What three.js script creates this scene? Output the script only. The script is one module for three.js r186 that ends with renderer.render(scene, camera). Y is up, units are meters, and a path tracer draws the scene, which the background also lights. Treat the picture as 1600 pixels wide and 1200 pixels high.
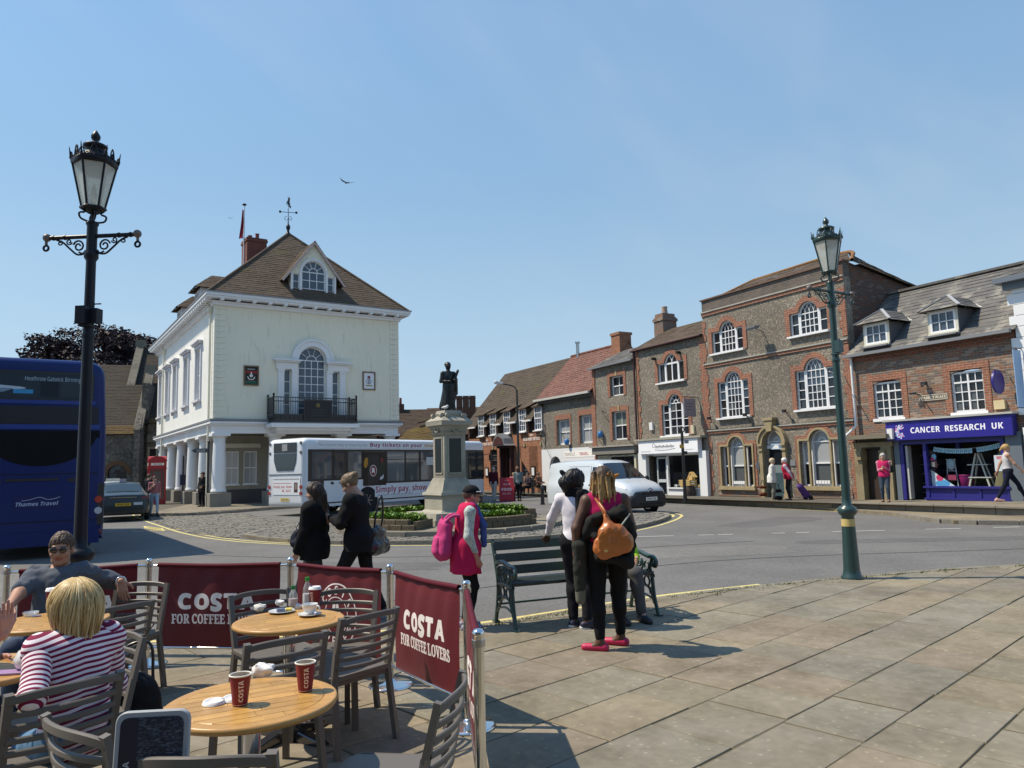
import * as THREE from 'three';
import { mergeGeometries, toCreasedNormals } from 'three/addons/utils/BufferGeometryUtils.js';

// value noise used by the sky and the materials
const hash = (x, y, s) => { let h = Math.imul(x, 374761393) ^ Math.imul(y, 668265263) ^ Math.imul(s, 2147483647 ^ 0x5bd1e995); h = Math.imul(h ^ (h >>> 13), 1274126177); return ((h ^ (h >>> 16)) >>> 0) / 4294967296; };
const lerp = (a, b, t) => a + (b - a) * t;
// ---------------------------------------------------------------- camera, sky, sun, exposure
const scene = new THREE.Scene();
const EYE = 1.68, FOC = 1157, PITCH = Math.atan(129 / 1157), ROLL = 1.47 * Math.PI / 180;
const camera = new THREE.PerspectiveCamera(2 * Math.atan(600 / FOC) * 180 / Math.PI, 4 / 3,0.1,900);
camera.position.set(0, EYE, 0);
const fwd = new THREE.Vector3(0, Math.sin(PITCH), -Math.cos(PITCH));
const u0 = new THREE.Vector3(0, Math.cos(PITCH), Math.sin(PITCH)), r0 = new THREE.Vector3(1,0,0);
const camR = r0.clone().multiplyScalar(Math.cos(ROLL)).addScaledVector(u0,-Math.sin(ROLL));
const camU = r0.clone().multiplyScalar(Math.sin(ROLL)).addScaledVector(u0, Math.cos(ROLL));
camera.quaternion.setFromRotationMatrix(new THREE.Matrix4().makeBasis(camR, camU, fwd.clone().negate()));
scene.add(camera);
const SUN = new THREE.Vector3(-1,1.5,-0.12).normalize();
{
const W = 1024, H = 512, data = new Float32Array(W * H * 4);
const zen = [0.135,0.285,0.57], mid = [0.285,0.475,0.70], hor = [0.50,0.675,0.81], gnd = [0.17,0.16,0.14];
const sm = (x) => { x = Math.min(1, Math.max(0, x)); return x * x * (3 - 2 * x); };
for (let j = 0; j < H; j++) {
const el = ((j + 0.5) / H - 0.5) * Math.PI, y = Math.sin(el);
for (let i = 0; i < W; i++) {
const a = ((i + 0.5) / W - 0.5) * 2 * Math.PI, x = Math.cos(a) * Math.cos(el), z = Math.sin(a) * Math.cos(el);
const c = x * SUN.x + y * SUN.y + z * SUN.z;
const glow = 0.9 + 0.55 * Math.pow(Math.max(0, c * 0.5 + 0.5), 6);
const k1 = sm(y / 0.4), k2 = sm((y - 0.22) / 0.75);
const wisp = 1, wv = y > 0.05 ? 0.15 * sm((fbm((x / (y + 0.25) * 0.9 - z * 0.5) * 0.16 + 3, (z / (y + 0.25) * 0.35 + x * 0.6) * 0.5 + 3,8,5,77) - 0.5) * 3.2) * sm((y - 0.05) * 5) : 0;
for (let n = 0; n < 3; n++) {
let v = hor[n] + (mid[n] - hor[n]) * k1; v += (zen[n] - v) * k2;
v *= glow; v += (0.72 - v) * wv; data[(j * W + i) * 4 + n] = y > -0.01 ? v : gnd[n];
}
data[(j * W + i) * 4 + 3] = 1;
}
}
const t = new THREE.DataTexture(data, W, H, THREE.RGBAFormat, THREE.FloatType);
t.mapping = THREE.EquirectangularReflectionMapping; t.magFilter = THREE.LinearFilter; t.minFilter = THREE.LinearFilter; t.needsUpdate = true;
scene.background = t; scene.environment = t;
}
const sun = new THREE.DirectionalLight(0xfff0d8,4.9);
sun.name = 'sun'; sun.position.copy(SUN).multiplyScalar(120); sun.castShadow = true;
Object.assign(sun.shadow.camera, { left: -60, right: 60, top: 60, bottom: -60, near: 1, far: 260 });
sun.shadow.mapSize.set(4096,4096);
scene.add(sun, sun.target);
const renderer = new THREE.WebGLRenderer({ antialias: true });
renderer.toneMapping = THREE.LinearToneMapping; renderer.toneMappingExposure = 1.12;
renderer.shadowMap.enabled = true;

// ---------------------------------------------------------------- helpers
let seed = 7;
const rnd = () => { seed = (seed + 0x6d2b79f5) | 0; let t = Math.imul(seed ^ (seed >>> 15), 1 | seed); t = (t + Math.imul(t ^ (t >>> 7), 61 | t)) ^ t; return ((t ^ (t >>> 14)) >>> 0) / 4294967296; };
const rr = (a, b) => a + (b - a) * rnd();
const V = (x, y, z) => new THREE.Vector3(x, y, z);
const PI = Math.PI, sin = Math.sin, cos = Math.cos, hyp = Math.hypot, clamp = (x, a, b) => Math.min(b, Math.max(a, x));
const ss = (a, b, x) => { x = clamp((x - a) / (b - a), 0,1); return x * x * (3 - 2 * x); };
// where the view ray through a photo pixel meets the level y, or stands a given depth away
const pixelRay = (px, py) => fwd.clone().addScaledVector(camR, (px - 800) / FOC).addScaledVector(camU, -(py - 600) / FOC);
const gp = (px, py, y = 0) => { const d = pixelRay(px, py), t = (y - EYE) / d.y; return V(d.x * t, y, d.z * t); };
const ap = (px, py, depth) => { const d = pixelRay(px, py), t = depth / -d.z; return V(d.x * t, EYE + d.y * t, d.z * t); };

const used = {};
const numbered = (n) => { const k = used[n] = (used[n] ?? -1) + 1; return k ? n + '_' + String(k).padStart(3, '0') : n; };
function tag(o, label, category, group) { o.userData = { label, category }; if (group) o.userData.group = group; return o; }
function thing(name, label, category, pos = [0,0,0], turn = 0, group) {
const o = new THREE.Group(); o.name = numbered(name); o.position.set(...(pos.isVector3 ? pos.toArray() : pos)); o.rotation.y = turn; scene.add(o); return tag(o, label, category, group);
}
function part(parent, name, geo, mat, label) {
const m = new THREE.Mesh(geo, mat); m.name = parent === scene ? numbered(name) : name; m.castShadow = m.receiveShadow = true; parent.add(m); if (label) m.userData.label = label; return m;
}
const solo = (name, label, category, geo, mat, group) => tag(part(scene, name, geo, mat), label, category, group);
const struct = (name, geo, mat) => { const m = part(scene, name, geo, mat); m.userData.kind = 'structure'; return m; };
function structGroup(name) { const o = new THREE.Group(); o.name = numbered(name); o.userData.kind = 'structure'; scene.add(o); return o; }
const stuff = (m) => { m.userData.kind = 'stuff'; return m; };

function boxUV(g) {   // metre uv by dominant normal
if (g.index) g = g.toNonIndexed();
const p = g.attributes.position, n = p.count, uv = new Float32Array(n * 2), a = V(), b = V(), c = V(), e = V(), f = V();
for (let i = 0; i < n; i += 3) {
a.fromBufferAttribute(p, i); b.fromBufferAttribute(p, i + 1); c.fromBufferAttribute(p, i + 2);
e.subVectors(b, a).cross(f.subVectors(c, a)); const x = Math.abs(e.x), y = Math.abs(e.y), z = Math.abs(e.z);
[a, b, c].forEach((q, k) => { const o = (i + k) * 2; if (y >= x && y >= z) { uv[o] = q.x; uv[o + 1] = q.z; } else if (x >= z) { uv[o] = q.z; uv[o + 1] = q.y; } else { uv[o] = q.x; uv[o + 1] = q.y; } });
}
g.setAttribute('uv', new THREE.BufferAttribute(uv, 2)); return g;
}
const M4 = () => new THREE.Matrix4();
class B {   // collects geometries of one part
constructor() { this.g = []; }
add(g, m) { if (g.index) g = g.toNonIndexed(); else g = g.clone(); for (const k of Object.keys(g.attributes)) if (!['position', 'normal', 'uv'].includes(k)) g.deleteAttribute(k); if (m) g.applyMatrix4(m); g.clearGroups?.(); if (g.attributes.position.count) this.g.push(g); return this; }
box(w, h, d, x, y, z, ry = 0, rx = 0, rz = 0) { return this.add(new THREE.BoxGeometry(w, h, d), M4().makeTranslation(x, y, z).multiply(M4().makeRotationFromEuler(new THREE.Euler(rx, ry, rz, 'YXZ')))); }
cyl(r0, r1, h, x, y, z, seg = 12, rx = 0, rz = 0, ry = 0) { return this.add(new THREE.CylinderGeometry(r1, r0, h, seg), M4().makeTranslation(x, y, z).multiply(M4().makeRotationFromEuler(new THREE.Euler(rx, ry, rz, 'YXZ')))); }
bar(p, q, r, seg = 6, r1 = r) { const a = V(...p), b = V(...q), d = b.clone().sub(a), l = d.length(); return this.add(new THREE.CylinderGeometry(r1, r, l, seg), M4().compose(a.add(b).multiplyScalar(0.5), new THREE.Quaternion().setFromUnitVectors(V(0,1,0), d.normalize()), V(1,1,1))); }
beam(p, q, w, h, up = [0,1,0]) { const a = V(...p), b = V(...q), z = b.clone().sub(a), l = z.length(); z.normalize(); const x = V(...up).cross(z).normalize(), y = z.clone().cross(x); const m = M4().makeBasis(x, y, z); m.setPosition(a.add(b).multiplyScalar(0.5)); return this.add(new THREE.BoxGeometry(w, h, l), m); }
tube(pts, r, n = 24, seg = 6, closed = false) { return this.add(new THREE.TubeGeometry(new THREE.CatmullRomCurve3(pts.map((p) => V(...p)), closed), n, r, seg, closed)); }
lathe(prof, x, y, z, seg = 20) { return this.add(new THREE.LatheGeometry(prof.map((p) => new THREE.Vector2(p[0], p[1])), seg), M4().makeTranslation(x, y, z)); }
sph(rx, ry, rz, x, y, z, n = 12) { return this.add(new THREE.SphereGeometry(1, n, Math.max(6, n * 0.7 | 0)), M4().makeTranslation(x, y, z).multiply(M4().makeScale(rx, ry, rz))); }
ext(shape, depth, m, bevel = 0) { return this.add(new THREE.ExtrudeGeometry(shape, { depth, bevelEnabled: bevel > 0, bevelSize: bevel, bevelThickness: bevel, bevelSegments: 1, curveSegments: 14 }), m); }
get geo() { return boxUV(mergeGeometries(this.g, false)); }
get raw() { return mergeGeometries(this.g, false); }
to(parent, name, mat, label) { return part(parent, name, this.geo, mat, label); }
}
const nb = () => new B();
const T = (x, y, z, ry = 0, s = 1) => M4().makeTranslation(x, y, z).multiply(M4().makeRotationY(ry)).multiply(M4().makeScale(s, s, s));
function poly(pts) { const s = new THREE.Shape(); pts.forEach((p, i) => i ? s.lineTo(p[0], p[1]) : s.moveTo(p[0], p[1])); return s; }
const rectPts = (x0, y0, x1, y1) => [[x0, y0],[x1, y0],[x1, y1],[x0, y1]];
function rrect(w, h, r, x = 0, y = 0) { const s = new THREE.Shape(); s.moveTo(x - w / 2 + r, y - h / 2); s.lineTo(x + w / 2 - r, y - h / 2); s.quadraticCurveTo(x + w / 2, y - h / 2, x + w / 2, y - h / 2 + r); s.lineTo(x + w / 2, y + h / 2 - r); s.quadraticCurveTo(x + w / 2, y + h / 2, x + w / 2 - r, y + h / 2); s.lineTo(x - w / 2 + r, y + h / 2); s.quadraticCurveTo(x - w / 2, y + h / 2, x - w / 2, y + h / 2 - r); s.lineTo(x - w / 2, y - h / 2 + r); s.quadraticCurveTo(x - w / 2, y - h / 2, x - w / 2 + r, y - h / 2); return s; }
const arcPts = (cx, cy, r, a0, a1, n = 14) => Array.from({ length: n + 1 }, (_, i) => { const a = a0 + (a1 - a0) * i / n; return [cx + r * cos(a), cy + r * sin(a)]; });
// outline of an opening: rectangle, or rectangle with a round head that reaches top y1
function opening(x0, y0, x1, y1, arch) { if (!arch) return rectPts(x0, y0, x1, y1); const r = (x1 - x0) / 2; return [[x0, y0],[x1, y0], ...arcPts((x0 + x1) / 2, y1 - r, r, 0, PI, 12)]; }
function wallGeo(outline, holes, depth, z) { const s = poly(outline); for (const h of holes) s.holes.push(new THREE.Path(h.map((p) => new THREE.Vector2(p[0], p[1])))); return boxUV(new THREE.ExtrudeGeometry(s, { depth, bevelEnabled: false, curveSegments: 10 }).translate(0,0, z - depth)); }

// ---------------------------------------------------------------- noise and textures
function vn(x, y, P, s) { const xi = Math.floor(x), yi = Math.floor(y); let fx = x - xi, fy = y - yi; fx = fx * fx * (3 - 2 * fx); fy = fy * fy * (3 - 2 * fy); const m = (v) => ((v % P) + P) % P, x0 = m(xi), x1 = m(xi + 1), y0 = m(yi), y1 = m(yi + 1); return lerp(lerp(hash(x0, y0, s), hash(x1, y0, s), fx), lerp(hash(x0, y1, s), hash(x1, y1, s), fx), fy); }
function fbm(u, v, P, oct, s) { let a = 0, w = 0.5, t = 0; for (let i = 0; i < oct; i++) { a += w * vn(u * P, v * P, P, s + i * 17); t += w; w *= 0.55; P *= 2; } return a / t; }
function cellNoise(u, v, P, s) { const x = u * P, y = v * P, xi = Math.floor(x), yi = Math.floor(y); let d1 = 9, d2 = 9, id = 0; for (let j = -1; j <= 1; j++) for (let i = -1; i <= 1; i++) { const cx = xi + i, cy = yi + j, mx = ((cx % P) + P) % P, my = ((cy % P) + P) % P, dx = cx + hash(mx, my, s) - x, dy = cy + hash(mx, my, s + 9) - y, d = dx * dx + dy * dy; if (d < d1) { d2 = d1; d1 = d; id = hash(mx, my, s + 5); } else if (d < d2) d2 = d; } return [Math.sqrt(d1), Math.sqrt(d2), id]; }
function noise3(x, y, z) { const xi = Math.floor(x), yi = Math.floor(y), zi = Math.floor(z); let a = x - xi, b = y - yi, c = z - zi; a = a * a * (3 - 2 * a); b = b * b * (3 - 2 * b); c = c * c * (3 - 2 * c); const h = (i, j, k) => hash(xi + i + 57 * (zi + k), yi + j, 3); return lerp(lerp(lerp(h(0,0,0), h(1,0,0), a), lerp(h(0,1,0), h(1,1,0), a), b), lerp(lerp(h(0,0,1), h(1,0,1), a), lerp(h(0,1,1), h(1,1,1), a), b), c) * 2 - 1; }
const toS = (c) => 255 * (c <= 0.0031308 ? 12.92 * c : 1.055 * Math.pow(c, 1 / 2.4) - 0.055);
function surf(size, metres, fn) {
const a = new Uint8Array(size * size * 4), b = new Uint8Array(size * size * 4);
for (let j = 0; j < size; j++) for (let i = 0; i < size; i++) {
const [r, g, bl, h] = fn((i + 0.5) / size, (j + 0.5) / size), o = (j * size + i) * 4;
a[o] = toS(clamp(r, 0,1)); a[o + 1] = toS(clamp(g, 0,1)); a[o + 2] = toS(clamp(bl, 0,1)); a[o + 3] = 255; b[o] = b[o + 1] = b[o + 2] = clamp(h, 0,1) * 255; b[o + 3] = 255;
}
const mk = (d, cs) => { const t = new THREE.DataTexture(d, size, size); t.wrapS = t.wrapT = THREE.RepeatWrapping; t.magFilter = THREE.LinearFilter; t.minFilter = THREE.LinearFilter; t.repeat.set(1 / metres, 1 / metres); t.colorSpace = cs; t.needsUpdate = true; return t; };
return { map: mk(a, THREE.SRGBColorSpace), bumpMap: mk(b, THREE.NoColorSpace) };
}
const C = (r, g, b) => new THREE.Color().setRGB(r, g, b);
const std = (c, roughness = 0.8, o = {}) => new THREE.MeshStandardMaterial({ color: c ? C(...c) : C(1,1,1), roughness, ...o });
const phys = (c, roughness = 0.5, o = {}) => new THREE.MeshPhysicalMaterial({ color: C(...c), roughness, ...o });
const sm = (s, bump, rough = 0.85, c) => std(c, rough, { ...s, bumpScale: bump });
function canvasTex(w, h, draw) { const c = document.createElement('canvas'); c.width = w; c.height = h; const x = c.getContext('2d'); draw(x, w, h); const t = new THREE.CanvasTexture(c); t.colorSpace = THREE.SRGBColorSpace; t.magFilter = THREE.LinearFilter; return t; }
const printMat = (w, h, draw, rough = 0.6, o = {}) => std(null, rough, { map: canvasTex(w, h, draw), ...o });
const mix3 = (a, b, t) => [lerp(a[0], b[0], t), lerp(a[1], b[1], t), lerp(a[2], b[2], t)];
const sc = (a, k) => [a[0] * k, a[1] * k, a[2] * k];
function brickSurf(size, nx, ny, metres, base, var_, mortar, extra) {
return surf(size, metres, (u, v) => {
const row = Math.floor(v * ny), x = u * nx + (row % 2) * 0.5, col = ((Math.floor(x) % nx) + nx) % nx, fx = x - Math.floor(x), fy = v * ny - row;
const e = Math.min(Math.min(fx, 1 - fx) * (ny / nx) * 0 + Math.min(fx, 1 - fx) * 3, Math.min(fy, 1 - fy) * 1.1), k = ss(0.07,0.16, e), n = fbm(u, v, 24,3,4), id = hash(col, row, 11), big = fbm(u, v, 3,3,31);
let c = sc(mix3(base, var_, id), 0.75 + 0.35 * n + 0.25 * (big - 0.5)); if (extra) c = extra(c, id, n, big, col, row);
c = mix3(sc(mortar, 0.8 + 0.4 * n), c, k); return [...c, 0.25 + 0.6 * k + 0.15 * n];
});
}
const S = {
asphalt: surf(1024,5, (u, v) => { const f = fbm(u, v, 170,2,1), m = fbm(u, v, 5,4,2), g = 0.14 * (0.72 + 0.42 * f + 0.4 * (m - 0.5)), sp = hash(Math.floor(u * 1024), Math.floor(v * 1024), 3) > 0.985 ? 1.35 : 1; return [g * 1.02 * sp, g * sp, g * 0.955 * sp, f]; }),
flag: surf(1024,3.1, (u, v) => { const a = fbm(u, v, 4,5,5), b = fbm(u, v, 60,3,6), c = fbm(u, v, 14,3,7), l = cellNoise(u, v, 34,8); const spot = l[0] < 0.13 && l[2] > 0.72 ? 1.35 : 1, k = (0.66 + 0.42 * a + 0.3 * (b - 0.5) + 0.34 * (c - 0.5)) * spot; return [0.222 * k, (0.195 + 0.006 * a) * k, (0.142 + 0.02 * c) * k, 0.5 * b + 0.5 * c]; }),
cobble: surf(256,1, (u, v) => { const a = fbm(u, v, 6,4,9); const k = 0.7 + 0.6 * a; return [0.15 * k, 0.145 * k, 0.13 * k, a]; }),
stone: surf(512,2, (u, v) => { const a = fbm(u, v, 4,5,12), b = fbm(u, v, 50,3,13), st = ss(0.55,0.8, fbm(u, v, 3,4,14)); const k = 0.8 + 0.3 * a + 0.2 * (b - 0.5) - 0.28 * st; return [0.355 * k, 0.335 * k, 0.275 * k, b]; }),
stucco: surf(512,4, (u, v) => { const a = fbm(u, v, 3,5,15), b = fbm(u, v, 90,2,16), st = fbm(u, v * 0.12,40,3,18), k = 0.9 + 0.1 * a - 0.2 * ss(0.55,0.9, st) * ss(0.35,0.7, a); return [k, k * 0.995, k * 0.965,0.6 * b + 0.4 * a]; }),
flint: surf(1024,5, (u, v) => { const w = 0.012 * (fbm(u, v, 20,2,2) - 0.5), q = cellNoise(u + w, v + w, 104,21), e = q[1] - q[0], k = ss(0.05,0.22, e), n = fbm(u, v, 80,2,22), big = fbm(u, v, 3,4,23); const f = mix3([0.15,0.14,0.122],[0.40,0.37,0.31], Math.pow(q[2],3)); const c = mix3([0.235,0.205,0.155], f, k); const m = 0.85 + 0.35 * (n - 0.5) + 0.7 * (big - 0.5); return [c[0] * m, c[1] * m * 0.97, c[2] * m * 0.93, k * (0.5 + 0.5 * q[2])]; }),
red: brickSurf(512,8,24,1.8,[0.335,0.118,0.062],[0.24,0.08,0.05],[0.3,0.25,0.19]),
mixed: brickSurf(1024,14,42,3.15,[0.27,0.13,0.08],[0.17,0.085,0.06],[0.26,0.22,0.17], (c, id, n) => id > 0.62 ? mix3(c, [0.13,0.12,0.11],0.75) : id < 0.12 ? mix3(c, [0.30,0.27,0.23],0.6) : c),
post: brickSurf(512,10,30,2.25,[0.37,0.15,0.075],[0.27,0.10,0.055],[0.28,0.2,0.13]),
grey: brickSurf(512,10,30,2.25,[0.15,0.12,0.10],[0.10,0.085,0.08],[0.17,0.15,0.12]),
tile: surf(512,2.4, (u, v) => { const a = fbm(u, v, 3,5,40), b = fbm(u, v, 40,3,41), id = hash(Math.floor(u * 14), Math.floor(v * 24), 4), moss = ss(0.58,0.75, fbm(u, v, 4,4,42)); const k = 0.6 + 0.4 * a + 0.45 * id; const c = mix3(sc([0.086,0.06,0.04], k), [0.12,0.105,0.03], moss * 0.6); return [...c, b]; }),
redtile: surf(512,2.4, (u, v) => { const a = fbm(u, v, 3,5,43), b = fbm(u, v, 40,3,44), id = hash(Math.floor(u * 14), Math.floor(v * 24), 5), li = hash(Math.floor(u * 60), Math.floor(v * 90), 6) > 0.975 ? 1 : 0; const k = 0.55 + 0.4 * a + 0.5 * id; return [...mix3(sc([0.145,0.064,0.048], k), [0.4,0.33,0.28], li * 0.7), b]; }),
slate: surf(512,2.4, (u, v) => { const a = fbm(u, v, 3,5,45), b = fbm(u, v, 30,3,46), id = hash(Math.floor(u * 10), Math.floor(v * 16), 7), li = ss(0.6,0.78, fbm(u, v, 5,4,47)); const k = 0.65 + 0.45 * a + 0.3 * id; return [...mix3(sc([0.108,0.105,0.1], k), [0.33,0.31,0.26], li * 0.55), b]; }),
churchStone: surf(512,3, (u, v) => { const q = cellNoise(u, v, 18,50), k = ss(0.04,0.2, q[1] - q[0]), a = fbm(u, v, 3,4,51); const c = mix3([0.14,0.12,0.095], mix3([0.075,0.068,0.06],[0.2,0.18,0.15], q[2]), k); return [...sc(c, 0.6 + 0.6 * a), k]; }),
wood: surf(512,0.5, (u, v) => { const g = fbm(u * 0.5, v, 26,3,60), w = fbm(u, v, 3,3,61), k = 0.82 + 0.3 * (g - 0.5) + 0.22 * (w - 0.5); return [0.58 * k, 0.32 * k, 0.098 * k, g]; }),
leaf: surf(128,1, (u, v) => { const a = fbm(u, v, 4,3,70); return [0.8 + 0.3 * a, 0.8 + 0.3 * a, 0.8, a]; }),
fabric: surf(256,0.25, (u, v) => { const a = fbm(u, v, 5,4,80), b = 0.5 + 0.5 * Math.sin(u * 2 * PI * 90) * Math.sin(v * 2 * PI * 90); const k = 0.85 + 0.2 * a + 0.08 * b; return [k, k, k, 0.5 * a + 0.5 * b]; }),
};
const cloth = (c, rough = 0.9, o = {}) => phys(c, rough, { map: S.fabric.map, bumpMap: S.fabric.bumpMap, bumpScale: 0.0008, sheen: 0.06, sheenRoughness: 0.8, specularIntensity: 0.35, ...o });
const M = {
asphalt: sm(S.asphalt, 0.006,0.9), cobble: sm(S.cobble, 0.01,0.75), stone: sm(S.stone, 0.006,0.85), kerb: sm(S.stone, 0.006,0.85,[0.62,0.6,0.6]),
cream: sm(S.stucco, 0.004,0.85,[0.82,0.79,0.66]), white: sm(S.stucco, 0.003,0.7,[0.82,0.82,0.80]), trim: std([0.74,0.75,0.76],0.55), shopWhite: std([0.78,0.80,0.82],0.4),
flint: sm(S.flint, 0.02,0.85,[1.24,1.24,1.26]), red: sm(S.red, 0.006,0.85), mixed: sm(S.mixed, 0.008,0.85), post: sm(S.post, 0.006,0.85), grey: sm(S.grey, 0.006,0.88),
tile: sm(S.tile, 0.012,0.9), redtile: sm(S.redtile, 0.012,0.88), slate: sm(S.slate, 0.008,0.75), church: sm(S.churchStone, 0.02,0.9), churchRoof: sm(S.tile, 0.012,0.92,[0.46,0.5,0.54]),
buff: sm(S.stone, 0.004,0.8,[1.0,0.86,0.6]), lead: std([0.22,0.23,0.245],0.55, { metalness: 0.2 }),
pane: phys([0.012,0.015,0.02],0.05, { ior: 1.52 }), pane2: phys([0.035,0.04,0.046],0.04, { ior: 1.52 }), pane3: phys([0.02,0.018,0.016],0.12, { ior: 1.5 }), pane4: phys([0.09,0.1,0.105],0.07), paneSky: phys([0.05,0.075,0.11],0.06, { ior: 1.6 }), paneBlind: phys([0.34,0.36,0.37],0.12, { ior: 1.5 }),
glass: phys([0.93,0.96,0.96],0.02, { transmission: 1, thickness: 0, ior: 1.5 }),
dark: std([0.012,0.012,0.013],0.8), black: phys([0.012,0.012,0.014],0.35, { clearcoat: 0.4, clearcoatRoughness: 0.3 }), iron: phys([0.012,0.013,0.02],0.42, { specularIntensity: 0.6 }),
green: phys([0.014,0.045,0.042],0.38, { clearcoat: 0.5, clearcoatRoughness: 0.25 }), gold: std([0.55,0.42,0.16],0.5), chrome: std([0.78,0.77,0.74],0.12, { metalness: 1 }), steel: std([0.5,0.5,0.5],0.3, { metalness: 1 }),
rubber: std([0.02,0.02,0.02],0.85), yellow: sm(S.stucco, 0.002,0.8,[0.62,0.54,0.22]), roadWhite: sm(S.stucco, 0.002,0.8,[0.55,0.55,0.52]),
wood: sm(S.wood, 0.0006,0.38), darkwood: sm(S.wood, 0.001,0.6,[0.12,0.10,0.12]), doorBrown: std([0.035,0.02,0.013],0.6),
};
// ---------------------------------------------------------------- polygon and paving tools (x, z)
const V2 = (v) => [v.x, v.z];
function clipHalf(p, ax, az, bx, bz) { const out = [], side = (q) => (bx - ax) * (q[1] - az) - (bz - az) * (q[0] - ax); for (let i = 0; i < p.length; i++) { const a = p[i], b = p[(i + 1) % p.length], sa = side(a), sb = side(b); if (sa >= 0) out.push(a); if (sa * sb < 0) { const t = sa / (sa - sb); out.push([lerp(a[0], b[0], t), lerp(a[1], b[1], t)]); } } return out; }
function signedArea(p) { let s = 0; for (let i = 0; i < p.length; i++) { const a = p[i], b = p[(i + 1) % p.length]; s += a[0] * b[1] - b[0] * a[1]; } return s / 2; }
function clipConvex(p, poly) { const ccw = signedArea(poly) > 0; for (let i = 0; i < poly.length && p.length; i++) { const a = poly[i], b = poly[(i + 1) % poly.length]; p = ccw ? clipHalf(p, a[0], a[1], b[0], b[1]) : clipHalf(p, b[0], b[1], a[0], a[1]); } return p; }
function inside(poly, x, z) { let r = false; for (let i = 0, j = poly.length - 1; i < poly.length; j = i++) { const a = poly[i], b = poly[j]; if ((a[1] > z) !== (b[1] > z) && x < (b[0] - a[0]) * (z - a[1]) / (b[1] - a[1]) + a[0]) r = !r; } return r; }
// a slab with chamfered top edge over a polygon; hAt(x,z) gives its top
function slab(p, hAt, depth, bevel = 0.006) {
if (signedArea(p) > 0) p = p.slice().reverse();
let cx = 0, cz = 0; for (const q of p) { cx += q[0]; cz += q[1]; } cx /= p.length; cz /= p.length;
const ins = p.map((q) => { const dx = q[0] - cx, dz = q[1] - cz, l = hyp(dx, dz) || 1; return [q[0] - dx / l * bevel * 1.4, q[1] - dz / l * bevel * 1.4]; });
const pos = [], n = p.length, tri = (a, b, c) => pos.push(...a, ...b, ...c);
const top = ins.map((q) => [q[0], hAt(q[0], q[1]), q[1]]), edge = p.map((q) => [q[0], hAt(q[0], q[1]) - bevel, q[1]]), bot = p.map((q) => [q[0], hAt(q[0], q[1]) - depth, q[1]]);
for (let i = 1; i < n - 1; i++) tri(top[0], top[i], top[i + 1]);
for (let i = 0; i < n; i++) { const j = (i + 1) % n; tri(edge[i], edge[j], top[j]); tri(edge[i], top[j], top[i]); tri(bot[i], bot[j], edge[j]); tri(bot[i], edge[j], edge[i]); }
const g = new THREE.BufferGeometry(); g.setAttribute('position', new THREE.Float32BufferAttribute(pos, 3)); g.computeVertexNormals(); return boxUV(g);
}
// sheet over a polygon, triangulated by Shape
function sheet(p, y) { const g = new THREE.ShapeGeometry(poly(p.map((q) => [q[0],-q[1]])), 8); g.rotateX(-PI / 2); g.translate(0, y, 0); return boxUV(g); }
// stones in courses over a convex polygon
function courses(area, ang, wid, len, gap, jitter = 0) {
const u = [cos(ang), -sin(ang)], v = [sin(ang), cos(ang)], out = []; let a0 = 1e9, a1 = -1e9, b0 = 1e9, b1 = -1e9;
for (const p of area) { const a = p[0] * u[0] + p[1] * u[1], b = p[0] * v[0] + p[1] * v[1]; a0 = Math.min(a0, a); a1 = Math.max(a1, a); b0 = Math.min(b0, b); b1 = Math.max(b1, b); }
for (let b = b0 - rr(0,0.3); b < b1;) { const w = rr(...wid); for (let a = a0 - rr(0, len[1]); a < a1;) { const l = rr(...len), j = () => rr(-jitter, jitter), q = [[a + gap / 2 + j(), b + gap / 2 + j()],[a + l - gap / 2 + j(), b + gap / 2 + j()],[a + l - gap / 2 + j(), b + w - gap / 2 + j()],[a + gap / 2 + j(), b + w - gap / 2 + j()]].map(([s, t]) => [s * u[0] + t * v[0], s * u[1] + t * v[1]]); const c = clipConvex(q, area); if (c.length > 2 && Math.abs(signedArea(c)) > 0.01) out.push(c); a += l; } b += w; }
return out;
}
function ribbon(pts, w, y, off = 0) {   // painted line along a polyline of [x,z]
const c = new THREE.CatmullRomCurve3(pts.map((p) => V(p[0],0, p[1]))), n = pts.length * 8, q = c.getSpacedPoints(n), pos = [];
const e = q.map((p, i) => { const a = q[Math.max(0, i - 1)], b = q[Math.min(n, i + 1)], dx = b.x - a.x, dz = b.z - a.z, l = hyp(dx, dz), nx = -dz / l, nz = dx / l; return [[p.x + nx * (off - w / 2), y, p.z + nz * (off - w / 2)],[p.x + nx * (off + w / 2), y, p.z + nz * (off + w / 2)]]; });
for (let i = 0; i < n; i++) { const [a, b] = e[i],[d, c2] = e[i + 1]; pos.push(...a, ...c2, ...b, ...a, ...d, ...c2); }
const g = new THREE.BufferGeometry(); g.setAttribute('position', new THREE.Float32BufferAttribute(pos, 3)); g.computeVertexNormals(); const nn = g.attributes.normal; if (nn.getY(0) < 0) { for (let i = 0; i < pos.length; i += 9) for (let k = 0; k < 3; k++) { const t = pos[i + 3 + k]; pos[i + 3 + k] = pos[i + 6 + k]; pos[i + 6 + k] = t; } g.setAttribute('position', new THREE.Float32BufferAttribute(pos, 3)); g.computeVertexNormals(); } return boxUV(g);
}
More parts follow.
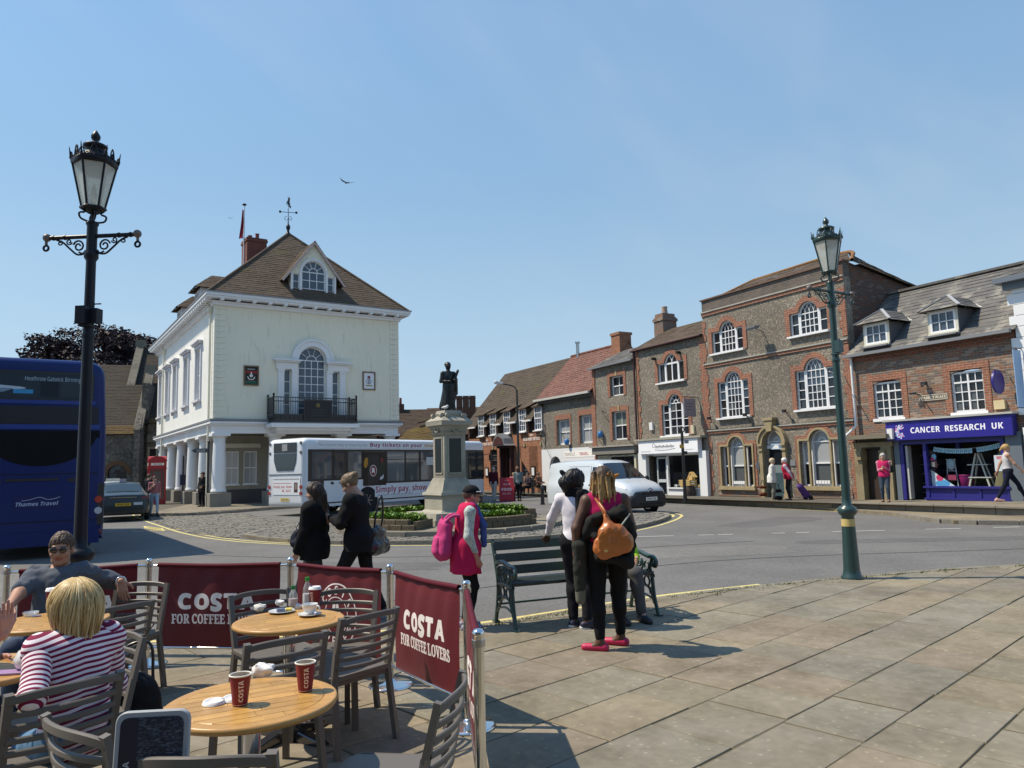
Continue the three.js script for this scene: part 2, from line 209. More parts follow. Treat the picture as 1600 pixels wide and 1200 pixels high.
function kerbLine(parent, pts, w, h, y0, len, side = 0, mat = M.kerb) {   // separate kerb stones along a curve
const c = new THREE.CatmullRomCurve3(pts.map((p) => V(p[0],0, p[1]))), L = c.getLength(), n = Math.max(1, Math.round(L / len));
for (let i = 0; i < n; i++) { const a = c.getPointAt(i / n), b = c.getPointAt((i + 1) / n), dx = b.x - a.x, dz = b.z - a.z, l = hyp(dx, dz), nx = -dz / l, nz = dx / l, o0 = side - w / 2, o1 = side + w / 2, e = 0.006 / l; const P = (p, q, o, t) => [lerp(p.x, q.x, t) + nx * o, lerp(p.z, q.z, t) + nz * o]; const y = y0 + h + rr(-0.006,0.006); part(parent, 'kerb_stone', slab([P(a, b, o0, e), P(a, b, o0,1 - e), P(a, b, o1,1 - e), P(a, b, o1, e)], () => y, h + 0.05,0.015), mat); }
}
// ---------------------------------------------------------------- ground: road, plaza, kerbs, painted lines, island
{
const g = new THREE.PlaneGeometry(700,700); g.rotateX(-PI / 2); g.translate(0,0,-120);
struct('road', boxUV(g), M.asphalt);
}
const PK = [[-0.46,-7.98],[0.4,-8.55],[1.69,-9.35],[3.31,-10.1],[4.68,-10.6],[6.22,-11.05],[7.64,-11.35],[12,-12.0]];
const FLAGS = [[1.05,1.03,0.97],[1.12,1.05,0.97],[1.0,1.03,1.01],[1.14,1.08,0.96],[0.95,0.95,0.92],[1.07,0.99,0.92],[1.09,1.1,1.06],[1.02,1.0,0.91]].map((c) => { const m = sm(S.flag, 0.006,0.88, c); return m; });
{
const bedM = sm(S.cobble, 0.01,1,[0.72,0.64,0.42]);
const outline = [[-9,-7.35],[-2.5,-7.6], ...PK, [14,-12.2],[14,4],[-9,4]];
const plaza = struct('plaza_pavement', sheet(outline, 0.0115), bedM);
const uS = [-0.46 - 0.731 * 7.6,-7.98 + 0.682 * 7.6], A = [...PK, [12,-1.9],[uS[0],-1.9], uS], Bz = [[-0.46,-7.98], uS, [-9, uS[1]],[-9,-7.35],[-2.5,-7.6]];
seed = 21;
for (const area of [A, Bz]) for (const p of courses(area, 0.751,[0.44,0.64],[0.5,1.05],0.013,0.006)) {
const y = 0.018 + rr(-0.002,0.003), tx = rr(-0.003,0.003), tz = rr(-0.003,0.003), cx = p[0][0], cz = p[0][1];
part(plaza, 'flagstone', slab(p, (x, z) => y + (x - cx) * tx + (z - cz) * tz, 0.03,0.004), FLAGS[rnd() * FLAGS.length | 0]);
}
const kg = structGroup('plaza_kerb'); kerbLine(kg, [[-9,-7.42],[-4.2,-7.58],[-2.5,-7.68],[-0.5,-8.05], ...PK.slice(1).map((p) => [p[0] - 0.03, p[1] - 0.06])],0.13,0.016,0,0.85,0, sm(S.stone, 0.006,0.85,[0.62,0.6,0.55]));
struct('yellow_line', ribbon([[-6,-7.75],[-2.6,-7.85],[-0.6,-8.2],[0.35,-8.74],[1.6,-9.54],[3.3,-10.32]],0.09,0.004), M.yellow);
// grass in the joints by the kerb
const tuft = nb(); seed = 5;
const at = []; for (let i = 0; i < 170; i++) { const k = rr(0.2,6.2), a = PK[k | 0], b = PK[(k | 0) + 1], t = k % 1; at.push([lerp(a[0], b[0], t) + rr(-0.05,0.08), lerp(a[1], b[1], t) + rr(-0.06,0.28) * (rnd() < 0.3 ? 1 : 0.25)]); }
for (const [x, z] of at) { const n = 3 + rnd() * 7 | 0; for (let i = 0; i < n; i++) { const a = rr(0,6.28), h = rr(0.012,0.04), px = x + rr(-0.06,0.06), pz = z + rr(-0.03,0.03), g = new THREE.BufferGeometry(); g.setAttribute('position', new THREE.Float32BufferAttribute([px - 0.006,0.01, pz, px + 0.006,0.01, pz, px + cos(a) * 0.025,0.012 + h, pz + sin(a) * 0.025],3)); g.computeVertexNormals(); g.setAttribute('uv', new THREE.Float32BufferAttribute(6,2)); tuft.add(g); } }
const tg = part(scene, 'grass', tuft.raw, std([0.085,0.13,0.03],0.9, { side: THREE.DoubleSide })); tag(tg, 'small green grass tufts growing along the flagstone kerb', 'grass'); stuff(tg);
}
// worn patches and seams in the asphalt
{
seed = 91; const pm = [sm(S.asphalt, 0.006,0.9,[0.8,0.8,0.82]), sm(S.asphalt, 0.006,0.88,[1.16,1.15,1.12])];
[[-3.5,-13.5,4.5,1.1,0.2],[3.6,-14.2,3.2,1.5,-0.1],[8.5,-15.2,5.5,0.7,0.05],[-8.2,-12.2,3.2,2.0,0.35],[7.0,-20.5,4,1.4,-0.7],[0.8,-11.2,2.2,0.8,0.5]].forEach(([x, z, w, d, a], i) => { const p = []; for (let k = 0; k < 20; k++) { const q = k / 20 * 6.283, r = 1 / Math.max(Math.abs(cos(q)), Math.abs(sin(q))) * rr(0.9,1.05), u = cos(q) * r * w / 2, v = sin(q) * r * d / 2; p.push([x + u * cos(a) - v * sin(a), z + u * sin(a) + v * cos(a)]); } struct('road_patch', sheet(p, 0.002), pm[i % 2]); });
for (const l of [[[-2,-9.5],[1.5,-12],[4,-13],[9,-13.4],[14,-14]],[[-7,-16],[-4,-14.8],[0,-14.6],[5,-15.8]]]) struct('road_seam', ribbon(l, 0.03,0.0035), std([0.035,0.035,0.037],0.7));
}
// painted lines on the road
const YEL = [[205,803],[222,812],[250,822],[290,834],[340,843],[400,848.5],[480,851.5],[560,852.5],[640,852.5],[740,851],[860,844],[940,837],[1000,828],[1040,818],[1062,809],[1064,804.5],[1045,801]].map((p) => V2(gp(...p)));
struct('yellow_line', ribbon(YEL, 0.09,0.004), M.yellow);
struct('yellow_line', ribbon(YEL, 0.09,0.004,-0.26), M.yellow);
{
const b = nb(); for (const [x0, x1] of [[2.5,3.63],[4.2,4.55],[4.65,5.0],[5.9,6.2],[6.45,6.75],[7.3,8.5],[9.44,10.25],[11.0,11.6],[11.8,13]]) b.add(ribbon([[x0,-17.36],[(x0 + x1) / 2,-17.34],[x1,-17.35]],0.075,0.004));
struct('road_marking', b.geo, M.roadWhite);
const c = nb(), L = (px, py, w, l, a) => { const p = gp(px, py); c.box(w, 0.001, l, p.x, 0.004, p.z, a); };
for (let i = 0; i < 7; i++) L(228 + i * 4.2,824 + i * 0.6,0.11,1.3,0.5); for (let i = 0; i < 6; i++) L(165 + i * 11,813 - i * 1.4,0.5,0.16,0.5); L(243,829,1.3,0.12,0.5);
struct('road_marking', c.geo, M.yellow);
}
// cobbled forecourt and traffic island
const SX = -1.8, SZ = -20.75;
const OUT = [[-7.1,-19.75],[-6.0,-18.55],[-4.75,-17.7],[-3.5,-17.2],[-2.3,-16.92],[-0.93,-16.75],[0.7,-17.35],[1.9,-18.1],[2.95,-19.3],[3.95,-21.05],[4.65,-22.9],[4.75,-23.9],[4.1,-24.8],[2,-25.2],[-2,-25.2],[-5,-24.2],[-7,-22]];
{
const fore = [[-14.6,-29.7],[-11.9,-25.5],[-9.5,-22.0],[-7.75,-19.9],[-7.0,-19.6],[-6,-24.3],[-9,-27.2],[-11.2,-31.2],[-12.6,-32.2],[-14.2,-31.3]];
const cob = struct('cobbled_forecourt', sheet(fore, 0.004), std([0.06,0.056,0.05],1));
const isl = structGroup('traffic_island'); part(isl, 'island_base', sheet(OUT, 0.06), std([0.07,0.065,0.055],1));
kerbLine(isl, [...OUT, OUT[0]],0.16,0.1,0,0.8);
const mats = [], cols = []; seed = 9;
const put = (poly_, y, skip) => { let x0 = 99, x1 = -99, z0 = 99, z1 = -99; for (const p of poly_) { x0 = Math.min(x0, p[0]); x1 = Math.max(x1, p[0]); z0 = Math.min(z0, p[1]); z1 = Math.max(z1, p[1]); } let r = 0; for (let z = z0; z < z1; z += 0.125, r++) for (let x = x0 + (r % 2) * 0.11; x < x1; x += 0.225) { if (!inside(poly_, x, z) || skip?.(x, z)) continue; const m = M4().compose(V(x + rr(-0.012,0.012), y + rr(-0.012,0.008), z + rr(-0.01,0.01)), new THREE.Quaternion().setFromEuler(new THREE.Euler(rr(-0.05,0.05), rr(-0.06,0.06), rr(-0.05,0.05))), V(rr(0.9,1.03), 1, rr(0.88,1.04))); mats.push(m); const k = rr(0.72,1.15); cols.push(C(k, k * rr(0.95,1.0), k * rr(0.86,0.98))); } };
const sg = () => { const g = new THREE.BoxGeometry(0.205,0.08,0.108,3,1,2); const p = g.attributes.position; for (let i = 0; i < p.count; i++) { const x = p.getX(i) / 0.1, z = p.getZ(i) / 0.054; if (p.getY(i) > 0) p.setY(i, 0.04 - 0.012 * (x * x * x * x + z * z * z * z)); } g.computeVertexNormals(); return boxUV(g); };
const inst = (parent, name) => { const im = new THREE.InstancedMesh(sg(), M.cobble, mats.length); mats.forEach((m, i) => { im.setMatrixAt(i, m); im.setColorAt(i, cols[i]); }); im.name = name; im.castShadow = im.receiveShadow = true; stuff(im); parent.add(im); mats.length = cols.length = 0; };
put(fore, -0.012); inst(cob, 'cobblestones');
put(OUT, 0.065, (x, z) => hyp(x - SX, z - SZ) < 3.0); inst(isl, 'cobblestones');
// round platform with its own kerb and paving
const ring = (r, n = 40) => Array.from({ length: n }, (_, i) => [SX + r * cos(i / n * 2 * PI), SZ + r * sin(i / n * 2 * PI)]);
part(isl, 'platform_bed', slab(ring(3.02), () => 0.19,0.15), std([0.09,0.08,0.065],1));
kerbLine(isl, [...ring(3.02,24), ring(3.02,24)[0]],0.16,0.13,0.08,0.8);
seed = 33; for (const p of courses(ring(2.92,24), 0.4,[0.55,0.65],[0.6,0.95],0.012)) if (p.some((q) => hyp(q[0] - SX, q[1] - SZ) > 0.5)) part(isl, 'flagstone', slab(p, () => 0.2,0.03,0.004), FLAGS[rnd() * 8 | 0]);
// four flower beds
const bedWall = sm(S.stone, 0.008,0.9,[0.34,0.29,0.22]), soil = std([0.035,0.025,0.016],1), leafM = std(null, 0.6, { map: S.leaf.map, vertexColors: true, side: THREE.DoubleSide });
[[28,76, 'front right'],[104,158, 'front left'],[206,258, 'rear left'],[284,336, 'rear right']].forEach(([a0, a1, where], bi) => {
const A0 = a0 * PI / 180, A1 = a1 * PI / 180, t = thing('flower_bed', ['low curved stone flower bed of green plants, right of the monument and nearest the road', 'low curved stone flower bed of green plants, left of the monument and nearest the road', 'low stone flower bed of green plants between the monument and the white bus', 'low stone flower bed of green plants behind the monument, nearest the silver van'][bi], 'flower bed', [SX, 0.2, SZ]);
const wall = (r0, r1, h, nm) => { const s = poly([...arcPts(0,0, r1, A0, A1,16), ...arcPts(0,0, r0, A1, A0,16)]); const b = nb().ext(s, h, M4().makeRotationX(PI / 2).multiply(M4().makeTranslation(0,0,-h))); b.to(t, nm, nm === 'soil' ? soil : bedWall); };
// stones of the wall
const n = 7; for (let k = 0; k < n; k++) for (let c = 0; c < 2; c++) { const o = c ? 0.5 : 0, q0 = A0 + (A1 - A0) * clamp((k + o) / n, 0,1) + 0.004, q1 = A0 + (A1 - A0) * clamp((k + 1 + o) / n, 0,1) - 0.004; if (q1 <= q0 + 0.02) continue; part(t, 'wall_stone', slab([...arcPts(0,0,2.66 - c * 0.03, q0, q1,4), ...arcPts(0,0,2.42, q1, q0,4)], () => 0.13 + c * 0.125,0.125,0.012), bedWall); }
wall(1.5,1.66,0.2, 'inner_wall'); wall(1.67,2.41,0.17, 'soil');
for (const q of [A0, A1]) { const b = nb(); b.beam([1.55 * cos(q), 0.1,1.55 * sin(q)],[2.6 * cos(q), 0.1,2.6 * sin(q)],0.12,0.22); b.to(t, 'end_wall', bedWall); }
const pos = [], col = []; seed = 100 + bi;
for (let i = 0; i < 260; i++) { const r = rr(1.72,2.38), q = rr(A0 + 0.03, A1 - 0.03), cx = r * cos(q), cz = r * sin(q), H = rr(0.12,0.24), tint = rr(0.7,1.3); for (let k = 0; k < 16; k++) { const a = rr(0,6.28), e = rr(0.1,1.3), L = rr(0.06,0.13), bx = cx + cos(a) * 0.02, bz = cz + sin(a) * 0.02, by = 0.17 + rr(0, H * 0.75), dx = cos(a) * cos(e), dz = sin(a) * cos(e), dy = sin(e), w = L * 0.33, px = -sin(a) * w, pz = cos(a) * w, m = [bx + dx * L * 0.5, by + dy * L * 0.5, bz + dz * L * 0.5], tp = [bx + dx * L, by + dy * L * 0.8, bz + dz * L]; pos.push(bx, by, bz, m[0] + px, m[1], m[2] + pz, tp[0], tp[1], tp[2], bx, by, bz, tp[0], tp[1], tp[2], m[0] - px, m[1], m[2] - pz); const g = tint * rr(0.8,1.2), c = [0.125 * g, 0.225 * g, 0.024 * g]; for (let z = 0; z < 6; z++) col.push(...c); } }
const g = new THREE.BufferGeometry(); g.setAttribute('position', new THREE.Float32BufferAttribute(pos, 3)); g.setAttribute('color', new THREE.Float32BufferAttribute(col, 3)); g.setAttribute('uv', new THREE.Float32BufferAttribute(new Float32Array(pos.length / 3 * 2), 2)); g.computeVertexNormals(); stuff(part(t, 'bedding_plants', g, leafM));
});
}
// pavement round the town hall
{
const e = [[-24.5,-46],[-15.9,-32.1],[-15.2,-31.2],[-13.3,-30.85],[-12.4,-31.6],[-11.9,-33],[-5.6,-41.5],[-4,-44]];
const all = [...e, [-10,-62],[-30,-58]];
const g = structGroup('town_hall_pavement'); part(g, 'pavement_bed', sheet(all, 0.09), std([0.1,0.09,0.07],1)); kerbLine(g, e, 0.16,0.12,0,0.9);
seed = 55; const c1 = [[-16.0,-33.6],[-15.7,-32.2],[-15.1,-31.35],[-13.35,-31.0],[-12.6,-31.7],[-12.05,-33.1],[-6.2,-41],[-9,-44],[-21,-47]];
for (const p of courses(c1,0.585,[0.6,0.75],[0.7,1.1],0.012)) part(g, 'flagstone', slab(p, () => 0.12,0.03,0.004), FLAGS[rnd() * 8 | 0]);
}
// far pavement in front of the shop row (rises to the right) with a lower kerbed strip
const RD = V(0.48887,0,0.87236), RN = V(-0.87236,0,0.48887), RP = V(8.39466,0,-31.66817), RANG = -1.06;
const rowP = (t, o = 0) => [RP.x + RD.x * t + RN.x * o, RP.z + RD.z * t + RN.z * o];
const rowY = (x, z) => { const t = (x - RP.x) * RD.x + (z - RP.z) * RD.z; return t < -1 ? 0.12 : t > 12 ? 0.34 : lerp(0.12,0.34, (t + 1) / 13); };
{
const w = (t) => t < -6 ? 1.7 : t < 1 ? 1.75 : 1.75 + (t - 1) * 0.045;
const g = structGroup('shop_pavement'); seed = 66; const ts = []; for (let t = -24; t < 18; t += 0.85) ts.push(t);
part(g, 'pavement_bed', slab([rowP(-24,-0.5), rowP(18,-0.5), rowP(18, w(18)), rowP(1, w(1)), rowP(-24, w(-24))].reverse(), (x, z) => rowY(x, z) - 0.02,0.3), std([0.1,0.09,0.07],1));
for (const t of ts) { const W = w(t); let o = -0.3; while (o < W - 0.16) { const d = Math.min(W - 0.14 - o, rr(0.5,0.75)), t1 = t + 0.84; if (d > 0.1) part(g, 'flagstone', slab([rowP(t + 0.01, o), rowP(t1, o), rowP(t1, o + d - 0.012), rowP(t + 0.01, o + d - 0.012)], (x, z) => rowY(x, z), 0.03,0.004), FLAGS[rnd() * 8 | 0]); o += d; }
part(g, 'kerb_stone', slab([rowP(t + 0.01, W - 0.13), rowP(t + 0.84, w(t + 0.85) - 0.13), rowP(t + 0.84, w(t + 0.85) + 0.03), rowP(t + 0.01, W + 0.03)], (x, z) => rowY(x, z) + 0.004,0.35,0.015), M.kerb); }
const lay = [[1406,807],[1425,811],[1455,815.5],[1490,819],[1600,820.5],[1800,822]].map((p) => V2(gp(...p))), back = [rowP(15.5, w(15.5)), rowP(7.0, w(7.0))];
const lg = structGroup('lower_pavement'); part(lg, 'pavement_top', slab([...lay, ...back], () => 0.1,0.12,0.01), FLAGS[3]); kerbLine(lg, lay, 0.14,0.11,0,0.8);
struct('yellow_line', ribbon([rowP(-10,1.95), rowP(-2,1.97), rowP(4,2.1), rowP(8,2.28)],0.09,0.004), M.yellow);
}
// ---------------------------------------------------------------- shared building pieces
const paneCache = {};
const paneGeo = (w, h) => paneCache[w.toFixed(3) + '_' + h.toFixed(3)] ??= boxUV(new THREE.PlaneGeometry(w, h).toNonIndexed());
function glassOf(g, jit) { const m = g; m.rotation.x = rr(-jit, jit); m.rotation.y = rr(-jit, jit); return m; }
// a window: frame and glazing bars as one mesh, each pane (and the sill) a child
function win(parent, xc, y0, z, w, h, o = {}) {
const { cols = 2, rows = 2, arch = false, f = 0.07, bar = 0.028, mat = M.trim, pane = M.pane, ry = 0, sill = 0.06, d = 0.07, gothic = false, meet = -1, name = 'window', fan = 3, sillMat } = o;
const b = nb(), r = w / 2, hr = arch ? h - r : h, iw = w - 2 * f, ir = r - f, P = [];
b.box(f, hr, d, -w / 2 + f / 2, hr / 2,0).box(f, hr, d, w / 2 - f / 2, hr / 2,0).box(iw, f, d, 0, f / 2,0);
const y1 = arch ? hr : h - f, ih = y1 - f;
if (arch) { const s = poly([...arcPts(0, hr, r, 0, PI, 16), ...arcPts(0, hr, r - f, PI, 0,16)]); b.ext(s, d, M4().makeTranslation(0,0,-d / 2)); } else b.box(iw, f, d, 0, h - f / 2,0);
const cw = iw / cols, rh = ih / rows;
for (let i = 1; i < cols; i++) b.box(bar, ih, d * 0.6,-iw / 2 + i * cw, f + ih / 2,0);
for (let j = 1; j < rows; j++) { const k = j === meet ? 2 : 1; b.box(iw, bar * k, d * (k > 1 ? 0.9 : 0.58), 0, f + j * rh, 0.002); }
for (let i = 0; i < cols; i++) for (let j = 0; j < rows; j++) P.push([paneGeo(cw, rh), -iw / 2 + (i + 0.5) * cw, f + (j + 0.5) * rh]);
if (arch) {
b.box(iw, bar * 1.3, d * 0.62,0, hr, 0.003);
if (gothic) { for (let i = 1; i < cols; i++) { const x = -iw / 2 + i * cw; for (const s of [1,-1]) { const pts = []; for (let k = 0; k <= 10; k++) { const a = k / 10 * 1.1, px = x + s * (ir * 1.25) * (1 - cos(a)), py = hr + ir * 1.25 * sin(a); if (hyp(px, py - hr) < ir) pts.push([px, py, 0]); } if (pts.length > 2) b.tube(pts, bar * 0.45,8,4); } } P.push([boxUV(new THREE.CircleGeometry(ir, 20,0, PI).toNonIndexed()), 0, hr]); }
else { const n = fan; b.ext(poly([...arcPts(0, hr, ir * 0.4 + bar / 2,0, PI, 10), ...arcPts(0, hr, ir * 0.4 - bar / 2, PI, 0,10)]), d * 0.5, M4().makeTranslation(0,0,-d * 0.25)); for (let k = 1; k < n; k++) { const a = PI * k / n; b.bar([cos(a) * ir * 0.4, hr + sin(a) * ir * 0.4,0],[cos(a) * ir, hr + sin(a) * ir, 0], bar / 2,4); } for (let k = 0; k < n; k++) { const a0 = PI * k / n, a1 = PI * (k + 1) / n; P.push([boxUV(new THREE.ShapeGeometry(poly([...arcPts(0,0, ir, a0, a1,6), ...arcPts(0,0, ir * 0.4, a1, a0,6)])).toNonIndexed()), 0, hr]); } P.push([boxUV(new THREE.CircleGeometry(ir * 0.4,12,0, PI).toNonIndexed()), 0, hr]); }
}
const m = part(parent, name, b.geo, mat); m.position.set(xc, y0, z); m.rotation.y = ry;
for (const [g, x, y] of P) { const p = part(m, 'pane', g, ((q) => { if (q !== M.pane) return q; const k = rnd(); return k < 0.55 ? q : k < 0.8 ? M.pane2 : k < 0.93 ? M.pane3 : M.pane4; })(typeof pane === 'function' ? pane(x, y) : pane)); p.position.set(x, y, -0.012); p.rotation.set(rr(-0.012,0.012), rr(-0.012,0.012), 0); p.castShadow = false; }
if (sill) { const s = part(m, 'sill', boxUV(new THREE.BoxGeometry(w + 0.14, sill, 0.16).toNonIndexed()), sillMat || mat); s.position.set(0,-sill / 2 - 0.002,0.06); }
return m;
}
// roof slope laid in real overlapping courses between two lower and two upper corners
function roofGeo(bl, br, tl, tr, expo = 0.2, thick = 0.017, jag = 0.008) {
const A = V(...bl), Bv = V(...br), Cv = V(...tl), D = V(...tr), up = Cv.clone().add(D).sub(A).sub(Bv).multiplyScalar(0.5), n = Math.max(1, Math.round(up.length() / expo)), nor = Bv.clone().sub(A).cross(up).normalize(); if (nor.y < 0) nor.negate();
const pos = [], P = (u, t, h) => { const a = A.clone().lerp(Cv, t), b = Bv.clone().lerp(D, t); return a.lerp(b, u).addScaledVector(nor, h).toArray(); };
for (let j = 0; j < n; j++) { const t0 = j / n, t1 = (j + 1) / n, wd = lerp(A.distanceTo(Bv), Cv.distanceTo(D), t0), m = Math.max(1, Math.min(40, Math.round(wd / 0.5))); for (let i = 0; i < m; i++) { const h0 = thick + rr(-jag, jag), u0_ = i / m, u1 = (i + 1) / m, a = P(u0_, t0, h0), b = P(u1, t0, h0), c = P(u1, t1,0.004), d = P(u0_, t1,0.004), a2 = P(u0_, t0,0), b2 = P(u1, t0,0); pos.push(...a, ...b, ...c, ...a, ...c, ...d, ...a2, ...b2, ...b, ...a2, ...b, ...a); } }
const g = new THREE.BufferGeometry(); g.setAttribute('position', new THREE.Float32BufferAttribute(pos, 3));
// uv in metres along the slope
const e1 = Bv.clone().sub(A).normalize(), e2 = nor.clone().cross(e1), uv = []; for (let i = 0; i < pos.length; i += 3) { const q = V(pos[i], pos[i + 1], pos[i + 2]).sub(A); uv.push(q.dot(e1), q.dot(e2)); } g.setAttribute('uv', new THREE.Float32BufferAttribute(uv, 2)); g.computeVertexNormals(); return g;
}
const roof = (parent, name, mat, ...slopes) => part(parent, name, mergeGeometries(slopes.map((s) => roofGeo(...s)), false), mat);
const text = (t, font, w, h, fg, bg, o = {}) => printMat(w, h, (x) => { if (bg) { x.fillStyle = bg; x.fillRect(0,0, w, h); } x.fillStyle = fg; x.font = font; x.textAlign = 'center'; x.textBaseline = 'middle'; if (o.sx) { x.translate(w / 2, h / 2); x.scale(o.sx, 1); x.translate(-w / 2,-h / 2); } x.fillText(t, w / 2, h / 2 + (o.dy || 0)); }, 0.6, o.m);
function board(parent, name, mat, w, h, x, y, z, ry = 0, rx = 0) { const m = part(parent, name, new THREE.PlaneGeometry(w, h), mat); m.position.set(x, y, z); m.rotation.set(rx, ry, 0); return m; }

// ---------------------------------------------------------------- town hall
{
const t = thing('town_hall', 'cream and white town hall on open columns with steep tiled roof, arched window and balcony', 'building', [-14.475,0,-35.771],0.585);
const W = 9.7, L = 18.3, cx = 4.83, spr = 7.47;
seed = 201;
part(t, 'front_wall', wallGeo(rectPts(0,4.36, W, 10.06), [opening(cx - 0.73,4.5, cx + 0.73,8.2, true), rectPts(3.38,4.5,3.72,6.95), rectPts(5.94,4.5,6.28,6.95)],0.35,0), M.cream);
const left = [-3.97,-7.4,-11.05,-13.9,-16.7];
const lw = part(t, 'side_wall', wallGeo(rectPts(-L, 4.36,-0.352,10.06), left.map((s) => rectPts(s - 0.62,5.62, s + 0.62,8.3)), 0.35,0), M.white); lw.rotation.y = -PI / 2;
nb().box(0.35,5.7, L - 0.36, W - 0.178,7.21,-L / 2 - 0.178).box(W - 0.72,5.7,0.35, W / 2,7.21,-L + 0.18).to(t, 'rear_wall', M.white);
// quoins
const q = (parent, w, d, x, z) => { const g = boxUV(new THREE.BoxGeometry(w, 0.268, d).toNonIndexed()); for (let i = 0; i < 20; i++) { const m = part(parent, 'quoin', g, M.cream); m.position.set(x, 4.52 + i * 0.284, z); } };
q(t, 0.52,0.06,0.2,0.0); q(t, 0.52,0.06, W - 0.2,0.0); 
const qg = boxUV(new THREE.BoxGeometry(0.05,0.268,0.44).toNonIndexed()); for (let i = 0; i < 20; i++) part(t, 'quoin', qg, M.white).position.set(-0.005,4.52 + i * 0.284,-0.26);
// Venetian window
win(t, cx, 4.5,-0.14,1.46,3.7, { cols: 4, rows: 7, arch: true, f: 0.06, bar: 0.035, pane: M.paneSky, sill: 0, fan: 5 });
win(t, 3.55,4.5,-0.14,0.34,2.45, { cols: 1, rows: 4, f: 0.04, bar: 0.035, pane: M.paneSky, sill: 0 }); win(t, 6.11,4.5,-0.14,0.34,2.45, { cols: 1, rows: 4, f: 0.04, bar: 0.035, pane: M.paneSky, sill: 0 });
for (const [x0, x1] of [[3.02,3.38],[3.72,4.08],[5.56,5.94],[6.28,6.66]]) { const b = nb(), w = x1 - x0, x = (x0 + x1) / 2; b.box(w * 0.8,2.4,0.1, x, 5.62,0.05).box(w, 0.12,0.14, x, 6.88,0.07).box(w * 0.95,0.14,0.13, x, 4.5,0.065); b.to(t, 'pilaster', M.trim); }
for (const [x0, x1] of [[2.84,4.12],[5.54,6.88]]) { const w = x1 - x0, x = (x0 + x1) / 2; nb().box(w - 0.2,0.34,0.16, x, 7.11,0.08).box(w, 0.07,0.3, x, 7.32,0.15).box(w + 0.14,0.07,0.38, x, 7.395,0.19).box(w - 0.1,0.05,0.1, x, 7.46,0.05).to(t, 'entablature', M.trim); }
nb().ext(poly([...arcPts(cx, spr, 1.06,0, PI, 22), ...arcPts(cx, spr, 0.735, PI, 0,22)]), 0.16).ext(poly([...arcPts(cx, spr, 1.1,0, PI, 22), ...arcPts(cx, spr, 1.0, PI, 0,22)]), 0.22).to(t, 'arch_surround', M.trim);
// left windows with surrounds and hoods
left.forEach((s) => { win(t, 0.12,5.62, s, 1.24,2.68, { cols: 3, rows: 4, ry: -PI / 2, f: 0.07, pane: M.paneBlind, sill: 0, meet: 2 }); const b = nb(); b.box(0.1,2.8,0.2,-0.03,6.96, s - 0.72).box(0.1,2.8,0.2,-0.03,6.96, s + 0.72).box(0.12,0.16,1.64,-0.04,8.44, s).box(0.22,0.08,1.84,-0.1,8.58, s).box(0.3,0.07,2.0,-0.14,8.66, s).box(0.2,0.1,1.7,-0.09,5.53, s).box(0.12,0.16,0.14,-0.05,5.4, s - 0.7).box(0.12,0.16,0.14,-0.05,5.4, s + 0.7); b.to(t, 'window_surround', std([0.62,0.62,0.66],0.6)); });
// cornice with brackets
{ const b = nb(), ring = (o, y, h) => { b.box(W + 2 * o, h, o, W / 2, y, o / 2).box(o, h, L + o, -o / 2, y, -L / 2 - o / 2).box(o, h, L, W + o / 2, y, -L / 2); }; ring(0.14,10.02,0.12); ring(0.2,10.12,0.08); ring(0.52,10.3,0.1); ring(0.58,10.42,0.14); b.to(t, 'cornice', M.trim);
const bg = boxUV(new THREE.BoxGeometry(0.16,0.1,0.34).toNonIndexed()), bl = boxUV(new THREE.BoxGeometry(0.34,0.1,0.16).toNonIndexed());
for (let i = 0; i < 13; i++) part(t, 'bracket', bg, M.trim).position.set(0.2 + i * 0.775,10.2,0.36); for (let i = 0; i < 40; i++) part(t, 'bracket', bl, M.trim).position.set(-0.36,10.2,-0.1 - i * 0.46);
nb().box(W + 1.24,0.05,0.16, W / 2,10.515,0.54).box(0.16,0.05, L + 1.1,-0.54,10.515,-L / 2).to(t, 'gutter', M.lead); }
// roof
const e = 10.5, rx0 = -0.5, rx1 = W + 0.5, rz0 = 0.5, rz1 = -L - 0.5, ap = [4.85,15.6,-4.5], bp = [4.85,15.6,-13.9];
roof(t, 'roof', M.tile, [[rx0, e, rz0],[rx1, e, rz0], ap, ap],[[rx0, e, rz1],[rx0, e, rz0], bp, ap],[[rx1, e, rz0],[rx1, e, rz1], ap, bp],[[rx1, e, rz1],[rx0, e, rz1], bp, bp]);
nb().tube([[rx0, e, rz0],[2.2,13.06,-2.0], ap],0.085,30,6).tube([[rx1, e, rz0],[7.5,13.06,-2.0], ap],0.085,30,6).tube([ap, [4.85,15.61,-9], bp],0.1,20,6).to(t, 'ridge_tiles', M.tile);
// front dormer
{ const b = nb(), z = -0.25; const out = [[3.74,10.55],[6.2,10.55],[6.2,12.25],[4.97,13.85],[3.74,12.25]];
part(t, 'dormer_wall', wallGeo(out, [opening(4.32,10.86,5.62,12.92, true), rectPts(3.86,10.92,4.2,12.12), rectPts(5.74,10.92,6.08,12.12)],0.2, z), M.cream);
b.box(0.1,1.7,2.3,3.79,11.4, z - 1.36).box(0.1,1.7,2.3,6.15,11.4, z - 1.36); b.to(t, 'dormer_cheek', sm(S.stucco, 0.003,0.8,[0.6,0.6,0.56]));
win(t, 4.97,10.86, z - 0.08,1.3,2.06, { cols: 3, rows: 3, arch: true, fan: 5, pane: M.paneSky, f: 0.06, bar: 0.04, sill: 0 }); win(t, 4.03,10.92, z - 0.08,0.34,1.2, { cols: 1, rows: 3, pane: M.paneSky, f: 0.04, sill: 0 }); win(t, 5.91,10.92, z - 0.08,0.34,1.2, { cols: 1, rows: 3, pane: M.paneSky, f: 0.04, sill: 0 });
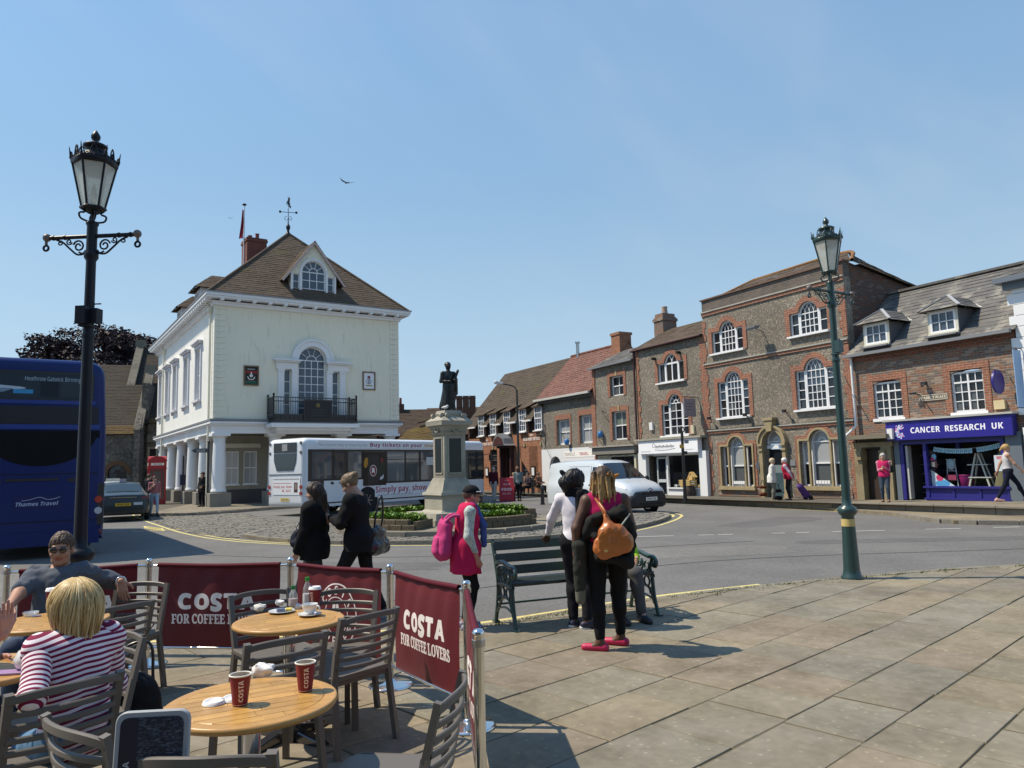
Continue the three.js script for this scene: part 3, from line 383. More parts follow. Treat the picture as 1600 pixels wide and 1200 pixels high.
nb().box(2.6,0.1,0.16,4.97,10.78, z + 0.06).ext(poly([...arcPts(4.97,12.27,0.75,0, PI, 16), ...arcPts(4.97,12.27,0.652, PI, 0,16)]), 0.06, T(0,0, z)).box(0.12,1.5,0.05,4.26,11.55, z + 0.03).box(0.12,1.5,0.05,5.68,11.55, z + 0.03).box(0.1,1.6,0.05,3.79,11.4, z + 0.03).box(0.1,1.6,0.05,6.15,11.4, z + 0.03).to(t, 'dormer_trim', M.trim);
const lx = 3.28, rx = 6.66, ey = 11.7, zf = z + 0.22; roof(t, 'dormer_roof', M.tile, [[lx, ey, -1.6],[lx, ey, zf],[4.97,13.98,-3.6],[4.97,13.98, zf]],[[rx, ey, zf],[rx, ey, -1.6],[4.97,13.98, zf],[4.97,13.98,-3.6]]); 
nb().beam([lx, ey - 0.06, zf - 0.06],[4.97,13.9, zf - 0.06],0.07,0.12).beam([rx, ey - 0.06, zf - 0.06],[4.97,13.9, zf - 0.06],0.07,0.12).to(t, 'bargeboard', std([0.5,0.4,0.36],0.6)); }
// hipped side dormers
for (const s of [-4.6,-10.2]) { const b = nb(); b.box(0.9,1.2,1.5,0.45,11.1, s); b.to(t, 'side_dormer', M.trim); win(t, -0.03,10.75, s, 1.1,0.8, { cols: 4, rows: 2, ry: -PI / 2, f: 0.05, pane: M.paneSky, sill: 0 }); const y = 11.68, h = 12.6; roof(t, 'side_dormer_roof', M.tile, [[-0.35, y, s - 1],[-0.35, y, s + 1],[0.7, h, s],[0.7, h, s]],[[-0.35, y, s + 1],[1.2, y, s + 1],[0.7, h, s],[1.8, h, s]],[[1.2, y, s - 1],[-0.35, y, s - 1],[1.8, h, s],[0.7, h, s]]); }
// entablature, columns and arcade
{ const b = nb(), band = (o, y, h) => { b.box(W + 2 * o, h, 0.5 + o, W / 2, y, o / 2 - 0.25).box(0.5 + o, h, L - 0.5,0.25 - o / 2, y, -L / 2 - 0.25); }; band(0.0,3.85,0.4); band(0.1,4.08,0.08); band(0.2,4.17,0.1); b.to(t, 'entablature', M.trim);
const c2 = nb(); c2.box(W + 0.44,0.1,0.3, W / 2,4.29,0.07).box(0.3,0.1, L, -0.07,4.29,-L / 2 - 0.08); c2.to(t, 'ledge', M.lead);
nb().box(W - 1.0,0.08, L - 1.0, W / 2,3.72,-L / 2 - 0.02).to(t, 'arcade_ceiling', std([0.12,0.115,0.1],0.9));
const cols = [[0.35,-0.35],[3.03,-0.35],[6.55,-0.35],[9.35,-0.35],[0.35,-3.7],[0.35,-7],[0.35,-10.4],[0.35,-13.9],[0.35,-17.6]];
const g1 = nb().lathe([[0,0.8],[0.36,0.8],[0.38,0.86],[0.34,0.94],[0.325,1.0],[0.32,2],[0.275,3.3],[0.31,3.34],[0.28,3.38],[0.3,3.44],[0.38,3.52],[0.38,3.52]],0,0,0,24).box(0.86,0.13,0.86,0,3.585,0).geo, g2 = nb().ext(rrect(0.96,0.96,0.05), 0.66, M4().makeRotationX(-PI / 2).multiply(M4().makeTranslation(0,0,0.1)), 0.02).geo;
for (const [x, z] of cols) { const c = part(t, 'column', g1, M.trim); c.position.set(x, 0, z); const p = part(c, 'plinth', g2, sm(S.stone, 0.005,0.8,[0.62,0.62,0.64])); p.position.set(0,0,0); }
// inner walls under the arcade
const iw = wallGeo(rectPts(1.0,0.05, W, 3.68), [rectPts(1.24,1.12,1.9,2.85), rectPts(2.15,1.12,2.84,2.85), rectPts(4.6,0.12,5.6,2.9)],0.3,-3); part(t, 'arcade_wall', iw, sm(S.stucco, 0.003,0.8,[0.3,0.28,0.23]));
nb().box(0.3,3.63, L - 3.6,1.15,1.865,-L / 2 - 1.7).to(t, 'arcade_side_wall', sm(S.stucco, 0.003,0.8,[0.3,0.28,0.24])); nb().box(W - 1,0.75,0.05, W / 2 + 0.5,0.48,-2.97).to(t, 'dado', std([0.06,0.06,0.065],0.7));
for (const [x, w] of [[1.57,0.66],[2.495,0.69]]) win(t, x, 1.12,-3.06, w, 1.73, { cols: 2, rows: 2, f: 0.05, meet: 1, pane: M.paneBlind });
win(t, 5.1,0.12,-3.1,1.0,2.78, { cols: 2, rows: 3, f: 0.08, sill: 0 });
nb().box(1.9,0.22,0.05,2.05,3.15,-2.95).to(t, 'notice_board', std([0.6,0.58,0.48],0.6)); }
// balcony
{ const b = nb(); b.box(4.52,0.2,1.15, cx - 0.12,4.0,0.58).box(3.9,0.16,0.9, cx - 0.12,3.82,0.45).box(3.7,0.14,0.62, cx - 0.12,3.67,0.31); b.to(t, 'balcony_slab', M.trim);
nb().box(4.4,0.04,1.1, cx - 0.12,4.13,0.57).to(t, 'balcony_floor', M.lead);
const x0 = 2.56, x1 = 6.84, y0 = 4.2, y1 = 5.4, z = 1.06, r = nb(); const run = (p, q, n) => { for (const y of [y0, y0 + 0.34, y1 - 0.2, y1]) r.beam([p[0], y, p[1]],[q[0], y, q[1]],0.045,0.045); for (let i = 0; i <= n; i++) { const k = i / n; r.bar([lerp(p[0], q[0], k), y0, lerp(p[1], q[1], k)],[lerp(p[0], q[0], k), y1, lerp(p[1], q[1], k)],0.014,5); } for (const pt of [p, q]) { r.box(0.07, y1 - y0 + 0.12,0.07, pt[0], (y0 + y1) / 2 + 0.04, pt[1]).sph(0.06,0.06,0.06, pt[0], y1 + 0.14, pt[1],8); } for (let i = 0; i < n / 2; i++) { const k = (i + 0.5) / (n / 2), px = lerp(p[0], q[0], k), pz = lerp(p[1], q[1], k); r.sph(0.05,0.09,0.05, px, y0 + 0.2, pz, 6); } };
run([x0, z],[x1, z],36); run([x0,0.06],[x0, z],9); run([x1,0.06],[x1, z],9); r.to(t, 'balcony_railing', M.black);
nb().box(4.2,0.34,0.02, cx - 0.13,4.38, z - 0.02).to(t, 'railing_panel', M.black);
board(t, 'coat_of_arms_panel', printMat(192,128, (x) => { x.fillStyle = '#17181c'; x.fillRect(0,0,192,128); x.strokeStyle = '#34302a'; x.lineWidth = 6; x.strokeRect(6,6,180,116); x.fillStyle = '#6b5a2c'; x.beginPath(); x.arc(96,34,14,0,7); x.fill(); x.fillStyle = '#2f3036'; x.fillRect(40,60,112,5); x.fillRect(50,76,92,5); x.fillRect(56,92,80,5); }), 1.5,1.05, cx - 0.05,4.78, z + 0.05); }
// framed crests
const crest = (x, draw, lab) => { const f = nb(); f.box(0.73,0.06,0.07, x, 7.0,0.035).box(0.73,0.06,0.07, x, 6.06,0.035).box(0.06,0.9,0.07, x - 0.335,6.53,0.035).box(0.06,0.9,0.07, x + 0.335,6.53,0.035); const m = f.to(t, 'crest_frame', std([0.17,0.10,0.045],0.5), lab); board(m, 'crest', printMat(128,176, draw), 0.62,0.88, x, 6.53,0.025); };
crest(1.73, (x) => { x.fillStyle = '#13201d'; x.fillRect(0,0,128,176); x.fillStyle = '#8b1d22'; x.fillRect(0,40,128,26); x.fillStyle = '#d9d6cf'; x.font = 'bold 15px sans-serif'; x.textAlign = 'center'; x.fillText('REGIMENT', 64,28); x.lineWidth = 9; x.strokeStyle = '#dcdcd6'; x.beginPath(); x.arc(64,92,36,0.15, PI - 0.15); x.stroke(); x.beginPath(); x.arc(64,88,17,0,7); x.fill(); x.fillRect(58,52,12,20); x.fillStyle = '#1e5a44'; x.fillRect(6,140,116,28); x.fillStyle = '#8b1d22'; x.fillRect(30,130,68,7); }, 'dark green and red framed crest');
crest(7.98, (x) => { x.fillStyle = '#dfe2e6'; x.fillRect(0,0,128,176); x.strokeStyle = '#39424f'; x.lineWidth = 7; x.beginPath(); x.arc(64,96,26,0,7); x.stroke(); x.fillStyle = '#7b2b30'; x.fillRect(48,34,32,22); x.fillStyle = '#39424f'; x.fillRect(57,80,14,34); x.fillRect(44,56,40,6); x.fillStyle = '#b99a3d'; x.fillRect(24,134,80,14); x.fillStyle = '#333'; x.fillRect(30,139,68,3); }, 'white framed crest');
// rainwater pipes
for (const s of [-0.75,-15.3]) nb().bar([-0.1,0.12, s],[-0.1,9.9, s],0.06,8).box(0.2,0.25,0.25,-0.12,9.85, s).bar([-0.12,9.95, s],[-0.35,10.2, s],0.05,6).to(t, 'rainwater_pipe', M.cream);
// chimney
{ const b = nb(); b.box(1.15,5.0,1.3,3.55,13.1,-7.0).box(1.25,0.12,1.4,3.55,15.5,-7.0).box(1.2,0.1,1.34,3.55,15.61,-7.0); const c = b.to(t, 'chimney', sm(S.red, 0.006,0.85,[0.6,0.45,0.5])); for (const [x, h] of [[3.3,0.25],[3.72,0.42]]) { const p = part(c, 'chimney_pot', nb().lathe([[0.13,0],[0.15,0.04],[0.11,0.1],[0.11, h],[0.14, h + 0.04],[0.09, h + 0.05]],0,0,0,12).geo, std([0.2,0.06,0.045],0.8)); p.position.set(x, 15.65,-7); } }
// weather vane
const w = thing('weather_vane', 'dark wrought weather vane with compass arms on the town hall roof tip', 'weather vane', t.localToWorld.call((t.updateMatrixWorld(), t), V(4.85,15.55,-4.5)), 0.585);
{ nb().lathe([[0.16,0],[0.1,0.12],[0.06,0.22],[0.11,0.36],[0.13,0.45],[0.09,0.56],[0.035,0.64],[0.03,0.8],[0.02,1.0],[0,2.4]],0,0,0,14).to(w, 'spike', M.iron); const a = nb(); for (let k = 0; k < 4; k++) { const an = k * PI / 2 + 0.3; a.bar([0,1.35,0],[0.42 * cos(an), 1.35,0.42 * sin(an)],0.018,5); a.box(0.12,0.13,0.03,0.46 * cos(an), 1.36,0.46 * sin(an), -an); a.tube([[0.03,1.0,0],[0.15 * cos(an), 0.86,0.15 * sin(an)],[0.2 * cos(an), 1.0,0.2 * sin(an)],[0.06 * cos(an), 1.12,0.06 * sin(an)]],0.013,12,4); } a.to(w, 'compass_arms', M.iron);
nb().ext(poly([[-0.36,0],[-0.2,0.14],[-0.16,0.05],[0.1,0.06],[0.12,0.3],[0.2,0.46],[0.14,0.6],[0.02,0.44],[-0.1,0.5],[-0.02,0.3],[-0.12,0.1],[0.32,-0.05],[0.34,0.14],[0.2,-0.04]]), 0.03, T(0,1.75,0,0.9)).to(w, 'pointer', M.iron); }
const fp = thing('flagpole', 'thin white flagpole with limp dark red flag rising behind the town hall chimney', 'flagpole', t.localToWorld(V(2.92,13.2,-6.9)), 0.585);
nb().cyl(0.045,0.03,4.55,0,2.28,0,8).to(fp, 'pole', M.trim); nb().lathe([[0,0],[0.1,0.02],[0.14,0.07],[0.08,0.12],[0,0.13]],0,4.52,0,10).to(fp, 'finial', M.iron);
{ const g = new THREE.PlaneGeometry(0.22,1.7,6,14), p = g.attributes.position; for (let i = 0; i < p.count; i++) { const x = p.getX(i) - 0.15, y = p.getY(i), k = (0.9 - y) / 1.8; p.setXYZ(i, -0.02 + x * (0.35 + 0.65 * k), y - 0.1 * k, 0.07 * sin(x * 26 + k * 5) * (0.3 + k)); } g.computeVertexNormals(); const m = part(fp, 'flag', g, cloth([0.3,0.025,0.04],0.9, { side: THREE.DoubleSide })); m.position.y = 3.4; }
}
// ---------------------------------------------------------------- the shop row on the right
const rowThing = (name, label, t0, cat = 'building') => thing(name, label, cat, [rowP(t0)[0],0, rowP(t0)[1]], RANG);
// three-light window with arched centre: outline of opening, surround and joinery
function venOutline(xc, y0, W, wc, hs, H, grow = 0) { const r = wc / 2 + grow, cy = y0 + H - wc / 2, ys = y0 + hs + grow, a = Math.asin(clamp((ys - cy) / r, -1,1)); const L = xc - W / 2 - grow, Rr = xc + W / 2 + grow, b = y0 - (grow ? 0.02 : 0); return ys > cy - 0.001 ? [[L, b],[Rr, b],[Rr, ys], ...arcPts(xc, cy, r, Math.max(0, a), PI - Math.max(0, a), 16), [L, ys]] : [[L, b],[Rr, b],[Rr, ys],[xc + r, ys], ...arcPts(xc, cy, r, 0, PI, 16), [xc - r, ys],[L, ys]]; }
function venetian(t, xc, y0, W, wc, hs, H, o = {}) {
const { z = -0.1, cr = 5, sr = 3, cc = 3, pane = M.pane, surround = M.red, grow = 0.2, gothic = true, f = 0.055, mat = M.shopWhite, sillMat } = o, sw = (W - wc) / 2 - 0.01;
if (surround) { const s = poly(venOutline(xc, y0, W, wc, hs, H, grow)); s.holes.push(new THREE.Path(venOutline(xc, y0, W, wc, hs, H).map((p) => new THREE.Vector2(...p)))); nb().ext(s, 0.03).to(t, 'brick_surround', surround); }
win(t, xc, y0, z, wc, H, { cols: cc, rows: cr, arch: true, gothic, pane, f, bar: o.bar || 0.03, sill: 0, mat, meet: o.meet ?? -1, fan: o.fan || 4 });
for (const s of [-1,1]) win(t, xc + s * (wc / 2 + sw / 2 + 0.01), y0, z, sw, hs, { cols: o.sc || 1, rows: sr, pane, f: f * 0.9, bar: o.bar || 0.03, sill: 0, mat, meet: o.smeet ?? -1 });
nb().box(W + 0.16,0.07,0.2, xc, y0 - 0.037,0.04).to(t, 'sill', sillMat || mat);
}
const box1 = (t, name, mat, w, h, d, x, y, z, ry = 0) => nb().box(w, h, d, x, y, z, ry).to(t, name, mat);
const halfPane = (yc, up = M.paneBlind, dn = M.pane) => (x, y) => (y > yc ? up : dn);
{ // ---- three-storey flint and brick house
const t = rowThing('flint_house', 'tall three-storey flint house with red brick window arches, grey parapet and stone-framed doorway', -0.1), W = 7.05; seed = 301;
const V4 = [[1.4,6.22,1.74,0.86,0.93,1.3],[5.46,6.28,1.66,0.86,0.87,1.22],[1.56,3.47,1.68,0.86,1.5,1.9],[5.56,3.5,1.68,0.88,1.46,1.86],[1.56,0.66,1.7,0.82,1.62,2.0],[5.58,0.7,1.74,0.86,1.65,2.03]];
part(t, 'wall', wallGeo(rectPts(0,0, W, 8.08), [...V4.map((v) => venOutline(...v)), opening(3.04,0.12,3.94,2.84, true)],0.35,0), M.flint);
V4.slice(0,4).forEach((v, i) => venetian(t, ...v, i < 2 ? { cr: 3, sr: 2, cc: 4, bar: 0.028 } : { cr: 5, sr: 4, cc: 4, bar: 0.026, pane: halfPane(i === 2 ? 0.85 : 1.0, M.paneSky) }));
V4.slice(4).forEach((v) => { const [xc, y0, w, wc, hs, H] = v; venetian(t, ...v, { cr: 2, sr: 2, cc: 1, gothic: false, fan: 1, meet: 1, smeet: 1, pane: halfPane(1.2), mat: M.trim, sillMat: M.buff, z: -0.16 });
const g = 0.075, s = poly(venOutline(xc, y0, w, wc, hs, H, g)); s.holes.push(new THREE.Path(venOutline(xc, y0, w, wc, hs, H).map((p) => new THREE.Vector2(...p)))); const b = nb().ext(s, 0.07); b.box(0.075, hs, 0.1, xc - wc / 2 - 0.03, y0 + hs / 2,0.0).box(0.075, hs, 0.1, xc + wc / 2 + 0.03, y0 + hs / 2,0.0).box(w + 0.26,0.1,0.14, xc, y0 - 0.1,0.08); b.to(t, 'stone_surround', M.buff);
for (let k = 0; k < 5; k++) box1(t, 'card_sign', M.shopWhite, 0.1,0.12,0.02, xc - 0.26 + k * 0.12, y0 + 0.14,-0.06); });
// bands, quoins, parapet
for (const [y, h] of [[8.0,0.13],[5.74,0.11],[2.9,0.1]]) { box1(t, 'brick_band', M.red, W, h, 0.05, W / 2, y, 0.026); box1(t, 'string_course', sm(S.stone, 0.004,0.8,[1.1,1.15,1.25]), W + 0.04,0.05,0.09, W / 2, y + h / 2 + 0.027,0.046); }
box1(t, 'parapet', M.grey, W, 0.5,0.3, W / 2,8.36,-0.16); box1(t, 'parapet_coping', sm(S.stone, 0.005,0.9,[0.45,0.3,0.28]), W + 0.1,0.06,0.4, W / 2,8.645,-0.14);
for (let k = 0; k < 28; k++) { const y = 0.3 + k * 0.29; if (Math.abs(y - 5.74) < 0.17 || Math.abs(y - 2.9) < 0.17 || y > 7.8) continue; const w = k % 2 ? 0.28 : 0.2; box1(t, 'brick_quoin', M.red, w, 0.286,0.025, W - w / 2 + 0.012, y, 0.012); box1(t, 'brick_quoin', M.red, w - 0.06,0.286,0.025, (w - 0.06) / 2 - 0.012, y, 0.012); }
box1(t, 'brick_base', M.mixed, 2.3,0.34,0.04,1.6,0.42,0.02); box1(t, 'brick_base', M.mixed, 2.4,0.34,0.04,5.6,0.44,0.02);
// side wall and roof
const sw = part(t, 'side_wall', wallGeo([[0,0],[5.5,0],[5.5,7.75],[0.3,8.62],[0,8.62]],[],0.3,0), sm(S.mixed, 0.006,0.9,[0.55,0.5,0.5])); sw.rotation.y = PI / 2; sw.position.set(W - 0.002,0,-0.002);
const rg = 9.5; roof(t, 'roof', M.tile, [[-0.1,8.55,-0.35],[W + 0.1,8.62,-0.35],[1.15, rg, -2.0],[5.85, rg, -2.0]],[[W + 0.18,8.6,-0.3],[W + 0.18,7.75,-5.6],[5.85, rg, -2.0],[5.85, rg - 0.3,-3]],[[-0.1,8.2,-5.6],[-0.1,8.55,-0.35],[1.15, rg, -3],[1.15, rg, -2]],[[W + 0.18,7.75,-5.6],[-0.1,7.75,-5.6],[5.85, rg - 0.3,-3],[1.15, rg, -3]]);
nb().tube([[1.15, rg, -2.0],[5.85, rg, -2.0],[W + 0.15,8.66,-0.34]],0.07,16,5).tube([[1.15, rg, -2.0],[-0.1,8.6,-0.35]],0.06,8,5).to(t, 'ridge_tiles', sm(S.tile, 0.01,0.9,[2.2,1.5,0.7]));
roof(t, 'rear_roof', sm(S.tile, 0.01,0.9,[1.5,1.1,0.6]), [[2.5,7.4,-5.0],[6.6,7.4,-5.0],[3.4,9.35,-6.8],[4.1,9.35,-6.8]],[[6.6,7.4,-5.0],[6.6,7.4,-8.6],[4.1,9.35,-6.8],[3.4,9.35,-6.9]]);
// doorway
{ const xc = 3.49, b = nb(); for (const s of [-1,1]) b.box(0.16,2.05,0.16, xc + s * 0.56,1.2,0.06).box(0.22,0.09,0.24, xc + s * 0.56,2.27,0.08).box(0.2,0.05,0.22, xc + s * 0.56,2.06,0.075).box(0.2,0.2,0.2, xc + s * 0.56,0.3,0.07);
b.ext(poly([...arcPts(xc, 2.32,0.66,0, PI, 18), ...arcPts(xc, 2.32,0.48, PI, 0,18)]), 0.14).ext(poly([...arcPts(xc, 2.32,0.7,0, PI, 18), ...arcPts(xc, 2.32,0.62, PI, 0,18)]), 0.2).ext(poly([[xc - 0.12,2.78],[xc + 0.12,2.78],[xc + 0.2,3.2],[xc - 0.2,3.2]]), 0.26).box(0.5,0.1,0.34, xc, 3.25,0.13); b.to(t, 'door_surround', M.buff);
win(t, xc, 2.28,-0.2,0.9,0.56, { arch: true, cols: 1, rows: 1, f: 0.05, fan: 1, pane: M.paneBlind, sill: 0, mat: M.shopWhite }); box1(t, 'transom', M.shopWhite, 0.9,0.14,0.1, xc, 2.18,-0.17);
const d = box1(t, 'door', std([0.04,0.075,0.09],0.5), 0.88,1.0,0.06, xc, 0.68,-0.2); const hnd = part(d, 'door_panel', boxUV(new THREE.BoxGeometry(0.3,0.34,0.02).toNonIndexed()), std([0.05,0.09,0.105],0.5)); hnd.position.set(xc - 0.2,0.62,-0.165); const h2 = part(d, 'door_panel', hnd.geometry, hnd.material); h2.position.set(xc + 0.2,0.62,-0.165);
const gl = part(t, 'door_glass', boxUV(new THREE.PlaneGeometry(0.84,0.9).toNonIndexed()), M.pane); gl.position.set(xc, 1.64,-0.2); const fr = part(t, 'frosted_panel', boxUV(new THREE.PlaneGeometry(0.8,0.32).toNonIndexed()), phys([0.18,0.24,0.25],0.3)); fr.position.set(xc, 1.32,-0.193);
box1(t, 'letter_box', M.steel, 0.16,0.28,0.12,2.72,1.45,0.06); box1(t, 'wall_plaque', M.lead, 0.24,0.22,0.04,4.36,1.55,0.02); }
// wall lamp on an arm and old lamp brackets
{ const l = thing('wall_lamp', 'small floodlight on an arm between the upper windows of the flint house', 'lamp', t.localToWorld.call((t.updateMatrixWorld(), t), V(3.3,6.72,0)), RANG); nb().bar([0,0,0],[0,0.12,0.5],0.02).to(l, 'arm', M.lead); nb().box(0.46,0.06,0.3,0,0.15,0.55,0,0.15).box(0.4,0.08,0.24,0,0.1,0.55,0,0.15).to(l, 'lamp_head', M.lead);
const br = nb(); for (const x of [0.35,2.35,4.3]) { br.bar([x, 3.42,0],[x, 3.5,0.25],0.015).bar([x + 0.02,3.45,0.2],[x + 0.3,2.98,0.03],0.012).box(0.12,0.12,0.12, x, 3.5,0.26); } br.to(t, 'sign_bracket', M.black);
nb().tube([[0.1,3.05,0.02],[1.6,3.0,0.02],[3.0,3.04,0.02],[4.6,3.0,0.02],[6.9,3.06,0.02]],0.012,40,4).to(t, 'cable', M.black); }
const fl = thing('hanging_flag', 'red and yellow flag hanging beside the green lamp post', 'flag', t.localToWorld(V(6.82,4.2,0.05)), RANG); nb().bar([0,0.3,0],[0.1,0.45,0.9],0.018).to(fl, 'pole', M.trim); { const g = new THREE.PlaneGeometry(0.3,1.3,8,10), p = g.attributes.position; for (let i = 0; i < p.count; i++) { const x = p.getX(i), y = p.getY(i), k = (0.75 - y) / 1.5; p.setXYZ(i, 0.05 + x * (0.3 + 0.3 * k), y - 0.4,0.5 + 0.06 * sin(x * 20 + y * 2)); } g.computeVertexNormals(); part(fl, 'cloth', g, printMat(64,64, (x) => { x.fillStyle = '#a5131c'; x.fillRect(0,0,64,64); x.fillStyle = '#c79a1d'; x.fillRect(0,14,64,18); }, 0.9, { side: THREE.DoubleSide })); }
}
{ // ---- flint shop with white fascia
const t = rowThing('toy_shop', 'narrow flint house with mossy brown roof over a shop with plain white fascia', -4.85), W = 4.74, X = (q) => q + 4.85; seed = 302;
const V2_ = [[X(-2.27), 5.36,1.78,0.86,0.9,1.28],[X(-2.13), 2.9,1.76,0.84,1.44,1.88]];
part(t, 'wall', wallGeo(rectPts(0,0, W, 7.2), [...V2_.map((v) => venOutline(...v)), rectPts(0.6,0.08,4.36,2.05)],0.35,0), M.flint);
venetian(t, ...V2_[0], { cr: 1, sr: 1, cc: 2, gothic: true, bar: 0.06 }); venetian(t, ...V2_[1], { cr: 4, sr: 4, cc: 2, gothic: false, fan: 4, bar: 0.03 });
for (let k = 0; k < 17; k++) { const w = k % 2 ? 0.26 : 0.18; box1(t, 'brick_quoin', M.red, w, 0.25,0.03, w / 2 + 0.1,2.98 + k * 0.254,0.013); box1(t, 'brick_quoin', M.red, w, 0.25,0.03, W - w / 2,2.98 + k * 0.254,0.013); }
roof(t, 'roof', M.tile, [[-0.15,7.12,0.18],[W + 0.02,7.12,0.18],[-0.15,8.42,-2.4],[W + 0.02,8.42,-2.4]],[[W, 7.0,-5],[-0.15,7.0,-5],[W, 8.42,-2.4],[-0.15,8.42,-2.4]]); box1(t, 'eaves', M.dark, W, 0.1,0.16, W / 2,7.14,0.08); 
part(t, 'gable', wallGeo([[-5,6.4],[0,6.4],[0,7.15],[-2.45,8.38],[-5,7.0]],[],0.3,0), M.mixed).rotation.y = -PI / 2;
{ const c = nb().box(0.7,1.6,0.9,-0.5,8.3,-2.5).box(0.8,0.14,1.0,-0.5,8.95,-2.5).box(0.6,0.3,0.8,-0.5,9.12,-2.5).to(t, 'chimney', M.mixed); part(c, 'chimney_pot', nb().lathe([[0.17,0],[0.14,0.35],[0.17,0.4],[0.12,0.42]],0,0,0,12).geo, std([0.35,0.26,0.2],0.85)).position.set(-0.5,9.26,-2.5); }
nb().bar([0.05,7.1,0.1],[0.05,2.7,0.1],0.05,8).bar([-0.1,7.12,0.16],[W, 7.14,0.18],0.05,6).to(t, 'rainwater_pipe', std([0.06,0.02,0.02],0.6));
// shop front
const fas = box1(t, 'fascia', std([0.8,0.81,0.84],0.45), 4.0,0.6,0.24, X(-2.42), 2.4,0.22); 
board(t, 'sign_lettering', printMat(512,76, (x) => { x.fillStyle = '#f2f4f8'; x.fillRect(0,0,512,76); x.strokeStyle = x.fillStyle = '#50545c'; x.lineWidth = 4; x.beginPath(); x.moveTo(158,44); for (let i = 0; i < 15; i++) x.quadraticCurveTo(162 + i * 11, i % 3 ? 26 : 14,166 + i * 11,42); x.stroke(); x.beginPath(); x.arc(140,28,12,0,7); x.lineWidth = 3; x.stroke(); x.beginPath(); x.moveTo(150,54); x.quadraticCurveTo(230,66,330,50); x.stroke(); x.fillStyle = '#a4a7ad'; for (let i = 0; i < 10; i++) { x.fillRect(22 + i * 9,60,6,7); x.fillRect(390 + i * 9,58,6,6); } }, 0.45), 3.98,0.58, X(-2.42), 2.4,0.343);
box1(t, 'cornice', sm(S.stone, 0.004,0.85), 4.5,0.09,0.42, X(-2.42), 2.76,0.2);
for (const [x, w] of [[0.47,0.56],[4.52,0.44]]) box1(t, 'pilaster', M.shopWhite, w, 2.1,0.2, x, 1.1,0.1);
box1(t, 'shop_soffit', M.trim, 3.7,0.12,0.5,2.5,2.1,0.02); box1(t, 'stall_riser', M.shopWhite, 2.24,0.42,0.12, X(-1.62), 0.3,0.0); box1(t, 'window_ledge', M.shopWhite, 2.3,0.05,0.26, X(-1.62), 0.53,0.0);
const sg = part(t, 'shop_window', boxUV(new THREE.PlaneGeometry(2.2,1.5).toNonIndexed()), M.glass); sg.position.set(X(-1.62), 1.29,-0.02); nb().box(0.07,1.96,0.1, X(-2.78), 1.06,0).box(0.06,1.5,0.08, X(-0.5), 1.3,0).box(3.3,0.07,0.1, X(-2.1), 2.02,0).to(t, 'shop_frame', M.trim);
const d = nb().box(0.07,1.8,0.06, X(-3.6), 1.0,-0.1).box(0.07,1.8,0.06, X(-2.98), 1.0,-0.1).box(0.6,0.08,0.06, X(-3.29), 1.9,-0.1).box(0.6,0.14,0.06, X(-3.29), 0.85,-0.1).box(0.6,0.12,0.06, X(-3.29), 0.18,-0.1).to(t, 'shop_door', std([0.5,0.55,0.57],0.5)); const dg = part(d, 'pane', boxUV(new THREE.PlaneGeometry(0.56,1.7).toNonIndexed()), M.pane); dg.position.set(X(-3.29), 1.0,-0.11);
// lit interior box and window display
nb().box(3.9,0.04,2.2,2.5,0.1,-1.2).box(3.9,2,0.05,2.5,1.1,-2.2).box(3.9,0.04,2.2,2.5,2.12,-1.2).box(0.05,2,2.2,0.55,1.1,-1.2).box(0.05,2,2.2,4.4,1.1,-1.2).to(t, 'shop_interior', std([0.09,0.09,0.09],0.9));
seed = 77; const pal = [[0.6,0.6,0.55],[0.1,0.3,0.5],[0.5,0.35,0.15],[0.25,0.4,0.2],[0.7,0.7,0.7],[0.15,0.2,0.3]]; for (let k = 0; k < 11; k++) { const w = rr(0.12,0.3), h = rr(0.1,0.34); solo('toy_box', ['leftmost', 'second', 'third', 'fourth', 'fifth', 'sixth', 'seventh', 'eighth', 'ninth', 'tenth', 'rightmost'][k] + ' small boxed toy along the ledge behind the white-fronted shop window', 'toy', boxUV(new THREE.BoxGeometry(w, h, 0.12).toNonIndexed().applyMatrix4(M4().makeRotationY(RANG).setPosition(t.localToWorld.call((t.updateMatrixWorld(), t), V(X(-2.55) + k * 0.19,0.57 + h / 2,-0.25 - (k % 2) * 0.15))))), std(pal[k % 6],0.7)); }
{ const h = thing('wooden_toy_house', 'little yellow wooden house on a barrel stand outside the white-fronted shop', 'toy', t.localToWorld(V(X(-1.1), 0.12,0.3)), RANG); nb().lathe([[0.2,0],[0.24,0.2],[0.25,0.35],[0.21,0.55]],0,0,0,14).to(h, 'barrel', std([0.05,0.04,0.035],0.8)); const b = nb(); for (let k = 0; k < 3; k++) b.box(0.7,0.06,0.4,-0.1,0.58 + k * 0.09,0); b.to(h, 'crate', std([0.5,0.34,0.12],0.7)); nb().beam([0.0,0.84,0],[0.18,1.12,0],0.2,0.05).beam([0.18,1.12,0],[0.4,0.9,0],0.2,0.05).box(0.22,0.2,0.18,0.18,0.9,0).to(h, 'house', std([0.55,0.38,0.14],0.7)); }
{ const p = t.localToWorld(V(X(-0.62), 3.62,0)), s = thing('projecting_sign', 'square grey sign board jutting from the flint wall beside the white window', 'sign', p, RANG); nb().box(0.035,0.78,0.66,0,0.4,0.5).to(s, 'board', std([0.27,0.25,0.29],0.5)); nb().bar([0,0.86,0],[0,0.86,0.86],0.018).bar([0,0.86,0.3],[0,0.78,0.3],0.01).bar([0,0.86,0.75],[0,0.78,0.75],0.01).to(s, 'bracket', M.black); const bm = board(s, 'lettering', printMat(128,150, (x) => { x.fillStyle = '#8b8790'; x.fillRect(0,0,128,150); x.fillStyle = '#6b6771'; for (let k = 0; k < 3; k++) x.fillRect(20,36 + k * 26,88 - k * 14,9); }), 0.62,0.74,0.02,0.4,0.5, PI / 2); }
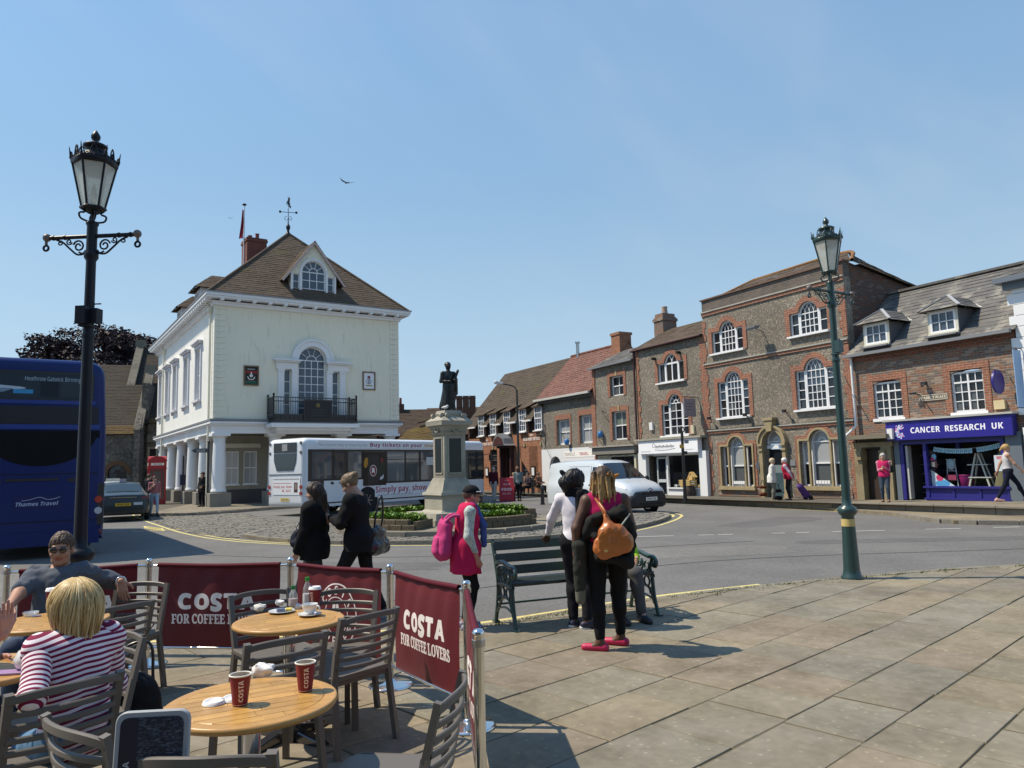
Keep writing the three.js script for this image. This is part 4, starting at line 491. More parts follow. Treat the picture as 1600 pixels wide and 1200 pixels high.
box1(t, 'alarm_box', M.trim, 0.22,0.36,0.1, X(-3.75), 3.4,0.05); box1(t, 'alarm_box', std([0.55,0.5,0.36],0.6), 0.2,0.38,0.1, X(-0.98), 3.1,0.05); nb().cyl(0.07,0.07,0.2, X(-3.3), 6.55,0.12,8, PI / 2).cyl(0.07,0.07,0.2, X(-1.6), 6.6,0.12,8, PI / 2).to(t, 'wall_light', M.dark);
}
{ // ---- grey flint house with slate roof
const t = rowThing('slate_roofed_house', 'grey flint house with two brick-framed sash windows and slate roof above a hanging-basket shop', -8.45), X = (q) => q + 8.45, W = 3.6; seed = 303;
const wn = [[X(-6.35), 5.1,1.1,1.02],[X(-6.25), 2.88,1.18,1.44]];
part(t, 'wall', wallGeo(rectPts(0,0, W, 6.8), [...wn.map(([x, y, w, h]) => rectPts(x - w / 2, y, x + w / 2, y + h)), rectPts(0.3,0.1,3.4,2.1)],0.35,0), M.flint);
for (const [x, y, w, h] of wn) { win(t, x, y, -0.18, w, h, { cols: 2, rows: 2, meet: 1, f: 0.07, pane: h > 1.2 ? halfPane(0.7, phys([0.14,0.17,0.15],0.15)) : M.pane, sillMat: std([0.6,0.58,0.42],0.6), sill: 0.12 }); nb().box(0.2, h + 0.24,0.03, x - w / 2 - 0.1, y + h / 2 + 0.1,0.013).box(0.2, h + 0.24,0.03, x + w / 2 + 0.1, y + h / 2 + 0.1,0.013).box(w, 0.24,0.03, x, y + h + 0.121,0.013).to(t, 'brick_surround', M.red); box1(t, 'keystone', M.buff, 0.13,0.28,0.05, x, y + h + 0.13,0.025); }
box1(t, 'brick_quoin', M.red, 0.22,6.7,0.03,0.11,3.4,0.012);
roof(t, 'roof', M.slate, [[-0.1,6.72,0.2],[W + 0.05,6.76,0.2],[-0.1,7.85,-2.2],[W + 0.05,7.85,-2.2]],[[W, 6.6,-4.6],[-0.1,6.6,-4.6],[W, 7.85,-2.2],[-0.1,7.85,-2.2]]); nb().beam([-0.1,6.7,0.2],[W, 6.74,0.2],0.1,0.1).to(t, 'gutter', M.lead);
part(t, 'gable', wallGeo([[-4.6,5],[0,5],[0,6.7],[-2.2,7.8],[-4.6,6.6]],[],0.3,0), M.mixed).rotation.y = -PI / 2;
nb().box(0.75,1.5,0.8,-0.35,8.1,-2.3).box(0.85,0.14,0.9,-0.35,8.8,-2.3).to(t, 'chimney', M.post);
box1(t, 'fascia', std([0.22,0.21,0.19],0.6), 3.5,0.36,0.22,1.8,2.36,0.12); box1(t, 'cornice', std([0.36,0.34,0.3],0.7), 3.7,0.06,0.36,1.8,2.57,0.16);
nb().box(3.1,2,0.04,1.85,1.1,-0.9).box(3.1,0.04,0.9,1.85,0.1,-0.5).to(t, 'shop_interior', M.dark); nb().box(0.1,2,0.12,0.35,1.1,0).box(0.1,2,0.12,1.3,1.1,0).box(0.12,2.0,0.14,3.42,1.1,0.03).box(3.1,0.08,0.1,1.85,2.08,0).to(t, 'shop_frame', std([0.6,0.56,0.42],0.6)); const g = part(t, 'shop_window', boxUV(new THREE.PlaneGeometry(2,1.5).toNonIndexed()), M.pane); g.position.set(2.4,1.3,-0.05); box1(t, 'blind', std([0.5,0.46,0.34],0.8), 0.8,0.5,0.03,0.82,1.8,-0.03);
for (const [y, x] of [[4.3,1.1],[2.95,0.7],[2.95,3.1]]) nb().bar([x, y, 0],[x, y + 0.12,0.3],0.016).bar([x, y + 0.05,0.26],[x + 0.28, y - 0.5,0.03],0.013).to(t, 'sign_bracket', M.black);
for (const [k, x] of [[0,1.7],[1,2.35],[2,3.05]]) { const b = thing('hanging_basket', ['leftmost', 'middle', 'rightmost'][k] + ' of the three hanging baskets of flowers in front of the dark shop window', 'hanging basket', t.localToWorld.call((t.updateMatrixWorld(), t), V(x, 1.62,0.42)), RANG); nb().lathe([[0,-0.16],[0.12,-0.12],[0.17,0],[0.15,0]],0,0,0,12).to(b, 'basket', std([0.5,0.48,0.45],0.8)); nb().bar([0,0.45,0],[0.12,0,0],0.006).bar([0,0.45,0],[-0.12,0,0],0.006).bar([0,0.45,0],[0,0.52,-0.4],0.01).to(b, 'chain', M.black); const q = nb(); for (let i = 0; i < 46; i++) { const a = rr(0,6.28), r = rr(0.05,0.24); q.add(new THREE.PlaneGeometry(0.09,0.07), M4().compose(V(r * cos(a), rr(-0.08,0.16), r * sin(a)), new THREE.Quaternion().setFromEuler(new THREE.Euler(rr(-1,1), rr(-3,3), rr(-1,1))), V(1,1,1))); } q.to(b, 'foliage', std([0.09,0.12,0.03],0.8, { side: THREE.DoubleSide })); const fq = nb(); for (let i = 0; i < 22; i++) { const a = rr(0,6.28), r = rr(0.12,0.26); fq.add(new THREE.IcosahedronGeometry(0.035,0), T(r * cos(a), rr(-0.04,0.18), r * sin(a))); } fq.to(b, 'flowers', std([[0.5,0.42,0.08],[0.5,0.45,0.2],[0.12,0.06,0.35]][k],0.7)); }
}
{ // ---- red tiled travel shop
const t = rowThing('travel_shop', 'low flint house with red tiled roof over a white travel shop front', -13.8), X = (q) => q + 13.8, W = 5.4; seed = 304;
const wn = [[X(-11.4), 2.82,1.36,1.42],[X(-9.1), 2.82,1.36,1.52]];
part(t, 'wall', wallGeo(rectPts(0,2.62, W, 5.55), wn.map(([x, y, w, h]) => rectPts(x - w / 2, y, x + w / 2, y + h)), 0.35,0), M.flint);
for (const [x, y, w, h] of wn) { win(t, x, y, -0.2, w, h, { cols: 2, rows: 2, meet: 1, f: 0.1, pane: M.paneBlind, sill: 0.14, mat: M.shopWhite }); nb().box(0.13, h, 0.03, x - w / 2 - 0.065, y + h / 2,0.013).box(0.13, h, 0.03, x + w / 2 + 0.065, y + h / 2,0.013).box(w + 0.26,0.28,0.03, x, y + h + 0.141,0.013).to(t, 'brick_surround', M.red); }
box1(t, 'brick_quoin', M.red, 0.2,2.9,0.03, W - 0.1,4.05,0.012);
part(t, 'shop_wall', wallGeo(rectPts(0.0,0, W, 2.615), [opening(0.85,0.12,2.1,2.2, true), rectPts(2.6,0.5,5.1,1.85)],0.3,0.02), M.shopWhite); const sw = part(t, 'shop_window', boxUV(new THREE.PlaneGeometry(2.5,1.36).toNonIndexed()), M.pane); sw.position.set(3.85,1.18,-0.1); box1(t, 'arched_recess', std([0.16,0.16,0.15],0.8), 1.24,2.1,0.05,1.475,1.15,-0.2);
board(t, 'sign_lettering', printMat(512,64, (x) => { x.fillStyle = '#f3f1ec'; x.fillRect(0,0,512,64); x.font = '40px sans-serif'; x.textBaseline = 'middle'; x.fillStyle = '#6b6360'; x.fillText('TRIANGLE', 10,34); x.fillStyle = '#a02a33'; x.font = 'bold 40px sans-serif'; x.fillText('TRAVEL.', 262,34); }, 0.6), 3.0,0.36, X(-9.9), 2.28,0.03);
const ey = 5.5, ry_ = 8.3; roof(t, 'roof', M.redtile, [[-0.25, ey, 0.25],[W, ey, 0.25],[-0.25, ry_, -2.5],[W, ry_, -2.5]],[[W, 5,-5.4],[-0.25,5,-5.4],[W, ry_, -2.5],[-0.25, ry_, -2.5]]); part(t, 'gable', wallGeo([[-5,0],[-0.35,0],[-0.35,5.45],[-2.5,8.2],[-5,5.3]],[],0.3,0), M.mixed).rotation.y = -PI / 2;
nb().beam([-0.25,5.5,0.3],[W, 5.5,0.3],0.13,0.12).to(t, 'gutter', std([0.5,0.5,0.47],0.5)); box1(t, 'eaves_soffit', std([0.1,0.09,0.08],0.8), W, 0.16,0.2, W / 2,5.36,0.1); nb().tube([[-0.25, ry_ + 0.02,-2.5],[W, ry_ + 0.02,-2.5]],0.09,10,6).to(t, 'ridge_tiles', M.redtile);
nb().cyl(0.1,0.1,1.1,0.6,8.5,-2.4,10).cyl(0.16,0.16,0.08,0.6,9.05,-2.4,10).to(t, 'flue', M.steel);
nb().bar([0.45,4.1,0.02],[0.45,2.9,0.02],0.02).bar([0.0,3.5,0.5],[0.6,3.5,0.02],0.018).bar([0.45,4.1,0.02],[0.55,3.5,0.4],0.014).bar([0.55,3.5,0.4],[1.2,1.9,0.05],0.012).bar([2.6,3.4,0.02],[2.65,3.5,0.35],0.018).bar([2.62,3.45,0.3],[3.0,2.8,0.05],0.012).to(t, 'sign_bracket', M.black);
for (const [k, x, y] of [[0,2.95,2.95],[1,6.1,3.2]]) { const l = thing('blue_lantern', ['small blue lantern on the wall over the travel shop sign', 'small blue lantern on the grey flint wall right of the travel shop'][k], 'lantern', t.localToWorld.call((t.updateMatrixWorld(), t), V(x, y, 0.16)), RANG); nb().lathe([[0.02,-0.17],[0.12,-0.12],[0.15,0.08],[0.07,0.17],[0,0.2]],0,0,0,10).to(l, 'lantern_glass', phys([0.05,0.2,0.5],0.2)); nb().bar([0,0.19,0],[0,0.19,-0.17],0.014).to(l, 'bracket', M.black); }
}
{ // ---- former post office
const t = rowThing('brick_pub', 'long brick pub with steep brown tiled roof and five white half-dormer windows', -23.6), X = (q) => q + 23.6, W = 9.75; seed = 305; const pr = sm(S.tile, 0.012,0.92,[0.72,0.78,0.82]);
const wx = [-21.5,-19.75,-17.85,-15.85,-13.98].map(X), wl = [[X(-19.9), 1.0],[X(-15.78), 0.95],[X(-13.85), 0.85]];
part(t, 'wall', wallGeo(rectPts(0,0, W, 3.72), [...wl.map(([x, w]) => rectPts(x - w / 2,1.05, x + w / 2,2.82)), rectPts(X(-18.55), 0.1, X(-17.25), 2.95)],0.35,0), M.post);
part(t, 'tile_hung_wall', wallGeo(rectPts(0,3.722, W, 4.5), wx.map((x) => rectPts(x - 0.42,3.8, x + 0.42,4.5)), 0.3,0.03), sm(S.tile, 0.01,0.9,[0.75,0.55,0.5]));
for (const [x, w] of wl) { win(t, x, 1.05,-0.15, w, 1.77, { cols: 1, rows: 5, f: 0.05, bar: 0.035, mat: std([0.1,0.09,0.085],0.6), sill: 0.08, sillMat: M.post }); box1(t, 'keystone', M.buff, 0.16,0.2,0.06, x, 2.96,0.03); }
for (const x of wx) { win(t, x, 3.78,0.06,0.82,1.42, { cols: 3, rows: 4, f: 0.07, bar: 0.03, meet: 2, mat: M.shopWhite, pane: M.paneSky }); box1(t, 'dormer_cheek', sm(S.tile, 0.01,0.9,[0.7,0.55,0.5]), 0.06,0.8,0.9, x + 0.44,4.85,-0.42); box1(t, 'dormer_cheek', M.shopWhite, 0.05,0.8,0.8, x - 0.44,4.85,-0.36); roof(t, 'dormer_roof', M.tile, [[x - 0.6,5.2,0.22],[x + 0.6,5.2,0.22],[x - 0.6,5.85,-1.2],[x + 0.6,5.85,-1.2]]); box1(t, 'dormer_soffit', sm(S.tile, 0.01,0.9,[0.6,0.5,0.45]), 1.16,0.07,0.1, x, 5.17,0.17); }
const gx = [0, ...wx.flatMap((x) => [x - 0.45, x + 0.45]), W]; for (let i = 0; i < gx.length; i += 2) if (gx[i + 1] - gx[i] > 0.1) { roof(t, 'roof_apron', pr, [[gx[i],4.42,0.3],[gx[i + 1],4.42,0.3],[gx[i],5.0,-0.18],[gx[i + 1],5.0,-0.18]]); nb().beam([gx[i],4.4,0.33],[gx[i + 1],4.4,0.33],0.1,0.1).to(t, 'gutter', M.trim); }
roof(t, 'roof', pr, [[-0.3,5.0,-0.2],[W + 0.1,5.0,-0.2],[-0.3,8.45,-3.2],[W + 1.2,8.45,-3.2]],[[W, 4.5,-6.6],[-0.3,4.5,-6.6],[W, 8.45,-3.2],[-0.3,8.45,-3.2]]); part(t, 'gable', wallGeo([[-6.5,0],[-0.36,0],[-0.36,4.6],[-3.2,8.3],[-6.5,4.5]],[],0.3,0), M.post).rotation.y = -PI / 2;
// entrance with curved hood
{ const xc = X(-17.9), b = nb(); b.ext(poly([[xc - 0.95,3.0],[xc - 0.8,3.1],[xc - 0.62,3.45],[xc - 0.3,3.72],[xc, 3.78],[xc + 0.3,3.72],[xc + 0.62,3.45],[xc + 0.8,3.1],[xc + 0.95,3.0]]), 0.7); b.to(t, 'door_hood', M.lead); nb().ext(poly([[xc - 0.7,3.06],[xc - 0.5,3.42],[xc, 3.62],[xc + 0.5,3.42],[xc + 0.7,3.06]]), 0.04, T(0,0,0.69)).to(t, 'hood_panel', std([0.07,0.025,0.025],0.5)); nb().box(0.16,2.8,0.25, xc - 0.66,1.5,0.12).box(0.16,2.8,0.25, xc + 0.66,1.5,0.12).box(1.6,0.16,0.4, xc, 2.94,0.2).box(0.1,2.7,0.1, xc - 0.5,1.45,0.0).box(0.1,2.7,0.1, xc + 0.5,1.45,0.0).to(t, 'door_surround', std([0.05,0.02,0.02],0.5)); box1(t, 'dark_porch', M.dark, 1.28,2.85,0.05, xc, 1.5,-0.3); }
const sign = (x, y, w) => { board(t, 'sign_lettering', printMat(256,72, (c) => { c.clearRect(0,0,256,72); c.fillStyle = '#f4f4f2'; c.textAlign = 'center'; c.font = 'bold 20px serif'; c.fillText('- THE -', 128,22); c.font = 'bold 32px serif'; c.fillText('OLD POST OFFICE', 128,58,250); }, 0.6, { transparent: true, alphaTest: 0.4 }), w, w * 0.28, x, y, 0.035); }; sign(X(-14.9), 3.38,2.0); sign(X(-20.8), 3.3,2.0);
for (const x of [X(-14.8), X(-20.85)]) { nb().box(0.44,0.62,0.05, x, 1.36,0.03).to(t, 'menu_case', M.black); board(t, 'menu_sheet', std([0.7,0.72,0.74],0.5), 0.3,0.46, x, 1.36,0.057); }
}
{ // ---- charity shop
const t = rowThing('charity_shop', 'brown brick house with slate mansard and two dormers above a blue charity shop front', 6.96), X = (q) => q - 6.96, W = 5.36; seed = 306;
const wn = [[X(8.26), 2.96,1.0,1.2],[X(10.85), 2.97,0.96,1.22]];
part(t, 'wall', wallGeo(rectPts(0,2.3, W, 5.2), wn.map(([x, y, w, h]) => [[x - w / 2, y],[x + w / 2, y],[x + w / 2, y + h - 0.05], ...arcPts(x, y + h - 1.1,1.17,1.12, PI - 1.12,6), [x - w / 2, y + h - 0.05]]), 0.35,0), M.mixed);
for (const [x, y, w, h] of wn) { win(t, x, y, -0.1, w, h, { cols: 4, rows: 4, f: 0.055, bar: 0.024, mat: M.shopWhite, sill: 0.1 }); nb().box(0.05, h, 0.075, x, y + h / 2,-0.1).box(w, 0.05,0.075, x, y + h * 0.74,-0.099).to(t, 'mullion', M.shopWhite); nb().box(0.2, h + 0.1,0.02, x - w / 2 - 0.1, y + h / 2,0.01).box(0.2, h + 0.1,0.02, x + w / 2 + 0.1, y + h / 2,0.01).box(w + 0.4,0.2,0.02, x, y + h + 0.16,0.01).to(t, 'brick_surround', M.red); }
box1(t, 'brick_band', sm(S.red, 0.006,0.85,[0.75,0.7,0.7]), W, 0.22,0.06, W / 2,5.07,0.03);
const ey = 5.18, rY = 7.62, rz = -2.5; roof(t, 'roof', M.slate, [[-0.02, ey, 0.22],[W + 0.1, ey, 0.22],[-0.02, rY, rz],[W + 0.1, rY, rz]],[[W + 0.1,5,-5.2],[-0.02,5,-5.2],[W + 0.1, rY, rz],[-0.02, rY, rz]]); nb().beam([-0.05,5.17,0.26],[W, 5.17,0.26],0.13,0.1).to(t, 'gutter', M.lead); nb().beam([0, rY + 0.03, rz],[W + 0.1, rY + 0.03, rz],0.26,0.08).to(t, 'ridge', M.slate);
for (const x of [X(8.06), X(10.32)]) { const y0 = 5.42, y1 = 6.16, z = 0.02, hw = 0.47; win(t, x, y0 + 0.06, z, hw * 2 - 0.14, y1 - y0 - 0.08, { cols: 3, rows: 2, f: 0.06, bar: 0.024, pane: M.paneSky, mat: M.shopWhite, sill: 0 }); nb().box(0.07, y1 - y0,0.06, x - hw + 0.035, (y0 + y1) / 2, z).box(0.07, y1 - y0,0.06, x + hw - 0.035, (y0 + y1) / 2, z).box(hw * 2,0.07,0.1, x, y0 + 0.02, z + 0.02).box(hw * 2,0.05,0.08, x, y1, z).to(t, 'dormer_frame', std([0.62,0.6,0.5],0.6)); const ch = nb(); for (const s of [-1,1]) { const g = new THREE.ExtrudeGeometry(poly([[0, y0],[0, y1],[-0.98, y1]]), { depth: 0.05, bevelEnabled: false }); g.rotateY(-PI / 2); ch.add(g, M4().makeTranslation(x + s * (hw - 0.02) + 0.025,0, z).multiply(M4().makeScale(1,1,1)).multiply(M4().makeRotationY(0))); } ch.to(t, 'dormer_cheek', std([0.12,0.12,0.13],0.7));
const E = 0.66, py = y1 + 0.02, ap = y1 + 0.5; roof(t, 'dormer_roof', M.slate, [[x - E, py, 0.26],[x + E, py, 0.26],[x, ap, -0.35],[x, ap, -0.35]],[[x + E, py, 0.26],[x + E, py, -0.95],[x, ap, -0.35],[x, ap, -1.6]],[[x - E, py, -0.95],[x - E, py, 0.26],[x, ap, -1.6],[x, ap, -0.35]]); nb().beam([x - E, py + 0.03,0.27],[x, ap + 0.03,-0.35],0.09,0.03).beam([x + E, py + 0.03,0.27],[x, ap + 0.03,-0.35],0.09,0.03).to(t, 'lead_hip', std([0.42,0.42,0.43],0.5)); nb().beam([x + E, py + 0.02,-0.9],[x + 0.25, py + 0.32,-1.32],0.07,0.04).to(t, 'lead_flashing', std([0.7,0.68,0.62],0.5)); box1(t, 'lead_apron', M.lead, 1.0,0.05,0.28, x, 5.37,0.14); }
// ground floor: stone doorway on the left
box1(t, 'ground_wall', sm(S.stone, 0.006,0.9,[0.6,0.56,0.5]), 0.26,2.3,0.3,0.15,1.15,-0.16);
{ const b = nb(); b.box(0.28,1.85,0.26,0.42 - 0.26,1.15,0.06).box(0.36,1.9,0.28,1.2,1.16,0.06).box(0.2,0.3,0.34,0.22,1.75,0.1).box(0.22,0.3,0.34,1.1,1.75,0.1).box(1.45,0.16,0.3,0.72,2.1,0.06); b.to(t, 'stone_doorcase', sm(S.stone, 0.008,0.9,[0.82,0.72,0.52])); box1(t, 'canopy', sm(S.stone, 0.008,0.9,[0.55,0.52,0.46]), 1.55,0.14,0.62,0.74,2.36,0.28); box1(t, 'over_door_wall', sm(S.stone, 0.006,0.9,[0.5,0.48,0.42]), 1.3,0.2,0.2,0.7,2.2,-0.1); const d = box1(t, 'door', M.doorBrown, 0.75,1.75,0.05,0.66,1.1,-0.12); part(d, 'door_knob', new THREE.SphereGeometry(0.03,8,6), M.gold).position.set(0.95,1.1,-0.07); }
// blue shop front
const blue = std([0.022,0.02,0.19],0.4), blueD = std([0.018,0.018,0.11],0.45), grey = std([0.12,0.15,0.18],0.6);
box1(t, 'sign_board', blue, 3.86,0.6,0.24, X(10.24), 2.5,0.2);
board(t, 'sign_lettering', printMat(1024,156, (x) => { x.fillStyle = '#262087'; x.fillRect(0,0,1024,156); x.fillStyle = '#f4f5fb'; x.font = 'bold 66px sans-serif'; x.textBaseline = 'middle'; x.fillText('CANCER', 218,80,262); x.fillText('RESEARCH', 510,80,330); x.fillText('UK', 872,80,90); const cols = ['#ffffff', '#9fd0f2', '#e2447e', '#5fb0e6', '#f0a8c8', '#ffffff']; let q = 3; const R = () => { q = (q * 16807) % 2147483647; return q / 2147483647; }; for (let i = 0; i < 330; i++) { const a = 0.75 + R() * 4.8, r = 34 + (R() + R() - 1) * 22, px = 128 + r * cos(a) * 1.02, py = 80 + r * sin(a) * 1.2; x.fillStyle = cols[Math.floor(R() * 6)]; x.fillRect(px, py, 3 + R() * 5,3 + R() * 5); } }, 0.4), 3.84,0.585, X(10.24), 2.5,0.323);
box1(t, 'ledge', std([0.42,0.42,0.4],0.7), 4.0,0.06,0.4, X(10.24), 2.84,0.18);
nb().box(0.11,1.75,0.14, X(8.66), 1.18,0.05).box(0.1,1.75,0.14, X(9.42), 1.18,0.05).box(0.1,1.5,0.12, X(11.72), 1.38,0.05).box(3.1,0.08,0.14, X(10.2), 2.1,0.05).box(0.1,0.35,0.14, X(10.2), 2.0,-0.4).to(t, 'shop_frame', blue); box1(t, 'transom_panel', blueD, 3.2,0.1,0.3, X(10.2), 2.18,0.0);
{ const b = nb(); b.box(2.5,0.4,0.12, X(10.6), 0.5,0.04).box(2.56,0.06,0.26, X(10.6), 0.72,0.06).box(2.56,0.06,0.2, X(10.6), 0.36,0.07); for (let k = 0; k < 4; k++) b.box(0.06,0.34,0.16, X(9.45) + k * 0.78,0.53,0.05); b.to(t, 'stall_riser', blue); }
box1(t, 'door_jamb', std([0.5,0.5,0.48],0.6), 0.07,1.7,0.2, X(8.78), 1.17,-0.05); box1(t, 'pilaster', grey, 0.42,2.2,0.2, X(12.06), 1.2,0.06); box1(t, 'pilaster', grey, 0.18,2.2,0.2, X(8.5), 1.2,0.02);
const gl = part(t, 'shop_window', boxUV(new THREE.PlaneGeometry(2.24,1.34).toNonIndexed()), M.glass); gl.position.set(X(10.58), 1.42,0.0);
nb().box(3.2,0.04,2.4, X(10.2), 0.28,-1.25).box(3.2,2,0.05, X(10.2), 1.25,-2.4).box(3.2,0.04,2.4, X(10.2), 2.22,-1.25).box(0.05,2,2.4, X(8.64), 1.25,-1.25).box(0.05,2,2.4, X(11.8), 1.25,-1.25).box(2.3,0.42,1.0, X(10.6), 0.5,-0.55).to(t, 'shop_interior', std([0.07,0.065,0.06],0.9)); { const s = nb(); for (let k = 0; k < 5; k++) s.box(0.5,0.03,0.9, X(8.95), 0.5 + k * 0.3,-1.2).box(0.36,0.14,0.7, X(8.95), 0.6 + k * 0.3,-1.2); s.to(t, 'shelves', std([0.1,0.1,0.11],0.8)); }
box1(t, 'alarm_box', M.trim, 0.18,0.34,0.12, X(8.5), 2.42,0.37); t.updateMatrixWorld();
const place = (n, l, c, x, y, z) => thing(n, l, c, t.localToWorld(V(x, y, z)), RANG);
// the goods in the window
{ const b = place('bunting_banner', 'pale blue paper letter banner strung across the charity shop window', 'banner', X(10.6), 1.9,-0.08); const lets = 'VOLUNTEERS NEEDED'; [...lets].forEach((ch, i) => { if (ch === ' ') return; const u = i / (lets.length - 1) - 0.5, m = board(b, 'letter_card', text(ch, 'bold 40px sans-serif', 44,60, '#39617c', '#a9d4e8'), 0.108,0.14, u * 1.9,-0.1 + 0.42 * u * u + u * 0.06,0); m.rotation.z = 0.5 * u; }); nb().tube(Array.from({ length: 9 }, (_, k) => { const u = k / 8 - 0.5; return [u * 2.0,-0.03 + 0.42 * u * u + u * 0.06,0.002]; }), 0.004,30,4).to(b, 'string', M.trim); }
{ const l = place('step_ladder', 'pale wooden A-frame display ladder in the middle of the charity shop window', 'ladder', X(10.75), 0.72,-0.4), b = nb(); for (const s of [-1,1]) b.beam([s * 0.3,0,0.05],[s * 0.03,1.0,0.05],0.045,0.045).beam([s * 0.3,0,-0.2],[s * 0.03,1.0,-0.1],0.04,0.04); b.to(l, 'frame', std([0.62,0.62,0.55],0.6)); for (const [y, w] of [[0.28,0.75],[0.66,0.6]]) nb().box(w, 0.03,0.26,0, y, -0.04).to(l, 'shelf', std([0.6,0.6,0.54],0.6)); }
{ const l = place('display_stand', 'small white framed display stand left of the window ladder', 'stand', X(9.95), 0.72,-0.35), b = nb(); for (const s of [-1,1]) b.bar([s * 0.17,0,0],[s * 0.11,0.85,0],0.016); for (const y of [0.2,0.48,0.83]) b.bar([-0.15, y, 0],[0.15, y, 0],0.014); b.to(l, 'frame', std([0.55,0.58,0.6],0.5)); nb().box(0.3,0.16,0.12,0,0.28,0).to(l, 'folded_clothes', std([0.35,0.05,0.12],0.9)); nb().sph(0.14,0.18,0.06,0,0.68,0.02).to(l, 'hung_top', std([0.4,0.5,0.55],0.9)); }
{ const l = place('dress_mannequin', 'grey mannequin in long yellow striped skirt at the right of the charity shop window', 'mannequin', X(11.45), 0.74,-0.4); nb().lathe([[0,0.55],[0.12,0.56],[0.13,0.72],[0.15,0.9],[0.09,1.0],[0.04,1.04],[0.035,1.1],[0,1.11]],0,0,0,14).to(l, 'bodice', std([0.25,0.24,0.2],0.9)); nb().lathe([[0.12,0.56],[0.17,0.4],[0.27,0.02],[0.26,0]],0,0,0,24).to(l, 'skirt', printMat(128,16, (x) => { for (let i = 0; i < 16; i++) { x.fillStyle = i % 2 ? '#d8cf8f' : '#6f6a4e'; x.fillRect(i * 8,0,8,16); } }, 0.9)); }
{ const l = place('magenta_tub', 'bright magenta tub on the charity shop window floor', 'tub', X(10.32), 0.72,-0.45); nb().lathe([[0,0],[0.15,0],[0.2,0.34],[0.19,0.34],[0.145,0.02]],0,0,0,20).to(l, 'tub', std([0.35,0.015,0.16],0.5)); nb().lathe([[0.19,0.33],[0.212,0.335],[0.212,0.36],[0.19,0.36]],0,0,0,20).to(l, 'rim', std([0.4,0.02,0.18],0.5)); }
{ const l = place('window_poster', 'blue and pink wedge poster in the lower left of the charity shop window', 'poster', X(9.78), 0.74,-0.05); const g = new THREE.ShapeGeometry(poly([[-0.3,0],[0.42,0],[-0.1,0.36],[-0.3,0.5]])); const p = g.attributes.position, uv = g.attributes.uv; for (let i = 0; i < p.count; i++) uv.setXY(i, (p.getX(i) + 0.3) / 0.72, p.getY(i) / 0.5); part(l, 'sheet', g, printMat(128,96, (x) => { x.fillStyle = '#d8e4ec'; x.fillRect(0,0,128,96); x.fillStyle = '#55a7d8'; x.beginPath(); x.ellipse(60,80,40,22,0,0,7); x.fill(); x.fillStyle = '#d23a6a'; x.beginPath(); x.arc(46,46,20,0,7); x.fill(); })); const m = board(l, 'balloon_card', printMat(48,96, (x) => { x.fillStyle = '#3c2a3a'; x.fillRect(0,0,48,96); x.fillStyle = '#8ccae8'; x.beginPath(); x.arc(30,26,18,0,7); x.fill(); x.fillStyle = '#d24b7c'; x.beginPath(); x.arc(16,40,13,0,7); x.fill(); x.fillStyle = '#e8dcc8'; x.fillRect(8,60,22,30); }), 0.2,0.46,-0.2,0.8,0); }
{ const l = place('paper_notice', 'pale paper notice stuck at the right edge of the charity shop window', 'poster', X(11.66), 1.42,0.14); board(l, 'sheet', std([0.55,0.62,0.68],0.6), 0.34,0.46,0,0,0); board(l, 'print', std([0.5,0.16,0.22],0.6), 0.16,0.08,-0.02,0.16,0.004); }
// street name plate, iron brackets, oval sign, alarm triangle, downpipe
{ const l = place('street_name_plate', 'small street name plate with pale lettering on the brown brick between the windows', 'sign', X(9.8), 3.5,0); nb().box(0.92,0.2,0.03,0,0,0.016).to(l, 'plate', std([0.16,0.14,0.12],0.6)); board(l, 'lettering', printMat(256,52, (x) => { x.fillStyle = '#6f6658'; x.fillRect(0,0,256,52); x.strokeStyle = '#d9d2c0'; x.lineWidth = 4; x.strokeRect(3,3,250,46); x.fillStyle = '#e2dccb'; x.font = 'bold 30px serif'; x.textAlign = 'center'; x.fillText('MARKET PLACE', 128,37,234); }), 0.9,0.185,0,0,0.034); }
nb().bar([X(9.35), 3.62,0],[X(9.3), 3.66,0.25],0.02).box(0.2,0.06,0.06, X(9.25), 3.66,0.2).bar([X(9.4), 3.6,0.05],[X(9.75), 3.0,0.03],0.012).bar([X(9.6), 4.0,0],[X(9.6), 3.86,0.25],0.03).box(0.16,0.1,0.08, X(9.6), 3.95,0.14).to(t, 'lamp_bracket', M.black);
box1(t, 'alarm_sounder', std([0.6,0.5,0.3],0.5), 0.3,0.26,0.1, X(11.75), 3.1,0.05);
{ const l = place('oval_sign', 'purple oval hanging sign projecting from the wall at the right', 'sign', X(12.0), 3.72,0.1); nb().add(new THREE.CylinderGeometry(0.3,0.3,0.05,28), M4().makeTranslation(0,0,0.42).multiply(M4().makeRotationZ(PI / 2)).multiply(M4().makeScale(1.15,1,1))).to(l, 'disc', printMat(64,64, (x) => { x.fillStyle = '#2a2280'; x.fillRect(0,0,64,64); x.fillStyle = '#b9609a'; x.fillRect(20,22,26,16); }, 0.4)); nb().bar([0,0.3,0],[0,0.36,0.75],0.015).to(l, 'bracket', M.black); }
nb().bar([0.14,5.1,0.14],[0.14,2.75,0.14],0.045,8).bar([0.14,5.1,0.14],[0.02,5.18,0.24],0.045,8).bar([0.14,2.75,0.14],[-0.22,2.45,0.2],0.045,8).to(t, 'rainwater_pipe', M.trim);
}
